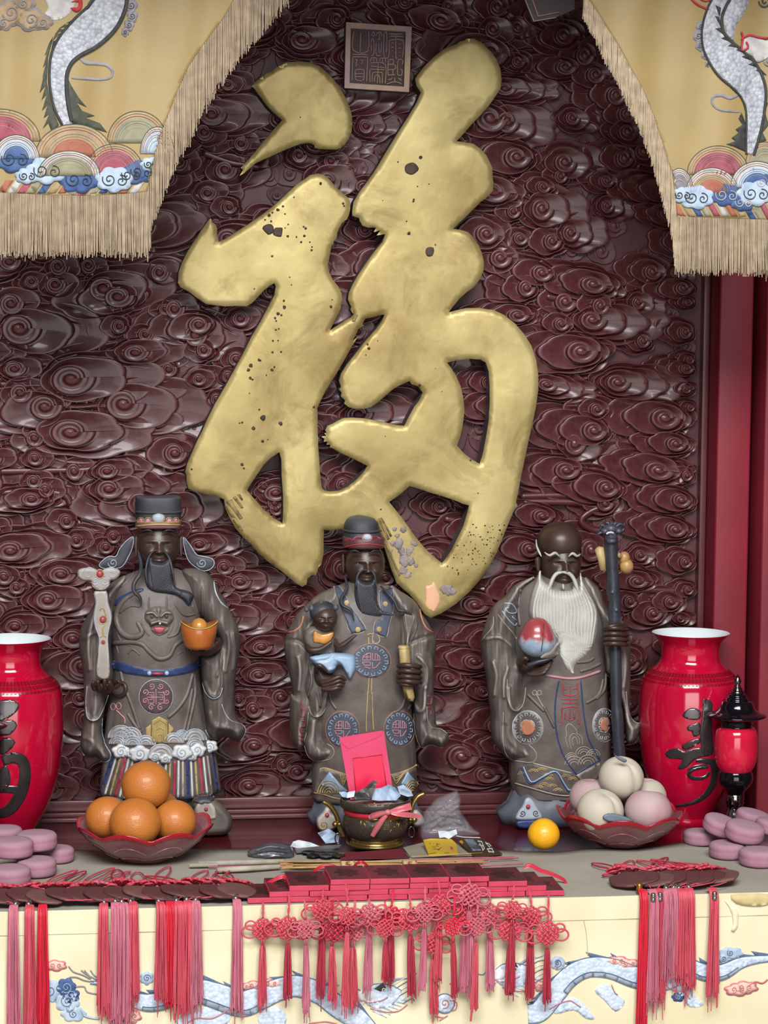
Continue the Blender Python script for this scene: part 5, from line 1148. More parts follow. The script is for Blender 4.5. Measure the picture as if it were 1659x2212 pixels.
def whisk(name, pts, rs, ds, Y, m, parent, Z): return mk(name, *ptube([(*q, r, d) for q, r, d in zip(Z(pts), rs, ds)], Y, 8), m, parent)
whisk('moustache', [(797, 588), (750, 600), (712, 660), (692, 760), (705, 880)], (1.2, 2.2, 2.5, 2.4, 1), (.048, .044, .044, .050, .054), -0.12, M_HAIR, lu, z1)
whisk('moustache', [(797, 588), (850, 600), (893, 660), (918, 760), (945, 890)], (1.2, 2.2, 2.5, 2.4, 1), (.048, .044, .044, .050, .054), -0.12, M_HAIR, lu, z1)
whisk('side_whisker', [(622, 590), (650, 700), (640, 790), (592, 870), (592, 940), (640, 990), (650, 1068)], (2.4, 4, 4.6, 4.6, 4.2, 4, 1), (.02, .04, .06, .066, .068, .068, .066), -0.115, M_HAIR, lu, z1)
for s in (-1, 1): whisk('eyebrow', [(797+s*35, 440), (797+s*80, 415), (797+s*135, 425), (797+s*165, 450)], (1.2, 2.0, 1.8, .6), (.045, .045, .041, .035), -0.118, M_BROW, lu, z1)
# hands
hand('hand', (z1([(1180, 1400), (1250, 1340), (1320, 1330), (1345, 1380), (1310, 1450), (1220, 1490), (1140, 1480)]), -0.055, 0.016), [[(*q, r, d) for q, r, d in zip(z1(p), rr, (.082, .088, .09))] for p, rr in (([(1180, 1460), (1130, 1445), (1140, 1405)], (4.2, 4, 3.4)), ([(1170, 1470), (1105, 1450), (1110, 1405)], (4.2, 4, 3.4)), ([(1160, 1475), (1080, 1450), (1082, 1408)], (4.2, 4, 3.2)), ([(1150, 1478), (1055, 1452), (1050, 1415)], (4, 3.6, 3)), ([(1290, 1360), (1275, 1320), (1262, 1285)], (4.6, 4.2, 3.4)))], Y1, M_FACE, lu)
hand('hand', (z2([(230, 290), (320, 270), (400, 290), (420, 350), (380, 390), (280, 380), (230, 340)]), -0.055, 0.014), [[(*q, r, d) for q, r, d in zip(z2(p), rr, (.075, .085, .088))] for p, rr in (([(250, 350), (240, 310), (245, 285)], (4.6, 4.6, 3.8)), ([(295, 350), (282, 305), (285, 278)], (4.8, 4.8, 4)), ([(345, 345), (340, 300), (340, 270)], (4.8, 4.8, 4)), ([(385, 345), (385, 310), (380, 285)], (4.4, 4.4, 3.6)), ([(430, 340), (470, 300), (455, 280)], (4.4, 4, 3)))], Y1, M_FACE, lu)
# scepter
sc_ = P_('scepter', z1([(245, 960), (270, 930), (350, 930), (365, 970), (375, 1040), (400, 1120), (403, 1180), (385, 1260), (372, 1340), (378, 1450), (385, 1560), (388, 1650)])+z2([(388, 200), (375, 255), (340, 270), (295, 260), (270, 225), (268, 150), (280, 60)])+z1([(278, 1450), (285, 1340), (255, 1250), (238, 1170), (250, 1090), (258, 1030)]), -0.195, 0.007, M_STAT2, lu, hb=0.007, w=6)
tf = P_('scepter_head', z1([(105, 790), (120, 750), (180, 735), (250, 740), (300, 765), (350, 738), (420, 735), (470, 760), (470, 800), (430, 840), (390, 850), (385, 890), (340, 925), (290, 930), (240, 905), (220, 855), (160, 850), (120, 825)]), -0.198, 0.010, M_STAT2, lu, hb=0.006, w=6)
Ss = Surf([sc_, tf])
beads(Ss, 'scepter_edge', [z1([(262, 950), (272, 1040), (252, 1160), (268, 1260), (298, 1340), (292, 1450), (285, 1600)]), z1([(358, 960), (362, 1040), (392, 1160), (374, 1260), (362, 1340), (368, 1450), (374, 1600)])], 2.2, M_SILV, sc_, 2)
beads(Ss, 'scepter_scroll', [z1(spiral(205, 785, 62, 1.5, 3.6)), z1(spiral(400, 785, 62, 1.5, 3.6, flip=-1)), z1(spiral(262, 850, 36, 1.3, 1.0)), z1(spiral(340, 850, 36, 1.3, 1.0, flip=-1)), z1([(118, 790), (150, 748), (240, 750), (290, 780)]), z1([(460, 790), (430, 750), (350, 750), (310, 780)]), z1([(232, 880), (260, 912), (300, 920), (345, 912), (375, 880)])], 2.2, M_SILV, tf, 2)
beads(Ss, 'scepter_scroll', [z1([(300, 1100), (318, 1080), (336, 1100), (350, 1150)]), z1([(300, 1330), (330, 1310), (320, 1260), (340, 1230)]), z1([(350, 1330), (320, 1300), (330, 1250)])], 2.2, M_GOLDT, sc_, 2)
for x, y, r in ((300, 790, 30), (325, 1180, 28), (328, 1370, 14)):
    q = z1([(x, y)])[0]; mk('red_gem', *sphere(Ss.at(*q, 0.0005), r/3.95*mpp(-.2), 0.004, None, 16, 10), M_CRIM, sc_); bd(Ss, 'gem_ring', circ(q[0], q[1], r/3.95*1.25), 2.4, M_PARCH, sc_, 2, True)
# ingot
q = z1([(1145, 1290)])[0]; c0 = W(q[0], q[1], -0.205); m_ = mpp(-0.205)
def ingot_mod(r, z, a, i):
    return (r*(1+0.12*abs(math.cos(a))), z+max(0, math.cos(a)**2)*0.012*max(0, (z+0.02)/0.035))
pr_ = [(0.001, -0.029), (0.020, -0.029), (0.027, -0.022), (0.031, -0.005), (0.0335, 0.010), (0.0325, 0.0115), (0.028, 0.004), (0.012, -0.004), (0.0005, -0.004)]
ig = mk('ingot', *lathe(pr_, c0, 40, mod=lambda r, z, a, i: (r*(1.0 if abs(math.cos(a)) < .01 else 1), z+0.011*math.cos(a)**2*max(0, min(1, (z+0.015)/0.025))*math.copysign(1, 1))), M_ORNG, lu)
mk('ingot_ball', *sphere(c0+Vector((0, 0, 0.010)), 0.0150, 0.0150, 0.0165), M_AMBR, ig)
mk('ingot_rim', *tube([c0+Vector((0.0335*math.cos(a), 0.0335*math.sin(a), 0.0105+0.011*math.cos(a)**2)) for a in [2*PI*k/40 for k in range(40)]], 0.0012, 6, closed=True), M_PARCH, ig)
# ------------------------------------------------------------------ statue with the child
a3, a4 = Zf(590, 1100, 4.1475), Zf(590, 1420, 3.95)
Y2 = -0.108
fs_ = thing('statue', 'bearded statue in a round cap holding a child behind the brass censer', 'statue', (W(785, 1740, Y2).x, Y2, TABLE_Z-0.004), 'three star god statues')
rings = smooth_rings([pring(784, 1256, 30, Y2, .034, .026), pring(783, 1274, 72, Y2, .044, .028), pring(782, 1300, 95, Y2, .056, .030), pring(780, 1350, 98, Y2, .066, .036), pring(779, 1420, 100, Y2, .072, .043), pring(780, 1490, 104, Y2, .072, .043), pring(783, 1560, 110, Y2, .070, .043), pring(785, 1620, 113, Y2, .069, .043), pring(786, 1680, 114, Y2, .067, .043), pring(786, 1722, 113, Y2, .064, .043)])
robe2 = mk('robe', *loft(rings, 96, lambda a, t: 1+(0.016*math.sin(9*a+1)+0.010*math.sin(19*a))*max(0, t-0.5)/0.5), M_STAT, fs_)
rg = smooth_rings([pring(786, 1712, 104, Y2, .058, .04), pring(788, 1745, 116, Y2, .060, .04)]); rg.append((Vector((rg[-1][0].x, Y2, TABLE_Z+0.02)), 0.108, .062, .042, .9)); rg.append((Vector((rg[-1][0].x, Y2, TABLE_Z-0.003)), 0.098, .056, .04, .9))
mk('under_robe', *loft(rg, 64, lambda a, t: 1+0.02*math.sin(13*a)), mat('slate_under_robe', '565c68', '484c56', 20, rough=0.5, wear='8a8f98', wear_rng=(0.52, 0.64)), fs_)
oL = P_('sleeve', a3([(600, 690), (500, 715), (400, 765), (320, 830), (260, 890), (200, 960), (130, 1090), (100, 1200), (110, 1330), (150, 1500), (180, 1659)])+a4([(150, 300), (140, 460), (145, 620), (200, 780), (270, 760), (320, 600), (420, 560), (470, 420), (480, 260)])+a3([(620, 1500), (640, 1300), (660, 1050), (640, 850)]), Y2+0.004, 0.048, M_STAT, fs_, hb=0.03, w=40, lines=[(a3([(120, 1170), (230, 1180), (300, 1240)]), 4, -0.005), (a3([(220, 1320), (240, 1450), (230, 1620)]), 4, 0.006), (a3([(350, 800), (380, 950), (300, 1080)]), 5, 0.004)])
iL = P_('sleeve', a4([(300, 60), (380, 40), (480, 200), (490, 290), (470, 400), (445, 470), (432, 560), (432, 680), (460, 740), (510, 770), (522, 820), (490, 862), (430, 882), (350, 880), (292, 832), (265, 725), (285, 640), (300, 520), (330, 490), (300, 400), (260, 250)]), Y2-0.025, 0.035, M_STAT, fs_, hb=0.03, w=22, lines=[(a4([(300, 400), (340, 480), (390, 500), (430, 440), (460, 300)]), 3.5, 0.007), (a4([(380, 560), (370, 700), (430, 780)]), 7, -0.006)])
oR = P_('sleeve', a3([(1040, 690), (1150, 740), (1230, 790), (1290, 850), (1340, 950), (1390, 1020), (1440, 1110), (1462, 1200), (1450, 1350), (1440, 1500), (1440, 1659)])+a4([(1375, 300), (1392, 570), (1430, 605), (1490, 650), (1497, 715), (1450, 772), (1400, 762), (1340, 746), (1270, 772), (1232, 720), (1203, 600), (1195, 480), (1190, 330), (1150, 250), (1120, 150)])+a3([(1130, 1400), (1100, 1250), (1090, 1000)]), Y2-0.008, 0.050, M_STAT, fs_, hb=0.035, w=34, lines=[(a3([(1300, 1320), (1380, 1420), (1370, 1600)]), 4, 0.006), (a3([(1240, 1190), (1340, 1150), (1440, 1130)]), 4, -0.005), (a4([(1200, 380), (1240, 460), (1290, 420), (1300, 250)]), 3.5, 0.007), (a4([(1300, 560), (1340, 640), (1430, 680)]), 7, -0.005), (a3([(1400, 1300), (1430, 1450), (1420, 1640)]), 3.5, 0.005)])
S2 = Surf([robe2, oL, iL, oR])
beads(S2, 'sleeve_hem', [a4([(302, 470), (285, 640), (265, 725), (292, 832), (350, 880), (430, 882), (490, 862), (520, 820), (508, 770), (460, 740)]), a4([(1200, 480), (1210, 620), (1240, 730), (1275, 770), (1340, 746), (1400, 762), (1450, 772)]), a4([(1310, 420), (1320, 540), (1360, 600), (1430, 610), (1488, 655)]), a4([(300, 420), (330, 490), (375, 508), (420, 480), (445, 430)])], 2.2, M_STAT2, fs_, 2)
beads(S2, 'centre_trim', [a3([(855, 1150), (862, 1400), (850, 1659)])+a4([(808, 300), (795, 560), (798, 640)]), a3([(892, 1180), (888, 1400), (880, 1659)])+a4([(845, 300), (850, 500), (858, 625)])], 3.0, M_PARCH, fs_, 1.8)
beads(S2, 'robe_fold', [a4([(480, 300), (500, 380), (540, 440)]), a4([(1130, 330), (1100, 420), (1060, 460)]), a4([(1190, 380), (1150, 440)]), a3([(1170, 950), (1190, 1100), (1195, 1210)]), a3([(1215, 950), (1225, 1080), (1200, 1210)]), a3([(1255, 960), (1250, 1080), (1205, 1215)]), a3([(1285, 1010), (1270, 1100), (1210, 1220)]), a4([(310, 60), (330, 200), (300, 330)]), a4([(380, 300), (400, 420)])], 6.8, M_STAT, fs_, 3.0)
beads(S2, 'shoulder_edge', [a3([(1310, 860), (1325, 960), (1370, 1060), (1440, 1110)]), a3([(270, 960), (250, 1040), (190, 1090), (130, 1105)])], 4, M_CORAL, fs_, 2)
beads(S2, 'sleeve_key_pattern', [a4([(250, 380), (240, 440), (270, 440), (265, 500), (235, 500)]), a4([(240, 540), (270, 545), (265, 590), (235, 590), (232, 640), (260, 640)]), a4([(222, 670), (255, 680)]), a4([(222, 700), (258, 715)]), a4([(228, 740), (262, 750)]), a4([(1320, 330), (1350, 340), (1345, 400), (1318, 395)]), a4([(1318, 430), (1345, 440), (1345, 490)])], 3, M_CRIM, fs_, 1.6)
# lapels and chest clasp
M_LAP = mat('lapel_navy', '3c4250', '4a5060', 40, rough=0.5)
for lp, coins in ((a3([(545, 690), (590, 690), (640, 760), (700, 880), (760, 960), (832, 1082), (700, 1112), (640, 960), (590, 850)]), ((760, 1080), (660, 840))), (a3([(950, 740), (1070, 700), (1075, 900), (1040, 1030), (1012, 1145), (905, 1100), (920, 1000), (975, 985)]), ((1005, 850), (950, 1075)))):
    l_ = mk('lapel', *patch(S2, lp, 0.0035, 4, 0), M_LAP, fs_); bd(S2, 'lapel_edge', lp, 2.6, M_STAT2, l_, 5, True)
    for x, y in coins: mk('coin_motif', *sphere(S2.at(*a3([(x, y)])[0], 0.004), 0.0052, 0.0016, None, 14, 8), M_PARCH, l_)
bd(S2, 'clasp_ring', a3([(905, 1100), (890, 1170), (920, 1205), (955, 1180), (940, 1130)]), 3.4, M_STAT2, fs_, 4, True); bd(S2, 'clasp_knot', a3([(840, 1130), (870, 1115), (900, 1125)]), 4, M_GOLDT, fs_, 4)
# round medallions
M_MEDN = mat('medallion_navy', '3a4250', '474f5c', 40, rough=0.5)
def shou_disc(S, cx, cy, rx, ry, parent, edge, glyph, ground, k=1.0):
    d_ = mk('medallion', *patch(S, circ(cx, cy, rx, ry, 28), 0.0018, 4, 0), ground, parent); bd(S, 'medallion_ring', circ(cx, cy, rx, ry, 28), 2.4, edge, d_, 3, True)
    mb = MB(); f = lambda pts: [(cx+x*rx*0.46, cy+y*ry*0.46) for x, y in pts]
    for g in ([(-1, -0.1), (-0.9, -0.6), (-0.5, -0.95), (-0.08, -1), (-0.08, -0.1), (-1, -0.1)], [(0.12, -1), (0.12, -0.1), (1, -0.1), (0.9, -0.6), (0.5, -0.95)], [(-1, 0.15), (-0.1, 0.15), (-0.1, 0.55), (-0.8, 0.55), (-1, 0.15)], [(0.12, 0.15), (0.14, 0.95), (0.5, 0.8), (1, 0.15)], [(-0.5, -0.95), (-0.5, -0.1)], [(-0.9, -0.5), (-0.1, -0.5)], [(0.42, -0.95), (0.42, -0.15)], [(0.7, -0.8), (0.72, -0.15)], [(-0.75, 0.75), (-0.1, 0.95)]):
        v, fc = bead(S, f(g), 2.2, 3.0, 5, 0, 3, lift=0.0024)
        if v: mb.add((v, fc))
    mb.build('medallion_character', glyph, d_)
    mb = MB()
    for i in range(14):
        a = 2*PI*i/14; mb.add(bead(S, [(cx+rx*r*math.cos(a+b), cy+ry*r*math.sin(a+b)) for r, b in ((.68, 0), (.86, 0), (.86, .2), (.72, .22))], 1.7, 2.6, 5, 0, 3, lift=0.0024))
    mb.build('medallion_key_border', M_SILV if k else edge, d_)
S2r = Surf([robe2])
shou_disc(S2r, *a3([(880, 1360)])[0], 42, 37, fs_, M_CORAL, M_ROSE, M_MEDN); shou_disc(S2r, *a4([(592, 615)])[0], 36, 39, fs_, M_CORAL, M_ROSE, M_MEDN); shou_disc(S2r, *a4([(1078, 610)])[0], 33, 39, fs_, M_CORAL, M_ROSE, M_MEDN)
# patterned hem
hm = mk('hem_band', *patch(S2r, a4([(395, 960), (450, 948), (620, 1000), (800, 1025), (1020, 1000), (1150, 960), (1225, 920), (1225, 1120), (1150, 1170), (1000, 1190), (800, 1210), (560, 1200), (345, 1150)]), 0.002, 6, 0), M_STAT, fs_)
beads(S2r, 'hem_edge', [a4([(395, 958), (450, 946), (620, 1000), (800, 1025), (1020, 1000), (1150, 960), (1225, 918)]), a4([(345, 1155), (440, 1170), (560, 1205), (800, 1215), (1000, 1192)])], 4, M_PARCH, hm, 3)
mk('hem_diamond', *patch(S2r, a4([(480, 975), (570, 1080), (640, 1140), (560, 1150), (400, 1080)]), 0.0032, 5, 0), M_SKYB, hm); mk('hem_diamond', *patch(S2r, a4([(1150, 975), (1220, 1060), (1200, 1110), (1090, 1080)]), 0.0032, 5, 0), M_SKYB, hm)
mb = MB()
for s in (1, 0.78, 0.56, 0.34, 0.14): mb.add(bead(S2r, a4(circ(475, 1160, 92*s+4, 105*s+4, 12, 180, 360)), 3, 5, 5, 0, 3, lift=.0036)); mb.add(bead(S2r, a4(circ(1190, 1150, 60*s+4, 100*s+4, 12, 180, 320)), 3, 5, 5, 0, 3, lift=.0036))
for s in (1, 0.7, 0.4): mb.add(bead(S2r, a4([(570-70*s+70, 1000), (590+10, 1000+95*s), (640, 1000)]), 3, 5, 5, 0, 3, lift=.0036)); mb.add(bead(S2r, a4([(1010, 1000), (1050, 1000+80*s), (1120, 985)]), 3, 5, 5, 0, 3, lift=.0036))
mb.build('hem_wave', M_PARCH, hm)
# shoes with scrolled toe
for ol, st in (([(370, 1420), (375, 1370), (420, 1320), (450, 1275), (490, 1290), (500, 1330), (550, 1350), (560, 1400), (520, 1470), (450, 1500), (390, 1470)], (460, 1345)), ([(1180, 1330), (1230, 1300), (1290, 1380), (1270, 1440), (1200, 1440)], None)):
    sh_ = P_('shoe', a4(ol), -0.190, 0.014, M_STAT2, fs_, hb=0.04, w=8); Sx = Surf([sh_])
    if st:
        mk('shoe_gem', *sphere(Sx.at(*a4([st])[0], 0.001), 0.004, nu=12, nv=8), M_CRIM, sh_); bd(Sx, 'shoe_curl', a4(spiral(430, 1430, 42, 1.5, 0)), 2.4, M_GOLDT, sh_, 2)
# head, cap, beard
hd = mk('head', *head_mesh(*a3([(822, 500)])[0], 43, 56, -0.118, 0.041), M_FACE, fs_); eyes(*a3([(822, 500)])[0], 43, 56, -0.118, 0.041, fs_, hd)
P_('ear', a3([(610, 420), (640, 400), (650, 500), (635, 590), (610, 540)]), -0.110, 0.008, M_FACE, fs_, step=2)
hc2 = lambda x, y, hw, df, p=0.85: pring(590+x/4.1475, 1100+y/4.1475, hw, -0.116, df, 0.043, p)
cp_ = mk('hat', *loft(smooth_rings([hc2(792, 68, 10, .01), hc2(790, 80, 26, .024), hc2(790, 115, 34, .032), hc2(788, 160, 37, .036), hc2(792, 200, 38, .038), hc2(800, 240, 41, .041), hc2(808, 290, 44, .043), hc2(810, 330, 44, .043)], 3), 56), M_HAT, fs_)
mk('hat_ridge', *loft([hc2(790, 200, 38.5, .040), hc2(790, 190, 39.2, .0412), hc2(790, 178, 38.5, .039)], 56), M_HAT, cp_)
bn2 = mk('hat_band', *loft([hc2(806, 240, 43, .0435), hc2(806, 262, 44.5, .046), hc2(808, 320, 45, .047), hc2(808, 338, 44, .045)], 56), mat('band_plum', '4c2a30', '5a343a', 30, rough=0.5), fs_)
Sh = Surf([bn2, cp_])
beads(Sh, 'band_edge', [a3([(628, 345), (700, 325), (800, 312), (900, 315), (990, 330)]), a3([(640, 290), (680, 262), (710, 275), (740, 250), (790, 248), (820, 220), (860, 222), (890, 245), (930, 248), (970, 270)])], 3, M_CRIM, bn2, 3)
mk('hat_gem', *sphere(Sh.at(*a3([(842, 252)])[0], 0.001), 0.0085, 0.005, 0.0065, 16, 10), M_SILV, bn2); bd(Sh, 'gem_ring', a3(circ(842, 252, 44, 34)), 2, M_ROSE, bn2, 3, True)
P_('beard', a3([(745, 590), (728, 720), (732, 830), (762, 920), (830, 970), (920, 987), (1000, 972), (1075, 958), (1068, 928), (1010, 905), (955, 870), (935, 790), (928, 680), (915, 590), (885, 640), (830, 655), (780, 630)]), -0.150, 0.020, M_HAIR, fs_, hb=0.02, w=10, step=2.0, lines=strand_lines(a3, [(745, 640), (915, 640)], [(790, 930), (1040, 940)], 10, 1.4, 0.0035, -8))
whisk('moustache', [(835, 545), (790, 552), (755, 600), (740, 700)], (1.2, 2.2, 2.4, 1.2), (.048, .044, .046, .049), -0.12, M_HAIR, fs_, a3)
whisk('moustache', [(835, 545), (880, 552), (912, 600), (925, 700)], (1.2, 2.2, 2.4, 1.2), (.048, .044, .046, .049), -0.12, M_HAIR, fs_, a3)
whisk('side_whisker', [(640, 600), (662, 700), (612, 800), (625, 865), (695, 905), (725, 1000)], (2, 3.6, 4.2, 4, 3.4, 1), (.02, .04, .055, .064, .07, .07), -0.112, M_HAIR, fs_, a3)
whisk('side_whisker', [(965, 690), (1040, 765), (1090, 830), (1125, 905), (1185, 912), (1245, 942)], (2, 3.8, 4.2, 4, 3.2, 1), (.04, .055, .06, .062, .062, .06), -0.112, M_HAIR, fs_, a3)
for s in (-1, 1): whisk('eyebrow', [(822+s*35, 400), (822+s*80, 372), (822+s*130, 380), (822+s*155, 410)], (1.2, 2.0, 1.8, .6), (.045, .045, .041, .035), -0.118, M_BROW, fs_, a3)
# fist with scroll and whisk
scr = mk('scroll', *tube([W(*q, -0.185) for q in a3([(1172, 1240), (1185, 1400), (1200, 1560), (1222, 1690)])+a4([(1160, 350)])], [0.0098, 0.0098, 0.0095, 0.0098, 0.0098], 18), M_PARCH, fs_)
mk('scroll_end', *lathe([(0.0005, 0.001), (0.0085, 0.001), (0.0105, -0.001), (0.0105, -0.004)], W(*a3([(1170, 1225)])[0], -0.185), 18), M_PARCH, scr)
P_('feather_whisk', a3([(1165, 935), (1220, 925), (1285, 960), (1290, 1060), (1240, 1150), (1212, 1225), (1190, 1225), (1185, 1100)]), -0.160, 0.010, M_STAT, fs_, hb=0.01, w=6, step=2, lines=[(a3([(1185 + 25*k, 945+8*k), (1195+12*k, 1090), (1200, 1215)]), 1.4, 0.004) for k in range(4)])
fng = [[(*q, r, d) for q, r, d in zip(a3([(1120, y), (1165, y-8), (1230, y-4), (1300, y+2), (1325, y+8)]), (4.6, 5.4, 5.6, 5.4, 4), (.082, .094, .098, .09, .07))] for y in (1405, 1455, 1505, 1548)]
hand('hand', (a3([(1150, 1380), (1290, 1370), (1330, 1420), (1320, 1540), (1240, 1580), (1140, 1560), (1115, 1470)]), -0.05, 0.020), fng+[[(*q, r, d) for q, r, d in zip(a3([(1290, 1560), (1210, 1575), (1140, 1560)]), (5, 4.8, 3.6), (.085, .094, .09))]], Y2, M_FACE, fs_)
# the carried child
hc_ = W(*a3([(455, 965)])[0], -0.185)
ch = mk('child', *puff(a3([(300, 1070), (380, 1040), (480, 1060), (545, 1100), (560, 1200), (550, 1310), (440, 1330), (335, 1300), (285, 1220), (270, 1140)]), -0.165, 0.022, 0.02, w=14), M_STAT, fs_)
mk('child_head', *head_mesh(*a3([(465, 975)])[0], 27, 28, -0.185, 0.024, jaw=0.05), M_FACE, ch)
mk('child_hair', *sphere(hc_+Vector((-0.001, 0.006, 0.008)), 0.0245, 0.023, 0.021, 24, 16), M_HAIR, ch)
for x, y, r in ((345, 890, 5), (300, 900, 4), (560, 880, 5.5), (430, 840, 4)): mk('child_hair_bun', *sphere(W(*a3([(x, y)])[0], -0.185), r*0.00086*1.3, nu=12, nv=8), M_HAIR, ch)
P_('child_bib', a3([(365, 1088), (440, 1120), (540, 1100), (530, 1160), (470, 1210), (400, 1200), (358, 1185)]), -0.187, 0.003, M_AMBR, ch, step=2.5)
mk('child_arm', *ptube([(*q, r, d) for q, r, d in zip(a3([(310, 1210), (330, 1260), (420, 1255), (500, 1205), (520, 1190)]), (7, 7.5, 6, 4.6, 4), (.0, .014, .02, .022, .022))], -0.175, 12), M_FACE, ch)
mk('child_arm', *ptube([(*q, r, d) for q, r, d in zip(a3([(550, 1180), (590, 1230), (660, 1190), (710, 1150), (745, 1128)]), (6.5, 6.5, 5.5, 4, 2.2), (.0, .012, .016, .018, .02))], -0.175, 12), M_FACE, ch)
P_('child_trousers', a3([(330, 1320), (450, 1290), (560, 1285), (690, 1295), (740, 1330), (745, 1420), (715, 1500), (680, 1530), (640, 1450), (590, 1395), (540, 1460), (490, 1470), (420, 1420), (350, 1370)]), -0.178, 0.020, M_SKYB, ch, hb=0.02, w=12, lines=[(a3([(600, 1390), (560, 1420), (500, 1440)]), 2, 0.004), (a3([(560, 1340), (620, 1380), (660, 1460)]), 2, 0.004), (a3([(400, 1360), (480, 1350), (540, 1310)]), 2, -0.004)])
hand('hand', (a3([(360, 1420), (430, 1400), (520, 1470), (620, 1500), (640, 1550), (540, 1600), (430, 1600), (370, 1540)]), -0.055, 0.020), [[(*q, r, d) for q, r, d in zip(a3(p), (5, 4.8, 4.4, 3.2), (.08, .09, .092, .088))] for p in ([(430, 1560), (520, 1530), (600, 1500), (650, 1530)], [(440, 1580), (530, 1560), (600, 1535), (640, 1560)], [(450, 1600), (540, 1590), (600, 1570), (630, 1585)], [(440, 1610), (520, 1615), (580, 1600), (610, 1610)], [(390, 1440), (400, 1400), (440, 1410), (480, 1450)])], Y2, M_FACE, fs_)
# ------------------------------------------------------------------ statue with the peach
b5, b6 = Zf(1010, 1110, 4.1475), Zf(1010, 1450, 3.3857)
Y3 = -0.112
sh3 = thing('statue', 'bald statue with long white beard holding a peach and a staff', 'statue', (W(1212, 1740, Y3).x, Y3, TABLE_Z-0.004), 'three star god statues')
rings = smooth_rings([pring(1212, 1240, 32, Y3, .034, .03), pring(1208, 1256, 72, Y3, .044, .036), pring(1203, 1282, 98, Y3, .054, .04), pring(1200, 1340, 106, Y3, .064, .043), pring(1202, 1400, 107, Y3, .070, .044), pring(1206, 1460, 106, Y3, .072, .045), pring(1208, 1520, 109, Y3, .072, .045), pring(1209, 1580, 112, Y3, .071, .045), pring(1210, 1640, 114, Y3, .069, .045), pring(1212, 1690, 113, Y3, .066, .045), pring(1214, 1716, 108, Y3, .063, .044)])
robe3 = mk('robe', *loft(rings, 96, lambda a, t: 1+(0.014*math.sin(9*a+2)+0.009*math.sin(17*a))*max(0, t-0.5)/0.5), M_STAT, sh3)
rg = smooth_rings([pring(1208, 1702, 104, Y3, .058, .04), pring(1202, 1730, 112, Y3, .064, .04)]); rg.append((Vector((rg[-1][0].x-0.004, Y3, TABLE_Z+0.02)), 0.112, .068, .042, .9)); rg.append((Vector((rg[-1][0].x, Y3, TABLE_Z-0.003)), 0.104, .062, .04, .9))
ur3 = mk('under_robe', *loft(rg, 64, lambda a, t: 1+0.025*math.sin(11*a+1)), MATS['slate_under_robe'], sh3)
sL = P_('sleeve', b5([(620, 560), (520, 590), (420, 640), (330, 740), (250, 800), (200, 880), (150, 1000), (120, 1130), (130, 1280), (165, 1450), (180, 1600)])+b6([(165, 300), (168, 420), (190, 520), (255, 600), (300, 642), (390, 662), (470, 667), (502, 640), (500, 590), (450, 540), (410, 490), (402, 400), (410, 280), (430, 120), (450, 20)])+b5([(540, 1400), (540, 1330), (460, 1250), (450, 1150), (455, 1000), (480, 700)]), Y3-0.008, 0.052, M_STAT, sh3, hb=0.035, w=36, lines=[(b5([(230, 1330), (260, 1450), (240, 1620)]), 4, 0.006), (b5([(360, 1380), (330, 1500), (330, 1640)]), 4, 0.006), (b5([(150, 1120), (300, 1110), (440, 1230)]), 4, 0.005), (b6([(300, 120), (310, 240), (350, 290), (400, 250), (420, 120)]), 4, 0.008), (b6([(270, 400), (290, 520), (400, 600)]), 6, -0.005), (b5([(440, 640), (450, 800), (460, 980)]), 4, 0.004)])
sR = P_('sleeve', b5([(1040, 570), (1130, 620), (1200, 700), (1240, 800), (1330, 900), (1420, 1000), (1455, 1110), (1462, 1300), (1460, 1500)])+b6([(1190, 120), (1190, 300), (1215, 365), (1262, 382), (1258, 450), (1222, 520), (1180, 532), (1155, 490), (1140, 300), (1100, 200), (1050, 60)])+b5([(1230, 1400), (1210, 1200), (1190, 1000), (1100, 800)]), Y3-0.008, 0.046, M_STAT, sh3, hb=0.035, w=30, lines=[(b5([(1400, 1180), (1420, 1350), (1400, 1550)]), 4, 0.006), (b5([(1230, 1180), (1260, 1350), (1240, 1550)]), 4, 0.005)])
S3 = Surf([robe3, sL, sR])
beads(S3, 'sleeve_hem', [b6([(262, 300), (258, 480), (275, 590), (320, 645), (400, 662), (470, 667), (500, 640), (498, 590), (450, 540)]), b6([(290, 60), (295, 200), (330, 280), (375, 282), (410, 230), (425, 120)]), b6([(1160, 150), (1175, 290), (1215, 365), (1258, 382)]), b5([(270, 900), (330, 980), (400, 1060), (440, 1120)]), b5([(230, 920), (225, 1010), (160, 1090), (120, 1150)])], 2.4, M_STAT2, sh3, 2.2)
beads(S3, 'robe_fold', [b5([(470, 680), (455, 850), (470, 1000)]), b5([(420, 740), (450, 850)]), b5([(980, 1330), (1080, 1320), (1130, 1290)]), b5([(1010, 1410), (1110, 1380), (1190, 1340)]), b6([(560, 260), (600, 340), (635, 410)]), b6([(990, 60), (960, 170), (870, 230)]), b6([(1010, 20), (1000, 130), (940, 200)]), b6([(440, 170), (500, 230), (560, 290)])], 7.5, M_STAT, sh3, 3.3)
beads(S3, 'sash', [b5([(700, 1445), (800, 1462), (900, 1475), (1000, 1468), (1100, 1440), (1185, 1410)])], 6.5, M_ROSE, sh3, 3)
beads(S3, 'shoulder_key_pattern', [b5([(330, 800), (400, 810), (440, 880), (380, 890), (340, 850), (370, 840)]), b5([(310, 870), (360, 940), (420, 1000), (440, 980)]), b5([(400, 920), (440, 960)])], 3.0, M_SKYB, sh3, 1.8)
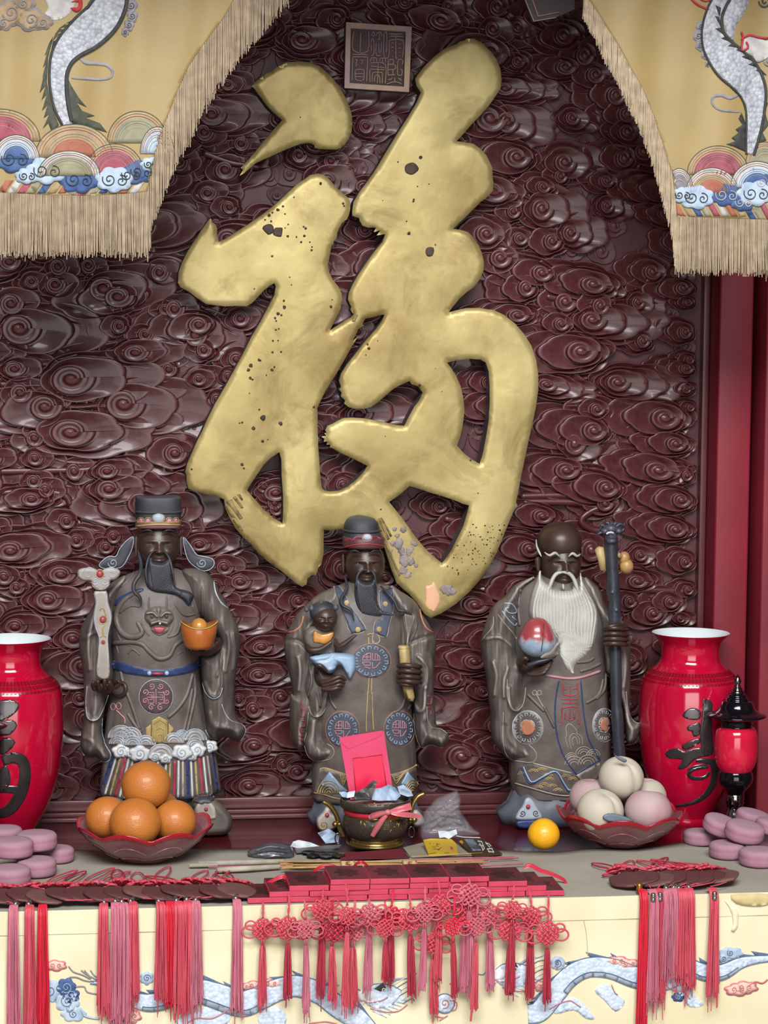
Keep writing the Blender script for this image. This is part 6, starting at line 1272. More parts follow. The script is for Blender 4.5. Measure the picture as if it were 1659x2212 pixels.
# front panel
beads(S3, 'panel_edge', [b6([(668, 70), (645, 200), (640, 330), (655, 470), (690, 590), (740, 680), (795, 752)]), b6([(828, 70), (840, 220), (855, 350), (880, 480), (920, 570), (968, 650)]), b6([(795, 752), (850, 715), (920, 675), (968, 650)])], 3.4, M_NAVYB, sh3, 2.4)
beads(S3, 'longevity_character', [b6(g) for g in ([(700, 80), (705, 170), (800, 165), (802, 80)], [(750, 100), (752, 240)], [(705, 130), (730, 130)], [(770, 130), (800, 128)], [(690, 205), (805, 205)], [(695, 235), (805, 232)], [(690, 270), (805, 262), (808, 370), (822, 385)], [(690, 270), (688, 380), (672, 395)], [(715, 300), (712, 350)], [(780, 295), (782, 345)], [(748, 250), (750, 350)], [(725, 345), (750, 360), (775, 345)])], 3.0, M_CRIM, sh3, 2.4)
beads(S3, 'mountain_motif', [b6(g) for g in ([(735, 560), (715, 490), (725, 470), (720, 410), (750, 385), (795, 430), (800, 455), (835, 480), (840, 540)], [(760, 570), (745, 490), (775, 455), (815, 490), (820, 540)], [(775, 550), (765, 500), (785, 480), (800, 500), (805, 540)])]+[b6(circ(x, y, r, r*0.95, 10, 185, 355)) for x, y, R in ((780, 690, 70), (850, 610, 60), (880, 680, 70), (920, 620, 50), (760, 640, 45)) for r in (R, R*0.7, R*0.42)], 2.0, M_STAT2, sh3, 2)
S3r = Surf([robe3])
shou_disc(S3, *b6([(440, 412)])[0], 33, 36, sh3, M_SILV, M_SILV, M_STAT, 1)
mk('medallion_centre', *patch(S3, b6(circ(440, 412, 50, 56)), 0.004, 4, 0), M_CORAL, sh3)
shou_disc(S3r, *b6([(1000, 395)])[0], 25, 36, sh3, M_SILV, M_SILV, M_STAT, 1); mk('medallion_centre', *patch(S3r, b6(circ(1010, 390, 38, 50)), 0.004, 4, 0), M_CORAL, sh3)
bow = [b6(circ(490, 158, 15, 17)), b6(circ(525, 158, 15, 17))]
mb = MB()
for b_ in bow: mb.add(bead(S3, b_, 2.2, 2.4, 5, 2, 3, True))
mb.add(bead(S3, b6([(505, 170), (530, 220), (560, 270)]), 3, 2.4, 5, 3, 3)); mb.build('sash_bow', M_STAT2, sh3)
# hem
hm3 = mk('hem_band', *patch(S3r, b6([(375, 690), (480, 675), (600, 705), (700, 730), (760, 745), (870, 850), (760, 905), (640, 900), (480, 855), (345, 815)]), 0.002, 6, 0), M_STAT, sh3)
beads(S3r, 'hem_edge', lift=0.0022, wd=3.4, m=M_STAT2, parent=hm3, h=3, lists=[b6([(345, 818), (480, 858), (640, 902), (760, 908), (850, 870)]), b6([(480, 672), (600, 705), (700, 730), (760, 745)])])
for off in (0, 14): bd(S3r, 'hem_zigzag', b6([(395+off, 700), (425+off, 770), (465+off*.6, 825-off), (550, 780-off*.6), (645, 735-off*.2), (700+off*.4, 820), (750, 885-off), (820, 830-off)]), 3.4, M_SKYB if off else M_NAVYB, hm3, 3.4, lift=0.0028)
beads(S3r, 'hem_wave', lift=0.0026, lists=[b6(circ(x, y, r, r*0.7, 8, 190, 350)) for x, y in ((480, 740), (540, 730), (590, 770), (560, 840), (620, 850), (660, 880), (520, 860), (720, 780), (770, 800), (400, 760), (600, 800)) for r in (34, 20)], wd=2, m=M_PARCH, parent=hm3, h=2.6)
st_ = mk('strap_end', *patch(S3r, b6([(795, 760), (965, 670), (975, 760), (870, 850)]), 0.003, 5, 0), M_STAT, sh3)
# shoe plaque
sp3 = P_('shoe', b6([(360, 1090), (365, 1030), (395, 990), (420, 935), (450, 922), (480, 945), (510, 990), (540, 1040), (535, 1085)]), -0.186, 0.008, M_SILV, sh3, hb=0.03, w=7); Sx = Surf([sp3])
mk('shoe_gem', *sphere(Sx.at(*b6([(443, 990)])[0], 0.001), 0.0042, nu=12, nv=8), M_CRIM, sp3)
beads(Sx, 'shoe_curl', [b6(spiral(402, 1040, 24, 1.4, 0)), b6(spiral(500, 1038, 24, 1.4, 0, flip=-1))], 2, M_HAIR, sp3, 2)
P_('shoe_sole', b6([(360, 1090), (540, 1085), (520, 1140), (380, 1150)]), -0.184, 0.01, M_NAVYB, sh3, hb=0.03, w=6)
# bald head
hd = mk('head', *head_mesh(*b5([(838, 455)])[0], 43, 60, -0.122, 0.043, jaw=0.14), M_FACE, sh3); eyes(*b5([(838, 455)])[0], 43, 60, -0.122, 0.043, sh3, hd)
mk('forehead', *sphere(W(*b5([(822, 250)])[0], -0.118), 49*mpp(-.12), 0.047, 45*mpp(-.12), 48, 32), M_FACE, sh3)
P_('ear', b5([(605, 400), (640, 385), (660, 430), (655, 500), (630, 525), (608, 480)]), -0.112, 0.010, M_FACE, sh3, step=2); P_('ear', b5([(1010, 300), (1045, 290), (1050, 340), (1030, 390), (1012, 380)]), -0.105, 0.008, M_FACE, sh3, step=2)
for g, sgn in (([(690, 345), (735, 372), (785, 350), (825, 385)], 0), ([(905, 385), (940, 355), (980, 378), (1012, 360)], 1)): whisk('eyebrow', g, (1.2, 2.8, 3.2, 1.0) if not sgn else (1.0, 3.2, 2.8, 1.2), (.040, .047, .047, .046) if not sgn else (.046, .046, .042, .034), -0.12, M_BEARD, sh3, b5)
for g in ([(615, 230), (620, 290), (645, 350), (660, 380)],): whisk('temple_hair', g, (1, 2, 2.4, 1), (.01, .02, .026, .03), -0.12, M_BEARD, sh3, b5)
bz = b5([(650, 500), (612, 600), (570, 720), (548, 850), (560, 930), (590, 990), (660, 1040), (740, 1090), (800, 1170), (800, 1290), (850, 1390), (920, 1440), (940, 1525), (965, 1450), (980, 1370), (1050, 1300), (1110, 1220), (1150, 1130), (1170, 1000), (1165, 880), (1130, 790), (1080, 700), (1030, 590), (1008, 510), (1002, 600), (985, 665), (945, 640), (930, 680), (850, 685), (775, 672), (750, 630), (715, 625), (690, 605), (665, 560)])
P_('beard', bz, -0.156, 0.030, M_BEARD, sh3, hb=0.02, w=20, step=2.0, lines=[(b5([(640+390*t, 590+40*abs(t-.5)), (575+585*t, 850), (610+530*t+10*math.sin(9*t), 1050), (800+300*t, 1230), (905+70*t, 1430)]), 1.25, 0.0042) for t in [(k+0.5)/19 for k in range(19)]])
for s, xs in ((-1, (852, 800, 765, 735, 715)), (1, (852, 910, 950, 980, 1010))): whisk('moustache', list(zip(xs, (522, 535, 580, 660, 760))), (2.4, 4.2, 4.4, 4.0, 1.2), (.054, .052, .054, .058, .058), -0.12, M_BEARD, sh3, b5)
whisk('lip_tuft', [(855, 630), (857, 650), (858, 672)], (2.0, 3.0, 2.4), (.05, .052, .052), -0.12, M_BEARD, sh3, b5)
# peach
pc = W(*b5([(622, 1130)])[0], -0.205); R_ = 41*mpp(-.205)
def peach_fn(d):
    a = math.atan2(d.x+0.12, -d.y); return 1+1.15*max(0, d.z-0.55)**1.6-0.10*math.exp(-((math.atan2(d.x-0.25, -d.y))/0.07)**2)*(1-max(0, -d.z)**3)*(1 if d.y < 0 else 0)
v, f = sphere(pc, R_, R_*0.95, R_*0.92, 48, 32, peach_fn)
M_PCH = mat('two_tone_peach_glaze', '7d94ae', '9aa8b4', 60, rough=0.3, coat=0.3)
nt = M_PCH.node_tree; N = nt.nodes; L = nt.links; bs = N['Principled BSDF']
tc = [x for x in N if x.type == 'TEX_COORD'][0]; sp = N.new('ShaderNodeSeparateXYZ'); L.new(tc.outputs['Object'], sp.inputs[0])
nz = N.new('ShaderNodeTexNoise'); nz.inputs['Scale'].default_value = 55; L.new(tc.outputs['Object'], nz.inputs['Vector'])
ma = N.new('ShaderNodeMath'); ma.operation = 'MULTIPLY_ADD'; ma.inputs[1].default_value = 0.030; L.new(nz.outputs[0], ma.inputs[0]); L.new(sp.outputs[2], ma.inputs[2])
zc0 = (pc.z+0.002)-(TABLE_Z-0.004)
cr = N.new('ShaderNodeMapRange'); cr.inputs[1].default_value = zc0+0.010; cr.inputs[2].default_value = zc0+0.022; L.new(ma.outputs[0], cr.inputs[0])
mx = N.new('ShaderNodeMix'); mx.data_type = 'RGBA'; L.new(cr.outputs[0], mx.inputs[0]); L.new([x for x in N if x.type == 'VALTORGB'][0].outputs[0], mx.inputs[6]); mx.inputs[7].default_value = lin('8c3a40'); L.new(mx.outputs[2], bs.inputs['Base Color'])
pch = mk('peach', v, f, M_PCH, sh3); bd(Surf([pch]), 'peach_cleft', b5([(682, 985), (676, 1060), (672, 1150), (660, 1230)]), 1.8, M_FACE, pch, 0.5)
P_('peach_leaf', b5([(760, 1200), (800, 1150), (830, 1165), (800, 1220), (820, 1260), (760, 1290), (700, 1300), (650, 1290), (680, 1250), (730, 1230)]), -0.222, 0.006, M_STAT, sh3, step=2)
mk('peach_branch', *ptube([(*q, r, d) for q, r, d in zip(b5([(540, 1360), (620, 1330), (700, 1310), (790, 1280)]), (5.5, 5, 4, 2), (.1, .106, .108, .108))], Y3, 10), M_STAFF, sh3)
hand('hand', (b5([(440, 1310), (520, 1290), (600, 1340), (720, 1340), (770, 1330), (740, 1390), (640, 1440), (520, 1430), (450, 1390)]), -0.055, 0.020), [[(*q, r, d) for q, r, d in zip(b5(p), (5.4, 5, 4.6, 3.2), (.08, .09, .095, .095))] for p in ([(560, 1390), (650, 1385), (720, 1350), (760, 1310)], [(560, 1405), (650, 1405), (715, 1375), (750, 1340)], [(550, 1420), (640, 1425), (700, 1400), (735, 1370)], [(540, 1430), (620, 1440), (680, 1425), (710, 1400)], [(470, 1350), (490, 1310), (520, 1290), (540, 1310)])], Y3, M_FACE, sh3)
# staff with carved head, gourd and scroll
st = mk('staff', *ptube([(*q, r, 0.0) for q, r in zip(b5([(1285, 210), (1288, 330), (1300, 560), (1305, 700), (1318, 780), (1318, 900), (1316, 1050), (1325, 1250), (1330, 1500)])+b6([(1088, 250), (1095, 330), (1100, 450), (1108, 560), (1112, 640)]), (15.5, 14.5, 13.5, 15.5, 12.5, 14, 12.5, 12.5, 13, 11.5, 13.5, 12.5, 13, 14))], -0.185, 18), M_STAFF, sh3)
for x, y, r in ((1300, 700, 4), (1215, 0, 0), (1330, 860, 4)): 
    if r: mk('staff_knot', *sphere(W(*b5([(x, y)])[0], -0.198), r*0.001, None, None, 12, 8), M_STAFF, st)
dh = MB()
for x, y, rx_, rz_, dp in ((1282, 190, 62, 70, 0), (1282, 130, 60, 45, 6), (1285, 240, 46, 32, 8), (1225, 150, 40, 34, 4), (1345, 150, 40, 34, 4)): dh.add(sphere(W(*b5([(x, y)])[0], -0.186-dp*0.001), rx_/4.1475*mpp(-.19), 0.013, rz_/4.1475*mpp(-.19), 18, 12))
for g in ([(1240, 120), (1200, 100), (1190, 130), (1160, 160)], [(1330, 115), (1370, 90), (1400, 110), (1405, 80)], [(1230, 160), (1190, 170), (1165, 185)], [(1350, 160), (1390, 150), (1400, 130)], [(1270, 110), (1260, 80), (1240, 85)], [(1310, 105), (1330, 80), (1370, 100)]): dh.add(ptube([(*q, r, 0.006) for q, r in zip(b5(g), (4.5, 4, 3, 1.2))], -0.186, 8))
dh.build('carved_staff_head', M_STAFF, st)
mk('carved_teeth', *tube([W(*q, -0.205) for q in b5([(1245, 180), (1262, 168), (1285, 165), (1308, 172)])], 0.0018, 6), M_WHITE, st)
gv = MB().add(sphere(W(*b5([(1405, 395)])[0], -0.175), 0.0105, None, 0.0125, 18, 12)).add(sphere(W(*b5([(1425, 470)])[0], -0.175), 0.0130, None, 0.0145, 18, 12))
mk('gourd', gv.v, gv.f, mat('gourd_brown_gold', '8a6048', 'a88a50', 30, rough=0.4), st)
mk('gourd_mouth', *tube([W(*q, -0.183) for q in b5([(1375, 385), (1352, 372), (1345, 365)])], [0.004, 0.0052, 0.0056], 12), M_PARCH, st)
mk('small_scroll', *tube([W(*q, -0.178) for q in b5([(1178, 310), (1200, 400), (1215, 500)])], [0.0088, 0.0076, 0.006], 14), M_PARCH, st)
fng = [[(*q, r, d) for q, r, d in zip(b5([(1225, y), (1270, y-6), (1340, y-6), (1400, y), (1430, y+6)]), (4.6, 5.6, 5.8, 5.4, 4), (.076, .094, .098, .09, .07))] for y in (1030, 1080, 1125, 1168)]
hand('hand', (b5([(1230, 1010), (1350, 990), (1425, 1020), (1430, 1150), (1380, 1190), (1290, 1180), (1240, 1100)]), -0.045, 0.018), fng+[[(*q, r, d) for q, r, d in zip(b5([(1420, 1010), (1350, 995), (1270, 1010), (1225, 1015)]), (5, 5, 4.6, 3.4), (.078, .094, .096, .086))]], Y3, M_FACE, sh3)
# ================================================================== offerings
ORD = ['first', 'second', 'third', 'fourth', 'fifth', 'sixth', 'seventh', 'eighth', 'ninth', 'tenth', 'eleventh', 'twelfth', 'thirteenth', 'fourteenth', 'fifteenth', 'sixteenth', 'seventeenth', 'eighteenth', 'nineteenth', 'twentieth', 'twenty-first', 'twenty-second', 'twenty-third', 'twenty-fourth']
ZW = TABLE_Z-0.004                       # wood surface
ZCL = TABLE_Z+0.004                      # cloth surface
M_VRED = mat('red_vase_glaze', 'ad0a30', 'a0082a', 8, rough=0.12, coat=0.7, spec=0.6)
M_VWHT = mat('white_vase_inside', 'c6d0d4', rough=0.25)
M_VBLK = mat('dark_silver_brushwork', '4c4648', '5a5456', 30, rough=0.22, metal=0.75)
M_VDOT = mat('dark_red_mosaic', '6e0a18', rough=0.3)
zv = Zf(1340, 1320, 4.423)
YV = -0.135; VX = 1485.5
def vz(y): return W(VX, 1320+y/4.423, YV).z-ZW
mv = mpp(YV)/4.423
prof = [(382, 205), (376, 214), (330, 262), (296, 310), (284, 360), (284, 430), (300, 480), (345, 530), (405, 575), (452, 625), (478, 690), (492, 800), (496, 950), (492, 1100), (476, 1280), (450, 1440), (410, 1590), (355, 1730), (300, 1830), (250, 1910), (228, 1950)]
prof = [(r*mv, vz(y)) for r, y in prof]; prof += [(0.050, 0.0), (0.001, 0.0)]
inner = [(382*mv-0.0006, vz(205)), (374*mv, vz(206)), (320*mv, vz(262)), (278*mv, vz(320)), (270*mv, vz(420)), (300*mv, vz(540)), (400*mv, vz(700)), (0.001, vz(900))]
c0 = W(VX, 1700, YV); vase_c = Vector((c0.x, YV, ZW))
def make_vase(loc, label):
    t = thing('red_vase', label, 'vase', loc, 'red calligraphy vases')
    b = mk('body', *lathe(sorted_prof, loc, 72), M_VRED, t)
    mk('inside', *[list(x) for x in lathe(inner, loc, 72)], M_VWHT, t)
    mb = MB()
    for row, (y0, y1) in enumerate(((548, 580), (588, 618), (632, 652))):
        for k in range(76):
            a0, a1 = 2*PI*(k+0.12)/76, 2*PI*(k+0.88)/76; q = []
            for y, a in ((y0, a0), (y0, a1), (y1, a1), (y1, a0)):
                z = vz(y); r = np.interp(-z, [-p[1] for p in sorted_prof], [p[0] for p in sorted_prof])+0.0007
                q.append(Vector(loc)+Vector((r*math.cos(a), r*math.sin(a), z)))
            i = len(mb.v); mb.v += q; mb.f.append((i, i+3, i+2, i+1))
    o = mb.build('mosaic_band', M_VDOT, b); o['kind'] = 'stuff'
    return t, b
sorted_prof = []
pts_ = smooth(prof[:-2], 3)+prof[-2:]
sorted_prof = [tuple(p) for p in pts_]
vr, vb = make_vase(vase_c, 'tall red vase with dark brush character behind the small red lantern')
SV = Surf([vb])
def vstrip(S, Z, geo, parent, sc):
    g = [(*Z([p])[0][:2], p[2]/sc) for p in geo]; Lp, Rp = strip_poly(g)
    mk('brush_stroke', *patch(S, Lp+Rp[::-1], 0.00022, 4, 0), M_VBLK, parent)
for g in ([(590, 1000), (640, 940), (700, 925), (760, 950), (772, 1000), (740, 1040), (650, 1035)], [(635, 1110), (690, 1080), (762, 1070), (760, 1180), (700, 1200), (680, 1150), (650, 1145)], [(790, 840), (850, 850), (885, 890), (870, 1000), (880, 1150), (890, 1300), (880, 1372), (800, 1380), (770, 1300), (760, 1150), (780, 1000), (788, 900)], [(590, 1280), (750, 1210), (762, 1260), (622, 1330)], [(425, 1365), (480, 1320), (560, 1312), (610, 1340), (760, 1300), (882, 1372), (760, 1400), (700, 1430), (640, 1490), (570, 1515), (550, 1490), (590, 1420), (470, 1410)]):
    mk('brush_stroke', *patch(SV, zv(g), 0.00022, 4, 2), M_VBLK, vb)
vstrip(SV, zv, [(720, 1432, 30), (800, 1430, 50), (880, 1450, 70), (905, 1540, 75), (890, 1640, 70), (830, 1740, 58), (740, 1810, 44), (630, 1850, 30), (530, 1862, 22)], vb, 4.423)
vstrip(SV, zv, [(840, 1490, 30), (760, 1500, 30), (690, 1520, 34), (655, 1560, 40), (690, 1595, 40), (760, 1600, 36), (820, 1580, 34), (850, 1540, 30)], vb, 4.423)
vstrip(SV, zv, [(640, 1520, 14), (720, 1480, 22), (830, 1470, 22)], vb, 4.423)
zrim = ZW+vz(205); lp = T(22, 1379, zrim); lv = Vector((lp.x, min(-0.13, lp.y), ZW))
vl, vlb = make_vase(lv, 'tall red vase with dark brush character at the left edge')
SVl = Surf([vlb]); zw_ = Zf(0, 1340, 4.61)
for g in ([(-150, 830), (0, 800), (100, 788), (180, 820), (187, 880), (120, 950), (20, 1000), (-150, 1010)], [(-120, 1060), (0, 1010), (120, 990), (172, 1050), (100, 1140), (0, 1150), (-120, 1180)], [(0, 1200), (80, 1165), (155, 1215), (70, 1320), (0, 1330)], [(-160, 1560), (-20, 1560), (0, 1480), (60, 1440), (100, 1530), (95, 1640), (0, 1720), (-160, 1720)]): mk('brush_stroke', *patch(SVl, zw_(g), 0.00022, 4, 2), M_VBLK, vlb)
vstrip(SVl, zw_, [(20, 1400, 100), (130, 1370, 110), (220, 1400, 120), (250, 1500, 115), (235, 1640, 120), (180, 1780, 120), (90, 1890, 110), (-20, 1930, 90), (-120, 1940, 60)], vlb, 4.61)
vstrip(SVl, zw_, [(-60, 1680, 80), (60, 1680, 80), (190, 1690, 80)], vlb, 4.61)
# ------------------------------------------------------------------ red lantern lamps
M_LBLK = mat('black_lacquer', '101018', '18181f', 20, rough=0.12, metal=0.6, coat=0.5)
M_LCHR = mat('dark_chrome', '8a8284', '75706f', 20, rough=0.12, metal=1.0)
M_LRED = mat('red_lantern_glass', 'bc1838', 'b01432', 10, rough=0.15, coat=0.6)
YLn = -0.265; LX = 1588.0; ml = mpp(YLn)/4.423
def lz(y): return W(LX, 1320+y/4.423, YLn).z-ZW
lc = W(LX, 1700, YLn); lc = Vector((lc.x, YLn, ZW))
SEG = [('finial', M_LCHR, [(1, 604), (20, 630), (36, 662), (38, 675), (25, 698), (24, 705), (32, 712), (28, 722), (42, 730), (52, 742), (46, 752), (62, 760), (72, 775), (66, 784)]),
       ('roof_steps', M_LBLK, [(66, 784), (84, 795), (94, 810), (86, 818), (104, 828), (116, 845), (108, 856), (140, 860)]),
       ('roof', M_LBLK, [(140, 858), (152, 868), (165, 905), (188, 945), (235, 972), (285, 988), (292, 996), (286, 1004), (240, 1020), (190, 1035), (160, 1045), (150, 1052), (162, 1070), (150, 1085), (154, 1102)]),
       ('lantern_body', M_LRED, [(150, 1102), (172, 1108), (197, 1140), (207, 1200), (210, 1290), (208, 1370), (200, 1430), (183, 1480), (155, 1518), (150, 1526)]),
       ('pedestal', M_LBLK, [(150, 1524), (162, 1530), (158, 1542), (172, 1552), (166, 1566), (176, 1578), (170, 1594), (175, 1608), (160, 1640), (130, 1682), (100, 1718), (86, 1748)]),
       ('foot', M_LCHR, [(84, 1746), (94, 1762), (88, 1780), (96, 1792), (86, 1812), (94, 1828), (82, 1850), (84, 1885), (100, 1920), (118, 1980), (124, 2060)])]
def make_lamp(loc, label):
    t = thing('lantern_lamp', label, 'lamp', loc, 'small red lantern lamps')
    for nm, m, pr in SEG:
        pr2 = [(max(r, 0.5)*ml, lz(y)) for r, y in pr]
        if nm == 'foot': pr2 += [(130*ml, 0.004), (130*ml, 0.0), (0.0005, 0.0)]
        mk(nm, *lathe(pr2, loc, 40), m, t)
    return t
make_lamp(lc, 'small red lantern lamp with black pagoda roof before the right vase')
zh = ZW+lz(996); q = T(-50, 1562, zh); make_lamp(Vector((q.x, max(min(q.y, -0.26), -0.34), ZW)), 'small lantern lamp whose black roof tip shows at the left edge')
# ------------------------------------------------------------------ lotus bowls
M_BOWL = mat('rose_glass_bowl', '8a4a52', 'a07478', 14, rough=0.22, trans=0.35, coat=0.4, ior=1.3)
M_BRIM = mat('red_glass_rim', '9c1424', '8c1a28', 20, rough=0.2, coat=0.5)
def make_bowl(cx, cy, R, label, rot=0.0):
    t = thing('lotus_bowl', label, 'bowl', (cx, cy, ZCL), 'lotus shaped glass bowls')
    c = Vector((cx, cy, ZCL)); NP = 8
    def lob(r, z, a, i):
        s = max(0, (r/R-0.35)/0.65); p = abs(math.cos(NP*(a+rot)/2))
        return (r*(1+0.05*s*(p-0.4)), z+s*s*(0.013*p-0.006))
    out = [(0.0005, 0.001), (0.040, 0.001), (0.043, 0.0), (0.046, 0.003), (0.050, 0.006), (0.066, 0.013), (0.086, 0.027), (0.100, 0.040), (0.1085, 0.052)]
    out = [(r*R/0.112, z) for r, z in out]
    inn = [(r-0.0028*R/0.112 if r > 0.01 else r, z+0.003) for r, z in reversed(out)]
    b = mk('bowl_body', *lathe(out+[(0.110*R/0.112, 0.0545)]+inn, c, 96, mod=lob), M_BOWL, t)
    mk('red_rim', *lathe([(r*R/0.112, z) for r, z in ((0.1075, 0.0495), (0.1098, 0.0515), (0.113, 0.0575), (0.1125, 0.0592), (0.110, 0.0585), (0.1055, 0.0525))], c, 96, mod=lob), M_BRIM, b)
    for k in range(NP):
        a = 2*PI*(k+0.0)/NP-rot
        for s in (0.55, 0.8):
            P = []
            for j in range(9):
                u = -1+2*j/8; aa = a+u*PI/NP*0.86; r = 0.098*R/0.112*s*(1-0.10*u*u)+0.016; 
                zz = np.interp(r, [p[0] for p in out], [p[1] for p in out]); rr_, z2_ = lob(r, zz, aa, 0); P.append(c+Vector((rr_*math.cos(aa), rr_*math.sin(aa), z2_-0.0005)))
            mk('petal_ridge', *tube(P, 0.0011, 5), M_BOWL, b)
    return t
bl = T(312, 1846, ZCL); bl_c = (bl.x, -0.375); br_ = T(1346, 1828, ZCL); br_c = (br_.x, -0.345)
make_bowl(bl_c[0], bl_c[1], 0.1155, 'rose glass lotus bowl heaped with oranges', 0.35)
make_bowl(br_c[0], br_c[1], 0.1115, 'rose glass lotus bowl heaped with pale peaches', 0.2)
# oranges
M_OR = mat('orange_peel', 'aa6428', 'b87434', 14, rough=0.38, bump=0.5, bscale=500, coat=0.15)
def orange_mesh(r): 
    v, f = sphere((0, 0, 0), r, r, r*0.965, 40, 28, lambda d: 1-0.02*max(0, d.z-0.9)*10*0.1+0.004*math.sin(7*math.atan2(d.y, d.x))*(1-abs(d.z)))
    return v, f
def fruit(name, v, f, c, m, label, cat, group, rot=None):
    R = Matrix.Rotation(rot[0], 3, 'X') @ Matrix.Rotation(rot[1], 3, 'Y') if rot else Matrix.Identity(3)
    o = mk(name, [R @ Vector(p)+Vector(c) for p in v], f, m, None); tag(o, label, cat, group); return o
for px, py, Y, r, lb in ((316, 1696, -0.372, 0.0430, 'orange on top of the pile in the left bowl'), (292, 1778, -0.428, 0.0440, 'orange at the front of the bowl below the top one'), (231, 1766, -0.372, 0.0375, 'leftmost orange in the bowl of oranges'), (377, 1774, -0.385, 0.0380, 'rightmost orange in the bowl of oranges'), (345, 1752, -0.318, 0.0360, 'orange at the back of the bowl, mostly hidden')):
    fruit('orange', *orange_mesh(r), W(px, py, Y), M_OR, lb, 'orange', 'oranges in the left bowl')
# peaches
M_PCHW = mat('pale_peach_skin', 'a9a294', 'b8b09f', 10, rough=0.6, bump=0.08, bscale=200, dust=('bcb6aa', 0.3))
M_PCHP = mat('blushed_peach_skin', 'a89694', 'a4747f', 9, rough=0.6, bump=0.08, bscale=200, mixpow=(0.4, 0.62))
M_LEAFB = mat('blue_grey_leaf', '64707c', '56626e', 40, rough=0.5)
def peach_v(r, ang):
    def fn(d):
        a = math.atan2(d.y, d.x)-ang; a = (a+PI) % (2*PI)-PI
        return 1-0.10*math.exp(-(a/0.16)**2)*(1-max(0, -d.z))**0.7*(1 if d.z > -0.7 else 0.3)-0.16*math.exp(-((1-d.z)/0.06))+0.05*max(0, -d.z-0.6)
    return sphere((0, 0, 0), r, r, r*0.94, 44, 30, fn)
pl_ = [(1342, 1680, -0.345, 0.0405, -1.1, M_PCHW, (0.35, 0.1), 'cream peach on top of the pile in the right bowl'), (1297, 1752, -0.398, 0.0415, -1.0, M_PCHW, (0.3, 0.2), 'white peach at the front left of the right bowl'), (1400, 1752, -0.395, 0.0420, 1.2, M_PCHP, (-0.2, 0.1), 'pink blushed peach at the front right of the right bowl'), (1274, 1722, -0.318, 0.0370, 0.5, M_PCHP, (0, 0), 'pinkish peach half hidden at the back left of the bowl'), (1394, 1722, -0.305, 0.0385, 0.2, M_PCHW, (0, 0), 'pale peach half hidden behind the pink blushed one')]
for px, py, Y, r, a, m, rt, lb in pl_:
    fruit('peach', *peach_v(r, a), W(px, py, Y), m, lb, 'peach', 'peaches in the right bowl', rt)
lf = b6([(990, 1060), (1030, 1040), (1100, 1045), (1160, 1065), (1212, 1092), (1190, 1106), (1060, 1106), (1000, 1085)])
o = mk('peach_leaf', *puff(lf, -0.443, 0.002, 0.001, w=5, step=2.5), M_LEAFB); tag(o, 'blue-grey leaf lying against the front peaches in the right bowl', 'leaf', 'leaves on the peaches')
lf = b6([(1068, 592), (1090, 618), (1130, 632), (1165, 650), (1150, 668), (1110, 650), (1082, 628)])
o = mk('peach_leaf', *puff(lf, -0.383, 0.002, 0.001, w=5, step=2.5), M_LEAFB); tag(o, 'thin blue-grey leaf on the topmost cream peach', 'leaf', 'leaves on the peaches')
# mandarin
mc = T(1177, 1838, ZCL); rm = 0.0285
v, f = sphere((0, 0, 0), rm, rm, rm*0.96, 40, 28, lambda d: 1+0.10*max(0, d.z-0.82)*2+0.006*math.sin(9*math.atan2(d.y, d.x))*(1-d.z*d.z))
mo = mk('mandarin', [Vector(p)+Vector((mc.x, mc.y+0.012, ZCL+rm*0.95)) for p in v], f, mat('bright_mandarin_peel', 'e0a41c', 'd89a14', 12, rough=0.35, bump=0.4, bscale=450, coat=0.2)); tag(mo, 'single bright yellow mandarin standing on the cloth left of the peach bowl', 'mandarin')
# ------------------------------------------------------------------ pink cakes
M_CAKE = mat('mauve_cake_powder', '8c6070', '9a7080', 18, rough=0.9, bump=0.25, bscale=200, dust=('9a828e', 0.6))
cake = lathe([(0.0003, 0.0225), (0.018, 0.0225), (0.0255, 0.0212), (0.0285, 0.018), (0.0292, 0.0135), (0.0286, 0.0115), (0.0292, 0.0095), (0.0288, 0.003), (0.027, 0.0), (0.0003, 0.0)], (0, 0, 0), 40)
def cakes(lst, group):
    first = None
    for px, py, lev, tilt, sc_, lb in lst:
        h = 0.0225*sc_; ztop = ZCL+h*(lev+1)+(0.003 if lev else 0)
        p = T(px, py, ztop)
        if first is None:
            first = mk('pink_cake', *cake, M_CAKE, org=(0, 0, 0)); o = first
        else: o = first.copy(); COL.objects.link(o)
        o.location = (p.x, p.y, ztop-h); o.scale = (sc_, sc_, sc_); o.rotation_euler = (tilt[0], tilt[1], 0)
        tag(o, lb, 'cake', group)
cakes([(1512, 1793, 0, (0, 0), 1.03, 'leftmost pink round cake in the pile by the lantern lamp'), (1572, 1819, 0, (0, 0), 1.12, 'pink cake in the front row between the leftmost and the frontmost'), (1640, 1833, 0, (0, 0), 1.2, 'frontmost pink cake at the right edge of the photo'), (1553, 1766, 1, (0.22, 0.25), 1.1, 'tilted pink cake in the upper layer beside the lamp foot'), (1606, 1778, 1, (0.16, 0.14), 1.2, 'large pink cake in the middle of the upper layer on the right'), (1624, 1752, 1, (0.1, 0.2), 1.1, 'pink cake at the back of the upper layer on the right'), (1655, 1794, 0, (0, 0), 1.1, 'pink cake between upper and front cakes at the right edge'), (1668, 1770, 1, (0, 0.15), 1.1, 'cut-off pink cake in the upper layer at the right edge')], 'pink cakes on the right')
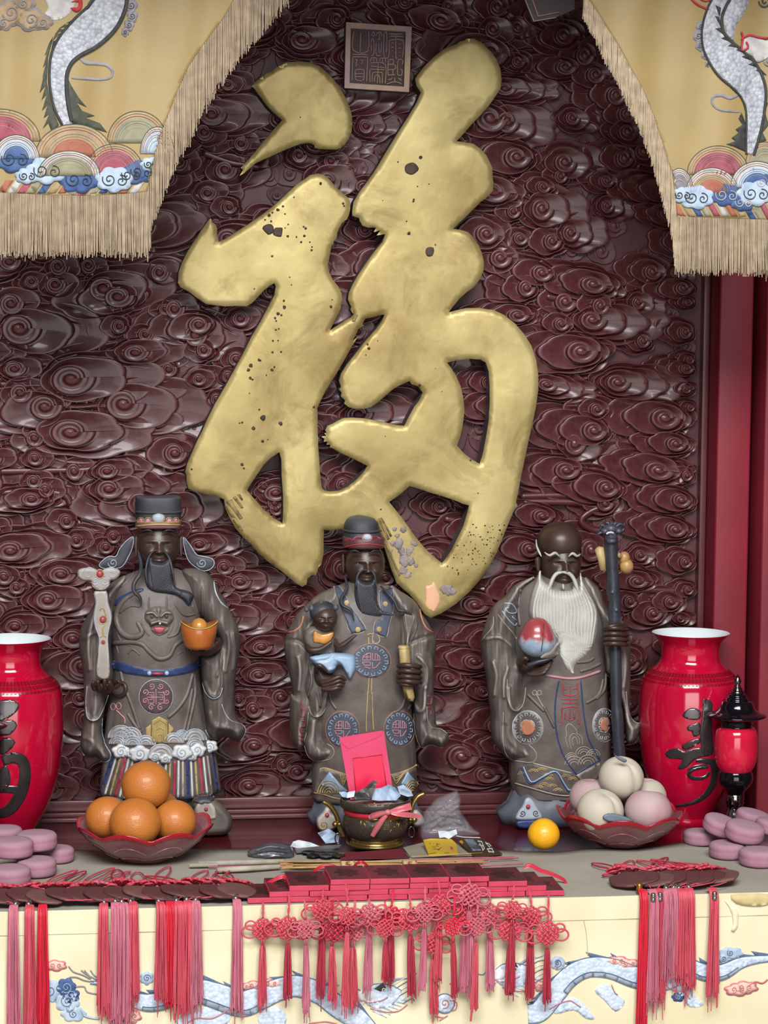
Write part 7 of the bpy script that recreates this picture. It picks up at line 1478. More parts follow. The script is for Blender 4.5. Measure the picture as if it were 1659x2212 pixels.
cakes([(78, 1854, 0, (0, 0), 1.18, 'pink cake in the front row nearest the red cords on the left'), (20, 1872, 0, (0, 0), 1.22, 'frontmost pink cake at the left edge of the photo'), (122, 1829, 0, (0, 0), 1.05, 'rightmost pink cake of the pile at the left'), (26, 1812, 1, (0, 0), 1.22, 'pink cake in the upper layer at the left edge'), (78, 1797, 1, (0, 0), 1.22, 'pink cake in the upper layer nearest the orange bowl'), (8, 1786, 1, (0, 0), 1.1, 'pink cake at the back of the upper layer at the left edge'), (62, 1822, 0, (0, 0), 1.05, 'pink cake wedged under the two upper cakes on the left')], 'pink cakes on the left')
# ------------------------------------------------------------------ brass censer
M_BRAS = mat('aged_brass', '8c7440', 'a58c52', 16, rough=0.25, metal=0.9)
M_BRDK = mat('dark_patinated_brass', '3a3431', '4e453e', 30, rough=0.4, metal=0.45, bump=0.4, bscale=150, wear='8a784e', wear_rng=(0.56, 0.7))
M_RIB = mat('pink_satin_ribbon', 'b04a58', 'c06a70', 20, rough=0.35, sheen=0.3)
M_RIBR = mat('red_satin_ribbon', 'a81c34', 'b82c40', 20, rough=0.35)
YCn = -0.305; CX = 811.5; mc_ = mpp(YCn)/3.95
base_p = T(CX, 1838, ZCL); 
def cz(y): return W(CX, 1420+y/3.95, YCn).z-ZCL
cc = W(CX, 1700, YCn); cc = Vector((cc.x, YCn, ZCL))
cen = thing('incense_censer', 'round brass incense censer tied with a pink ribbon before the middle statue', 'censer', cc)
bz_ = cz(1640)
def cprof(L): return [(r*mc_, cz(y)) for r, y in L]
mk('foot', *lathe([(0.001, 0), (248*mc_, 0.0)]+[(252*mc_, 0.003), (246*mc_, 0.007), (228*mc_, cz(1590)), (212*mc_, cz(1562)), (205*mc_, cz(1548)), (212*mc_, cz(1536)), (205*mc_, cz(1526))], cc, 64), M_BRAS, cen)
mk('bowl', *lathe(cprof([(200, 1530), (230, 1518), (262, 1480), (278, 1440), (284, 1400), (280, 1370), (270, 1345), (264, 1325)]), cc, 64), M_BRDK, cen)
mk('neck', *lathe(cprof([(264, 1350), (272, 1335), (266, 1318), (262, 1290), (272, 1278)]), cc, 64), M_BRAS, cen)
rimo = mk('rim', *lathe(cprof([(270, 1280), (296, 1274), (306, 1262), (306, 1215), (302, 1203), (294, 1198), (286, 1206), (280, 1250), (276, 1300)]), cc, 64), M_BRDK, cen)
mk('ash', *lathe([(0.0005, cz(1235)), (140*mc_, cz(1238)), (280*mc_, cz(1250))], cc, 40), mat('incense_ash', '8a8680', '6a6660', 60, rough=0.95), cen)
Sc = Surf([rimo]); Sb2 = Surf([o for o in cen.children if o.name.startswith('bowl')])
mb = MB()
for k in range(5):
    x = 720+k*62
    mb.add(bead(Sc, a4([(x, 1228), (x+48, 1228), (x+48, 1262), (x+14, 1262), (x+14, 1244), (x+32, 1244)]), 1.5, 1.2, 5, 0, 2))
mb.build('key_fret', M_BRAS, rimo)
for g in ([(720, 1400), (750, 1390), (800, 1405)], [(750, 1390), (745, 1440), (720, 1480)], [(770, 1410), (790, 1450), (760, 1490)], [(1000, 1400), (1040, 1390), (1060, 1420), (1030, 1450)], [(1080, 1400), (1070, 1450), (1100, 1480)], [(990, 1500), (1010, 1470)], [(840, 1430), (860, 1450)], [(1110, 1400), (1140, 1420), (1120, 1450)]):
    mk('relief_line', *bead(Sb2, a4(g), 2.2, 1.4, 6, 3, 3), M_BRAS, cen)
mb = MB()
for i in range(6):
    for j in range(6): mb.add(bead(Sb2, a4([(945+i*8, 1378+j*18), (951+i*8, 1378+j*18)]), 1.3, 1.0, 4, 0, 2))
mb.build('relief_lattice', M_BRAS, cen)
for sx, pts, kn, rn in ((-1, [(425, 1232), (470, 1252), (520, 1310), (552, 1385), (568, 1450), (600, 1525)], (530, 1424), (553, 1545)), (1, [(1290, 1160), (1235, 1185), (1200, 1235), (1180, 1290), (1172, 1350), (1165, 1410)], (1205, 1385), (1180, 1490))):
    h = mk('handle', *tube([W(*q, YCn) for q in resample(smooth(a4(pts), 4), 3)], 0.0042, 8, flat=1.4), M_BRAS, cen)
    for d in (0, 14): mk('handle_knob', *sphere(W(a4([kn])[0][0]+d*sx*-0.6, a4([kn])[0][1], YCn-0.004), 0.0055-0.0001*d, nu=14, nv=10), M_BRAS, h)
    mk('handle_ring', *tube([W(*q, YCn-0.006) for q in a4(circ(rn[0], rn[1], 24, 45, 18))], 0.0013, 6, closed=True), M_LCHR, h)
rb_ = mk('ribbon_band', *lathe(cprof([(272, 1276), (279, 1284), (280, 1312), (273, 1322)]), cc, 64), M_RIBR, cen)
def band_strip(pts, wd, Yc_, m, name, parent, thick=0.0008, Zx=a4, sc_=3.95):
    g = [(*Zx([p])[0][:2], p[2]/sc_, p[3] if len(p) > 3 else 0) for p in pts]; g = smooth(g, 5)
    vs, fs = [], []
    for i, p in enumerate(g):
        a = g[max(i-1, 0)]; b = g[min(i+1, len(g)-1)]; dx, dy = b[0]-a[0], b[1]-a[1]; l = math.hypot(dx, dy) or 1
        nx_, ny_ = -dy/l*p[2]/2, dx/l*p[2]/2
        for s in (-1, 0, 1): vs.append(W(p[0]+s*nx_, p[1]+s*ny_, Yc_-p[3]-(0.0012 if s == 0 else 0)))
    n = len(g); m0 = len(vs); vs += [v+Vector((0, thick, 0)) for v in vs]
    for i in range(n-1):
        for s in range(2):
            fs.append((i*3+s, (i+1)*3+s, (i+1)*3+s+1, i*3+s+1)); fs.append((m0+i*3+s, m0+i*3+s+1, m0+(i+1)*3+s+1, m0+(i+1)*3+s))
        for s in (0, 2): fs.append((i*3+s, m0+i*3+s, m0+(i+1)*3+s, (i+1)*3+s))
    return mk(name, vs, fs, m, parent)
YRb = YCn-0.062
band_strip([(985, 1325, 30), (1060, 1300, 50, .004), (1120, 1285, 56, .004), (1178, 1270, 60, .0)], 0, YRb, M_RIB, 'ribbon_loop', rb_)
band_strip([(985, 1325, 30), (930, 1330, 44, .006), (870, 1350, 52, .008), (830, 1370, 40, .004), (850, 1345, 30, .001), (920, 1318, 30)], 0, YRb, M_RIB, 'ribbon_loop', rb_)
band_strip([(985, 1325, 24), (930, 1390, 44, .006), (890, 1450, 48, .006), (845, 1528, 36, .002)], 0, YRb, M_RIB, 'ribbon_tail', rb_)
band_strip([(985, 1320, 24), (1060, 1335, 40, .004), (1150, 1345, 44, .0), (1215, 1352, 40, -.012), (1268, 1362, 28, -.02)], 0, YRb, M_RIB, 'ribbon_tail', rb_)
mk('ribbon_knot', *sphere(W(*a4([(980, 1322)])[0], YRb-0.003), 0.006, 0.005, 0.005, 14, 10), M_RIB, rb_)
# paper money and foil heaped in the censer
M_NOTE = mat('blue_white_note', '9fb2c8', '6f86a6', 34, rough=0.7, mixpow=(0.42, 0.66))
M_FOIL = mat('grey_crumpled_foil', '6c6a6a', '4e4c4c', 24, rough=0.4, metal=0.3)
M_PAPW = mat('white_paper', 'b8c0c8', 'c9cfd4', 10, rough=0.8)
def crumple(name, poly, Y, amp, m, label, cat, Zx, seed, group=None, step=2.2, thick=0.0006, fr=0.16, Yfun=None):
    rnd = random.Random(seed); ph = [rnd.uniform(0, 6.28) for _ in range(6)]; an = [rnd.uniform(0, PI) for _ in range(6)]
    V, tri, d = cdt(Zx(poly), step)
    def h(x, y):
        s = 0
        for k in range(5):
            u = (x*math.cos(an[k])+y*math.sin(an[k]))*fr*(0.5+0.35*k)+ph[k]; s += (abs((u/PI) % 2-1)*2-1)/(1+0.5*k)
        return s*amp
    base = (lambda x, y: Y) if Yfun is None else Yfun
    vs = [W(x, y, base(x, y)-h(x, y)) for x, y in V]; n = len(vs); fs = list(tri)
    a, b, c = [vs[k] for k in fs[0]]
    if (b-a).cross(c-a).dot(a-CAM) > 0: fs = [tuple(reversed(f)) for f in fs]
    vs += [v+Vector((0, thick, 0)) for v in vs]; cnt = {(f[i], f[(i+1) % 3]) for f in fs for i in range(3)}
    fs = fs+[tuple(n+i for i in reversed(f)) for f in fs]+[(b, a, n+a, n+b) for a, b in cnt if (b, a) not in cnt]
    o = mk(name, vs, fs, m, None, flat=True); tag(o, label, cat, group); return o
crumple('banknote', [(850, 1120), (920, 1115), (985, 1085), (1040, 1110), (1090, 1180), (1050, 1220), (900, 1225), (840, 1215)], -0.318, 0.004, M_NOTE, 'crumpled blue and white note in the middle of the censer', 'banknote', a4, 1, 'notes in the censer')
crumple('banknote', [(1060, 1105), (1110, 1085), (1170, 1130), (1195, 1180), (1150, 1190), (1080, 1165)], -0.312, 0.003, M_NOTE, 'folded note sticking out at the right rim of the censer', 'banknote', a4, 2, 'notes in the censer')
crumple('banknote', [(560, 1150), (610, 1145), (650, 1160), (640, 1200), (590, 1190)], -0.305, 0.003, M_NOTE, 'small grey-blue note at the left rim of the censer', 'banknote', a4, 3, 'notes in the censer')
crumple('paper_scrap', [(635, 1150), (700, 1138), (690, 1190), (630, 1200)], -0.330, 0.002, M_PAPW, 'white paper scrap between foil and envelope in the censer', 'paper', a4, 8)
crumple('crumpled_foil', [(640, 1185), (730, 1140), (800, 1100), (850, 1052), (890, 1060), (870, 1110), (860, 1150), (830, 1210), (700, 1215)], -0.330, 0.006, M_FOIL, 'crumpled dark grey foil heaped in the censer', 'foil', a4, 4)
# red envelope
YE = -0.285
M_ENV = mat('pink_red_envelope', 'c83c64', 'c03058', 10, rough=0.5)
ev = thing('red_envelope', 'pink-red envelope with a bright window standing in the censer', 'envelope', W(790, 1700, YE))
outl = a4([(565, 685), (930, 625), (945, 635), (1030, 1180), (660, 1215)]); win = a4([(680, 862), (930, 830), (972, 1140), (706, 1165)])
mk('envelope_body', *slab([W(x, y, YE+(1700-y)*0.00004) for x, y in outl], 0.003, (0, 1, 0)), M_ENV, ev, flat=True)
mk('window_recess', *slab([W(x, y, YE-0.0006+(1700-y)*0.00004) for x, y in win], 0.0005, (0, 1, 0)), mat('bright_red_card', 'd41c48', 'cc1840', 10, rough=0.35), ev, flat=True)
for i in range(4):
    j = (i+1) % 4
    if i == 2: continue
    mk('window_edge', *tube([W(*win[i], YE-0.001+(1700-win[i][1])*0.00004), W(*win[j], YE-0.001+(1700-win[j][1])*0.00004)], 0.0009, 5), M_RIBR, ev)
mk('flap_line', *tube([W(x, y, YE-0.0004+(1700-y)*0.00004) for x, y in smooth(a4([(575, 720), (620, 765), (660, 775), (800, 720), (900, 680), (935, 640)]), 3)], 0.0003, 4), M_RIBR, ev)
# ------------------------------------------------------------------ litter on the table
zg = Zf(860, 1640, 6.38); z5b = Zf(400, 1660, 2.37)
def flat_sheet(name, quad, z0, m, label, cat, Zx, thick=0.001, group=None, zs=None):
    P = [T(x, y, (zs[i] if zs else z0)) for i, (x, y) in enumerate(Zx(quad))]
    o = mk(name, *slab(P, thick, (0, 0, -1)), m, None, flat=True); tag(o, label, cat, group); return o
flat_sheet('red_paper', [(815, 432), (1108, 410), (1150, 456), (790, 466)], ZCL+0.0025, mat('dark_red_paper', '6a1c2a', '5c1824', 20, rough=0.7), 'dark red paper sheet lying under the front of the censer', 'paper', z5b)
flat_sheet('kraft_sheet', [(70, 1215), (330, 1150), (420, 1135), (1000, 1180), (1045, 1325), (170, 1345)], ZCL+0.0022, mat('kraft_sheet', '8a8474', '7c7666', 20, rough=0.85), 'grey-brown paper sheet under the yellow packet', 'paper', zg)
pk = thing('yellow_packet', 'yellow printed packet lying in front of the clear plastic bag', 'packet', T(955, 1838, ZCL), None)
pq = zg([(345, 1112), (450, 1095), (735, 1100), (800, 1160), (828, 1300), (420, 1308)]); pzs = [ZCL+0.016, ZCL+0.018, ZCL+0.017, ZCL+0.013, ZCL+0.006, ZCL+0.006]
P = [T(x, y, z) for (x, y), z in zip(pq, pzs)]
pb = mk('packet_body', *slab(P, 0.0035, (0, 0, -1)), mat('yellow_foil', 'b89a2c', 'a88820', 18, rough=0.3, coat=0.2), pk, flat=True)
Sp = Surf([pb]); M_INKB = mat('black_print', '1e1a14', rough=0.6)
for g in ([(485, 1240), (575, 1245)], [(545, 1250), (600, 1215)], [(560, 1255), (565, 1235)], [(475, 1210), (500, 1205), (505, 1225)], [(515, 1195), (560, 1200)], [(525, 1170), (575, 1175)], [(535, 1160), (540, 1180)], [(430, 1160), (450, 1165)], [(430, 1305), (520, 1290)], [(640, 1295), (700, 1290)]): mk('print_stroke', *bead(Sp, zg(g), 1.4, 0.3, 4, 0, 2), M_INKB, pb)
mk('red_stamp', *patch(Sp, zg([(715, 1205), (748, 1205), (758, 1250), (728, 1252)]), 0.0004, 3, 0), M_CRIM, pb)
bk = thing('brown_card', 'dark brown printed card lying right of the yellow packet', 'card', T(1030, 1845, ZCL), None)
bq = zg([(780, 1048), (1150, 1085), (1438, 1305), (1060, 1345), (850, 1150)]); bzs = [ZCL+0.016, ZCL+0.012, ZCL+0.0035, ZCL+0.0035, ZCL+0.010]
bb_ = mk('card_body', *slab([T(x, y, z) for (x, y), z in zip(bq, bzs)], 0.0016, (0, 0, -1)), mat('dark_brown_print', '33281c', '40321f', 16, rough=0.4), bk, flat=True)
Sk = Surf([bb_])
mk('photo_panel', *patch(Sk, zg([(905, 1102), (1035, 1098), (1150, 1258), (1030, 1262)]), 0.0005, 4, 0), mat('photo_print', '6d7884', '39424e', 50, rough=0.4), bb_)
mk('print_edge', *bead(Sk, zg([(800, 1058), (900, 1075), (1130, 1083)]), 2.2, 0.4, 4, 0, 3), M_PAPW, bb_)
for g in ([(1095, 1130), (1150, 1135), (1190, 1235), (1165, 1260)], [(1110, 1180), (1180, 1200)], [(1120, 1150), (1170, 1250)], [(1200, 1140), (1260, 1215)], [(1225, 1135), (1280, 1200)], [(1210, 1165), (1245, 1160)], [(1225, 1240), (1300, 1232)], [(1240, 1270), (1320, 1285)], [(1235, 1245), (1260, 1285)], [(1290, 1235), (1315, 1280)]): mk('print_stroke', *bead(Sk, zg(g), 2.6, 0.4, 4, 0, 2), M_WHITE, bb_)
mk('flame_print', *patch(Sk, zg([(825, 1130), (880, 1115), (905, 1150), (870, 1178), (840, 1165)]), 0.0005, 3, 0), mat('yellow_print', 'c89020', 'b06a18', 60, rough=0.4), bb_)
# clear bag
M_BAG = mat('clear_plastic_film', 'c8d0d6', 'b4bec8', 20, rough=0.06, spec=0.9, alpha=0.16, bump=0.7, bscale=38)
bagp = zg([(790, 430), (830, 450), (872, 560), (855, 680), (940, 830), (1050, 960), (1128, 1012), (1100, 1050), (900, 1062), (700, 1090), (500, 1100), (335, 1108), (302, 1000), (312, 840), (370, 700), (450, 620), (520, 540), (640, 490)])
rw = random.Random(12); wl = [([(rw.uniform(910, 1010), rw.uniform(1710, 1800)), (rw.uniform(910, 1010), rw.uniform(1720, 1800)), (rw.uniform(915, 1020), rw.uniform(1740, 1805))], 2.0, rw.choice((-1, 1))*0.006) for _ in range(12)]
bag = mk('plastic_bag', *puff(bagp, -0.262, 0.034, 0.020, w=26, step=2.6, lines=wl, sm=2), M_BAG); tag(bag, 'crumpled clear plastic bag slumped right of the censer', 'bag')
crumple('tissue', [(550, 990), (640, 985), (690, 1000), (740, 985), (800, 965), (815, 1030), (760, 1060), (700, 1100), (640, 1075), (570, 1085)], -0.306, 0.004, M_PAPW, 'white crumpled tissue at the foot of the clear bag', 'tissue', zg, 6)
cb = z5b([(320, 425), (390, 388), (470, 376), (535, 392), (556, 430), (548, 465), (420, 472), (335, 458)])
cel = mk('dark_cellophane', *puff(cb, T(585, 1856, ZCL).y+0.030, 0.024, 0.02, w=14, step=2.4, lines=[(z5b([(360, 420), (430, 400), (520, 410)]), 2, 0.005), (z5b([(340, 445), (440, 430), (540, 440)]), 2, -0.005), (z5b([(400, 460), (480, 450), (540, 460)]), 2, 0.004)], sm=2), mat('dark_cellophane_film', '55555c', '3c3c44', 20, rough=0.15, spec=0.8, alpha=0.85, bump=0.5, bscale=60)); tag(cel, 'dark translucent crumpled cellophane wrapper left of the censer', 'wrapper')
crumple('paper_scrap', [(540, 398), (552, 375), (580, 366), (640, 378), (690, 398), (640, 406), (570, 408)], T(650, 1830, ZCL).y, 0.003, M_PAPW, 'white torn paper between cellophane and censer', 'paper', z5b, 9)
crumple('banknote', [(678, 330), (735, 308), (790, 345), (785, 378), (720, 384)], T(710, 1822, ZCL).y+0.01, 0.004, M_NOTE, 'blue and white note leaning by the left censer handle', 'banknote', z5b, 10)
flat_sheet('paper_scrap', [(560, 410), (680, 398), (800, 388), (790, 404), (640, 425), (570, 432)], ZCL+0.0020, M_FOIL, 'grey paper strip lying left of the censer foot', 'paper', z5b)
coin_m = lathe([(0.0002, 0.0018), (0.0105, 0.0018), (0.0115, 0.0022), (0.012, 0.0016), (0.012, 0), (0.0002, 0)], (0, 0, 0), 28); c1 = None
for i, (x, y) in enumerate(((632, 434), (655, 452), (690, 440), (722, 455), (752, 442), (785, 452))):
    p = T(*z5b([(x, y)])[0], ZCL+0.001)
    if c1 is None: c1 = mk('coin', *coin_m, mat('dark_coin_metal', '4a4646', '38343a', 30, rough=0.25, metal=0.9), org=(0, 0, 0)); o = c1
    else: o = c1.copy(); COL.objects.link(o)
    o.location = (p.x, p.y, ZCL+0.0015+0.0004*(i % 2)); tag(o, '%s dark coin from the left between cellophane and red paper' % ORD[i], 'coin', 'coins on the cloth')
# incense
M_STICK = mat('tan_incense_stick', 'b09060', '9c7c50', 60, rough=0.8); M_SHE = mat('pale_paper_sheath', 'a9a294', '8d8678', 30, rough=0.8); M_STP = mat('pink_incense_stick', 'b06070', 'a05060', 60, rough=0.8)
ib = thing('incense_bundle', 'bundle of tan incense sticks lying behind the red boxes', 'incense', T(830, 1868, ZCL)); rs_ = random.Random(4)
for i in range(20):
    ya = 1876-rs_.uniform(0, 16); yb = 1869-rs_.uniform(0, 12); z = ZCL+0.003+rs_.uniform(0, 0.007)
    a = T(rs_.uniform(590, 640), ya, z); b = T(rs_.uniform(900, 1060), yb, z); mk('stick', *tube([a, (a+b)/2+Vector((0, 0, rs_.uniform(-.001, .001))), b], 0.0013, 6), M_STICK, ib)
for x0_, y0_, x1_, y1_, r in ((430, 1866, 612, 1861, 0.0046), (470, 1880, 604, 1872, 0.0048), (410, 1870, 470, 1868, 0.0036)):
    mk('paper_sheath', *tube([T(x0_, y0_, ZCL+0.005), T((x0_+x1_)/2, (y0_+y1_)/2, ZCL+0.006), T(x1_, y1_, ZCL+0.005)], [r, r, r*0.9], 12), M_SHE, ib)
for x in (752, 886):
    p = T(x, 1866, ZCL+0.012); lbv = mk('paper_label', *slab([p+Vector((-0.011, -0.013, -0.002)), p+Vector((0.011, -0.013, -0.002)), p+Vector((0.011, 0.012, 0.002)), p+Vector((-0.011, 0.012, 0.002))], 0.001, (0, 0, -1)), mat('cream_label', 'c8b880', 'b8a86c', 30, rough=0.7), ib, flat=True)
    for g in ([(-0.004, 0.005), (0.004, 0.006)], [(0, 0.008), (-0.003, -0.006)], [(-0.003, 0), (0.005, -0.006)], [(-0.005, -0.003), (0.002, -0.008)]): mk('label_print', *tube([p+Vector((u, w, w*0.16+0.0008)) for u, w in g], 0.0009, 5), M_CRIM, lbv)
    for s in (-0.0115, 0.0115): mk('label_border', *tube([p+Vector((s, -0.013, -0.0015)), p+Vector((s, 0.012, 0.0025))], 0.0013, 5), M_ROSE, lbv)
for i, (x0_, y0_, x1_, y1_, m) in enumerate(((450, 1873, 620, 1869, M_STP), (890, 1851, 1042, 1843, M_STICK), (900, 1857, 1110, 1851, M_STP), (930, 1863, 1120, 1853, M_STP), (1000, 1872, 1130, 1866, M_STP))):
    o = mk('incense_stick', *tube([T(x0_, y0_, ZCL+0.004), T((x0_+x1_)/2, (y0_+y1_)/2, ZCL+0.0045), T(x1_, y1_, ZCL+0.004)], 0.0013, 6), m)
    tag(o, ('loose pink incense stick beside the paper sheaths on the left', 'loose tan incense stick in front of the yellow packet', 'upper of the loose pink incense sticks right of the bundle', 'middle loose pink incense stick right of the bundle', 'lowest loose pink incense stick right of the bundle')[i], 'incense stick', 'loose incense sticks')
# ------------------------------------------------------------------ red boxes
M_BXS = mat('pink_red_box_side', 'b83a52', 'b0324a', 20, rough=0.5); M_BXT = mat('maroon_box_top', '571c28', '4a1822', 20, rough=0.45, coat=0.15); M_BXP = mat('dark_box_print', '2c1014', '341418', 60, rough=0.5)
xl = T(537, 1958, ZCL).x; xr = T(1224, 1937, ZCL).x; bw = (xr-xl)/8; BH = 0.0088; BD = 0.094; YB = -0.699
bxv, bxf = box((0, 0, BH/2), bw-0.0012, BD, BH-0.0004, 0.0006)
tpv, tpf = box((0, 0, BH-0.0001), bw-0.003, BD-0.002, 0.0004)
prv, prf = None, None
pm = lobed(0, 0, 0.017, 0.026, 7, 0.4, 0.5, 36); prv, prf = slab([(x*1.0, y*0.9, BH+0.0004) for x, y in pm], 0.0003, (0, 0, -1))
proto = None; LAY = [(xl, 8, 'bottom'), (xl+bw*0.53, 7, 'second'), (xl+bw*1.04, 6, 'third'), (xl+bw*2.06, 4, 'top')]
for ly, (x0_, n_, nm) in enumerate(LAY):
    for k in range(n_):
        c = Vector((x0_+bw*(k+0.5), YB+BD/2+(0.002*math.sin(k*3+ly) if ly else 0), ZCL-0.0015+BH*ly))
        if proto is None:
            t = thing('red_box', '', 'box', (0, 0, 0)); b = mk('box_body', bxv, bxf, M_BXS, t, flat=True); l_ = mk('box_lid', tpv, tpf, M_BXT, t, flat=True); mk('lid_print', prv, prf, M_BXP, l_, flat=True); proto = t
        else: t = copy_tree(proto)
        t.location = c; t.rotation_euler = (0, 0, 0.012*math.sin(k*5+ly*2)); tag(t, 'flat pink-red box in the %s layer of the stack, %s from left' % (nm, ORD[k]), 'box', 'stacked flat red boxes')
# ------------------------------------------------------------------ knots and tassels
M_CORD = [mat('red_cord', 'bc4252', 'ae3448', 60, rough=0.55, bump=0.3, bscale=400), mat('faded_pink_cord', 'b85a68', 'ac4c5c', 60, rough=0.6, bump=0.3, bscale=400), mat('deep_red_cord', '941c30', 'a02438', 60, rough=0.55, bump=0.3, bscale=400), mat('bright_red_cord', 'c01c38', 'b41832', 60, rough=0.5)]
M_TAS = [mat('red_tassel', 'b23c4e', 'c0525e', 90, rough=0.5, stretch=(1, 1, .15)), mat('faded_pink_tassel', 'b86e80', 'ac5a6c', 90, rough=0.6, stretch=(1, 1, .15)), mat('deep_red_tassel', '98263a', 'a43344', 90, rough=0.5, stretch=(1, 1, .15)), mat('bright_red_tassel', 'c4202e', 'b81c38', 90, rough=0.45, stretch=(1, 1, .15))]
def as_mesh(name, vf, m):
    me = bpy.data.meshes.new(name); me.from_pydata([Vector(v) for v in vf[0]], [], vf[1]); me.polygons.foreach_set('use_smooth', [True]*len(me.polygons)); me.materials.append(m); me.update(); return me
def link(me, name, parent, loc=(0, 0, 0), rot=(0, 0, 0), scale=(1, 1, 1)):
    o = bpy.data.objects.new(name, me); COL.objects.link(o); o.parent = parent; o.location = loc; o.rotation_euler = rot; o.scale = scale; return o
def knot_vf(R=0.0125, n=4, r=0.0019):
    mb = MB(); s = R*2/n
    for fam in (0, 1):
        for i in range(n):
            o_ = -R+s*(i+0.5); P = []
            for k in range(4*n+1):
                t = -R*1.12+2*R*1.12*k/(4*n); w = math.sin((t+R)/s*PI+(PI*i)+(PI if fam else 0))*r*0.9
                x, z = (t, o_) if fam == 0 else (o_, t)
                c_ = math.sqrt(0.5); P.append(Vector(((x-z)*c_, w, (x+z)*c_)))
            mb.add(tube(P, r*1.12, 6))
        for i in range(n-1):        # edge bights
            for sgn in (-1, 1):
                o1, o2 = -R+s*(i+0.5), -R+s*(i+1.5); P = []
                for k in range(7):
                    a = PI*k/6; u = R*1.12+math.sin(a)*s*0.42; w = (o1+o2)/2-math.cos(a)*s/2; x, z = (sgn*u, w) if fam == 0 else (w, sgn*u)
                    c_ = math.sqrt(0.5); P.append(Vector(((x-z)*c_, 0, (x+z)*c_)))
                mb.add(tube(P, r, 6))
    return mb.v, mb.f
def loops_vf(R=0.013, r=0.0015, seed=0):
    rnd = random.Random(seed); mb = MB()
    for sgn in (-1, 1):
        a0 = rnd.uniform(-0.3, 0.3)
        for rad, dz, dy in ((0.0105*rnd.uniform(.8, 1.2), -0.004, -0.001), (0.0075*rnd.uniform(.8, 1.2), 0.007, 0.001)):
            cx_ = sgn*(R*1.25+rad*0.55); P = [Vector((cx_+rad*math.cos(a)*1.1, dy+0.002*math.sin(a+a0), dz+rad*0.85*math.sin(a))) for a in [2*PI*k/20 for k in range(20)]]
            mb.add(tube(P, r, 6, closed=True))
    return mb.v, mb.f
def tassel_vf(L, wd, n, seed, over=False, r=0.00075):
    rnd = random.Random(seed); mb = MB()
    for k in range(n):
        u = rnd.uniform(-1, 1); d = rnd.uniform(-1, 1)*math.sqrt(max(0, 1-u*u)); LL = L*rnd.uniform(0.86, 1.02) if rnd.random() > 0.08 else L*rnd.uniform(1.02, 1.18)
        ax, ay = u*wd*0.38, d*wd*0.22; bx_, by_ = u*wd*0.55+rnd.uniform(-.0015, .0015), d*wd*0.3
        if over: P = [Vector((ax*0.8, 0.016, 0.004+d*0.001)), Vector((ax*0.9, 0.004, 0.006)), Vector((ax, -0.005+ay*.5, 0.0)), Vector((ax, -0.008+ay, -0.012))]
        else: P = [Vector((u*wd*0.2, d*wd*0.2, 0)), Vector((ax*0.9, ay, -0.006))]
        y0 = P[-1].y; z0 = P[-1].z
        for t in (0.3, 0.6, 0.85, 1.0): P.append(Vector((ax+(bx_-ax)*t+rnd.uniform(-.0006, .0006), y0+(by_-ay)*t*0.5, z0-(LL+z0)*t)))
        mb.add(tube(P, r*rnd.uniform(0.8, 1.25), 4, caps=False))
    return mb.v, mb.f
KN = [as_mesh('knot', knot_vf(), m) for m in M_CORD]
LP = [[as_mesh('side_loops', loops_vf(seed=s), m) for s in (1, 2)] for m in M_CORD]
capm = as_mesh('tassel_cap', lathe([(0.0003, 0.008), (0.003, 0.008), (0.0042, 0.0072), (0.0040, 0.0052), (0.0046, 0.0045), (0.0046, 0.0015), (0.0040, 0.0010), (0.0046, 0.0), (0.0046, -0.004), (0.0040, -0.006), (0.0003, -0.006)], (0, 0, 0), 18), mat('silver_cap', '8c8886', 'a09c98', 40, rough=0.2, metal=0.9))
gapm = as_mesh('tassel_cap', lathe([(0.0003, 0.008), (0.0042, 0.008), (0.0052, 0.004), (0.0052, -0.012), (0.0046, -0.014), (0.0003, -0.014)], (0, 0, 0), 18), mat('gold_thread_cap', 'a8863c', '8c6c2c', 40, rough=0.3, metal=0.8))
TSM = {}
def tas_mesh(L, wd, n, ci, over, var):
    key = (round(L, 2), round(wd, 3), n, ci, over, var % 3)
    if key not in TSM: TSM[key] = as_mesh('tassel', tassel_vf(key[0], wd, n, hash((round(L*100), ci, var % 3)) % 9999, over), M_TAS[ci])
    return TSM[key]
YH = -0.7255
hang = [(110, 385, 770, 245, 0), (235, 380, 745, 215, 0), (325, 385, 810, 235, 1), (405, 285, 730, 180, 0), (455, 390, 735, 240, 2), (530, 320, 780, 150, 0), (560, 395, 785, 240, 1), (640, 318, 690, 230, 1), (750, 325, 660, 185, 3), (720, 380, 655, 240, 0), (845, 338, 720, 205, 0), (915, 305, 690, 165, 1), (990, 270, 640, 130, 0), (958, 455, 820, 240, 0), (1058, 372, 730, 190, 3), (1140, 215, 690, 125, 1), (1118, 292, 700, 170, 0), (1172, 372, 772, 240, 1), (1240, 312, 700, 180, 1), (1352, 290, 710, 150, 0), (1340, 392, 705, 240, 0), (1445, 325, 735, 185, 0), (1527, 405, 762, 205, 0)]
hang.sort(key=lambda h: h[0]); tci = [0, 2, 1, 2, 0, 0, 0, 1, 2, 2, 2, 1, 0, 0, 2, 1, 1, 0, 1, 2, 2, 2, 2]
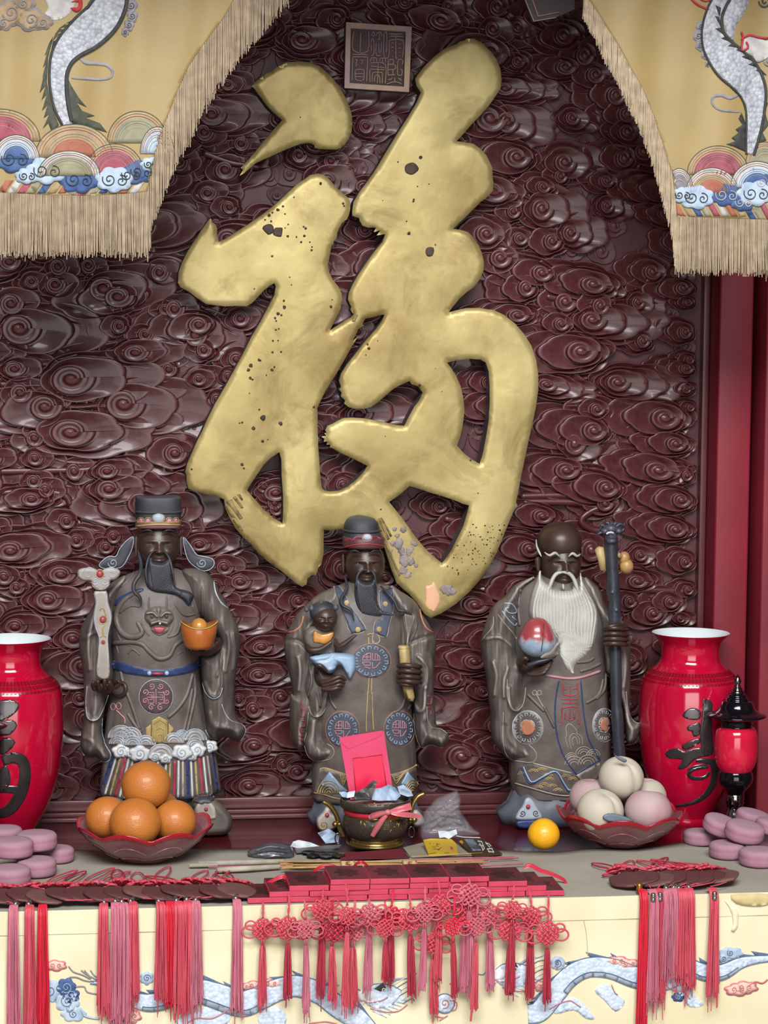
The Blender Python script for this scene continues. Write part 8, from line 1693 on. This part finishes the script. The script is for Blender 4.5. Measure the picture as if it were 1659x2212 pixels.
for i, (zx, zy, zb, zt, ci) in enumerate(hang):
    px, py = e6([(zx, zy)])[0]; pt = e6([(zx, zt)])[0][1]; pb_ = e6([(zx, zb)])[0][1]
    Yh = YH-0.0075*(i % 3); k = W(px, py, Yh); top = W(px+4*math.sin(i*2.3), pt, Yh+0.014); bot = W(px, pb_, Yh)
    t = thing('knot_ornament', 'red knot ornament with tassel hanging before the boxes, %s from left' % ORD[i], 'ornament', k, 'knot ornaments hanging over the table edge')
    rot = (0, 0.25*math.sin(i*1.7), 0.15*math.sin(i)); s = 0.92+0.12*math.sin(i*2.1)
    link(KN[ci], 'knot', t, rot=rot, scale=(s, s, s)); link(LP[ci][i % 2], 'side_loops', t, rot=(0, rot[1]*0.6, 0), scale=(s, s, s))
    hl = max(top.z-k.z-0.018, 0.006); tp = Vector((top.x-k.x, 0.012, top.z-k.z)); mb = MB()
    for sg in (0, PI):
        P = []
        for j in range(13):
            u = j/12; P.append(Vector((tp.x*u+0.0012*math.cos(u*9+sg), tp.y*u*u+0.0012*math.sin(u*9+sg), 0.017+hl*u)))
        mb.add(tube(P, 0.0011, 6))
    link(as_mesh('hanging_cord', (mb.v, mb.f), M_CORD[ci]), 'hanging_cord', t)
    L = max(0.05, k.z-bot.z-0.026); tl = tci[i]
    mb = MB()
    for sg in (-1, 1): mb.add(tube([Vector((sg*0.0012, 0, -0.016)), Vector((sg*0.002, 0, -0.020)), Vector((sg*0.0012, 0, -0.027))], 0.0011, 6))
    link(as_mesh('lower_cord', (mb.v, mb.f), M_CORD[ci]), 'lower_cord', t)
    two = i % 3 == 2; tm = tas_mesh(L, 0.0125 if not two else 0.010, 46, tl, False, i)
    o = link(tm, 'tassel', t, loc=(0, 0, -0.026), rot=(0, 0.03*math.sin(i*3), 0)); o['kind'] = 'stuff'
# wooden pendants with tassels over the edge
M_WPL = mat('maroon_wood_plaque', '4c2a2c', '5a3536', 30, rough=0.55, stretch=(1, 6, 1), bump=0.2, bscale=80); M_WPL2 = mat('brown_wood_plaque', '6a4a44', '5a3a38', 30, rough=0.6, stretch=(1, 6, 1), bump=0.2, bscale=80)
def plaque_vf():
    n = 40; rim = []
    for k in range(n):
        a = 2*PI*k/n; m = 1+0.03*math.sin(6*a); rim.append((0.032*m*math.cos(a), 0.036*m*math.sin(a)))
    vs, fs = [], []
    for (s, z) in ((0.0, 0.0054), (0.7, 0.0054), (0.93, 0.0050), (1.0, 0.0038), (1.0, 0.0014), (0.95, 0.0), (0.0, 0.0)):
        for x, y in rim: vs.append((x*max(s, 0.001), y*max(s, 0.001), z))
    for i in range(6):
        for k in range(n): fs.append((i*n+k, i*n+(k+1) % n, (i+1)*n+(k+1) % n, (i+1)*n+k))
    return vs, [tuple(reversed(f)) for f in fs]
PLQ = [as_mesh('plaque', plaque_vf(), m) for m in (M_WPL, M_WPL2)]
rp = random.Random(31)
def pendants(xs, bottoms, colours, caps, where, grp, px0, px1, flip, yoff=0.0):
    n = len(xs)
    for i in range(n):
        px, pb_, ci = xs[i], bottoms[i], colours[i]
        e = T(px, np.interp(px, [0, 830, 1659], [1972, 1950, 1926]), ZCL); e = Vector((e.x, YF-0.004, ZCL))
        t = thing('wooden_pendant', '%s %s-tasselled wooden pendant from left, %s' % (ORD[i], ('red', 'pink', 'dark-red', 'bright-red')[ci], where), 'pendant', e, grp)
        pxp = px0+(px1-px0)*(i+0.5)/n; c = T(pxp, 1900, ZCL); dx = c.x-e.x
        lean = -0.16 if flip else 0.16
        link(PLQ[i % 5 == 2], 'plaque', t, (dx, 0.046+yoff+0.006*math.sin(i*2.2), 0.008+0.0012*(i % 2)), (0.03, lean, rp.uniform(-0.25, 0.25)))
        kc = min(ci, 3); link(KN[0 if ci != 1 else (i % 2)], 'knot', t, (dx+rp.uniform(-.004, .004), 0.114+yoff+rp.uniform(-.006, .012), 0.009), (PI/2-0.45+rp.uniform(-.1, .1), 0, rp.uniform(-0.6, 0.6)), (1.15, 1.15, 1.15))
        link(LP[0][i % 2], 'side_loops', t, (dx, 0.112+yoff, 0.008), (PI/2-0.3, 0, rp.uniform(-0.6, 0.6)), (0.9, 0.9, 0.9))
        bx_ = dx+rp.uniform(-0.05, 0.05); by_ = 0.20+yoff+rp.uniform(-0.02, 0.05)
        P = smooth([(dx-0.003, 0.142+yoff, 0.005), ((dx+bx_)/2-0.012, (0.142+yoff+by_)/2, 0.004), (bx_-0.004, by_, 0.003), (bx_+0.006, by_+0.002, 0.003), ((dx+bx_)/2+0.010, (0.142+yoff+by_)/2, 0.0055), (dx+0.003, 0.142+yoff, 0.005)], 5)
        link(as_mesh('cord_loop', tube([Vector(p) for p in P], 0.00135, 6), M_CORD[0 if i % 3 else 2]), 'cord_loop', t)
        mb = MB(); mb.add(tube([Vector(p) for p in smooth([(dx, 0.098+yoff, 0.006), (dx+0.002, 0.09+yoff, 0.008), (dx, 0.082+yoff, 0.009)], 3)], 0.0012, 6)); link(as_mesh('link_cord', (mb.v, mb.f), M_CORD[0]), 'link_cord', t)
        for bx0 in (-0.004, 0.004): link(BEADM, 'bead', t, (dx+bx0, 0.092+yoff, 0.0085))
        mb = MB(); mb.add(tube([Vector(p) for p in smooth([(dx, 0.008+yoff, 0.012), (dx*0.5, 0.012, 0.010), (0, 0.012, 0.007)], 4)], 0.0010, 6)); link(as_mesh('link_cord', (mb.v, mb.f), M_CORD[0]), 'link_cord', t)
        bot = W(px, pb_, YF-0.012); L = ZCL-bot.z
        cap = caps[i]
        ts = link(tas_mesh(L, 0.0185, 70, ci, True, i), 'tassel', t, (0, -0.002-0.0035*(i % 2), 0.001), (0, 0, rp.uniform(-.1, .1))); ts['kind'] = 'stuff'
        link(gapm if cap == 'g' else capm, 'tassel_cap', ts, (rp.uniform(-.003, .003), 0.0165 if cap != 'd' else -0.0085, 0.0062 if cap != 'd' else -0.004), (-PI/2+0.25, 0, rp.uniform(-0.8, 0.8)) if cap != 'd' and cap != 'g' else (0, 0, 0), (1.0, 1.0, 1.0))
BEADM = as_mesh('bead', sphere((0, 0, 0), 0.0032, nu=12, nv=8), mat('rose_bead', 'a85a68', 'b86a74', 40, rough=0.25, coat=0.5))
pendants([29, 64, 92, 224, 250, 268, 288, 347, 368, 387, 407, 424, 513], [2240, 2236, 2232, 2192, 2225, 2215, 2160, 2165, 2172, 2190, 2182, 2178, 2188], [1, 0, 3, 0, 1, 1, 0, 0, 3, 0, 0, 1, 1], 'ssssssssssssd'.replace('d', 's'), 'in the row left of the boxes', 'tasselled wooden pendants left of the boxes', 0, 520, False)
pendants([1390, 1411, 1426, 1442, 1457, 1473, 1491, 1540], [2235, 2165, 2165, 2112, 2108, 2122, 2142, 2152], [3, 1, 0, 1, 1, 0, 0, 0], ['g', 'd', 'd', 's', 's', 's', 's', 'd'], 'in the row right of the boxes', 'tasselled wooden pendants right of the boxes', 1330, 1560, True, 0.012)
# ribbons straying from the boxes
for pts, lb in (([(410, 575, 12, 0), (450, 555, 18, .004), (500, 535, 20, .006), (520, 560, 14, .002), (470, 575, 10, 0)], 'red ribbon end curling left of the topmost boxes'), ([(640, 520, 10, 0), (700, 485, 18, .006), (760, 482, 16, .006), (790, 500, 10, 0)], 'red ribbon arching over the incense bundle'), ([(850, 500, 8, 0), (880, 468, 14, .01), (910, 462, 14, .012), (940, 490, 10, .004), (930, 505, 8, 0)], 'red ribbon loop standing behind the middle boxes')):
    g = [(x, y+18, w, d) for x, y, w, d in pts]; Yb_ = T(*z5b([(pts[0][0], pts[0][1]+20)])[0], ZCL+0.012).y
    o = band_strip(g, 0, Yb_, M_RIBR, 'ribbon', None, Zx=z5b, sc_=2.37); tag(o, lb, 'ribbon', 'loose red ribbons')
g = e6([(1408, 82), (1440, 68), (1490, 92), (1550, 112), (1605, 138), (1625, 165), (1645, 172)])
o = band_strip([(x, y, w, 0) for (x, y), w in zip(g, (5, 9, 9, 8, 7, 4, 3))], 0, T(1180, 1895, ZCL+0.01).y, M_RIBR, 'ribbon', None, Zx=lambda p: p, sc_=1.0); tag(o, 'red ribbon trailing right from the boxes onto the cloth', 'ribbon', 'loose red ribbons')
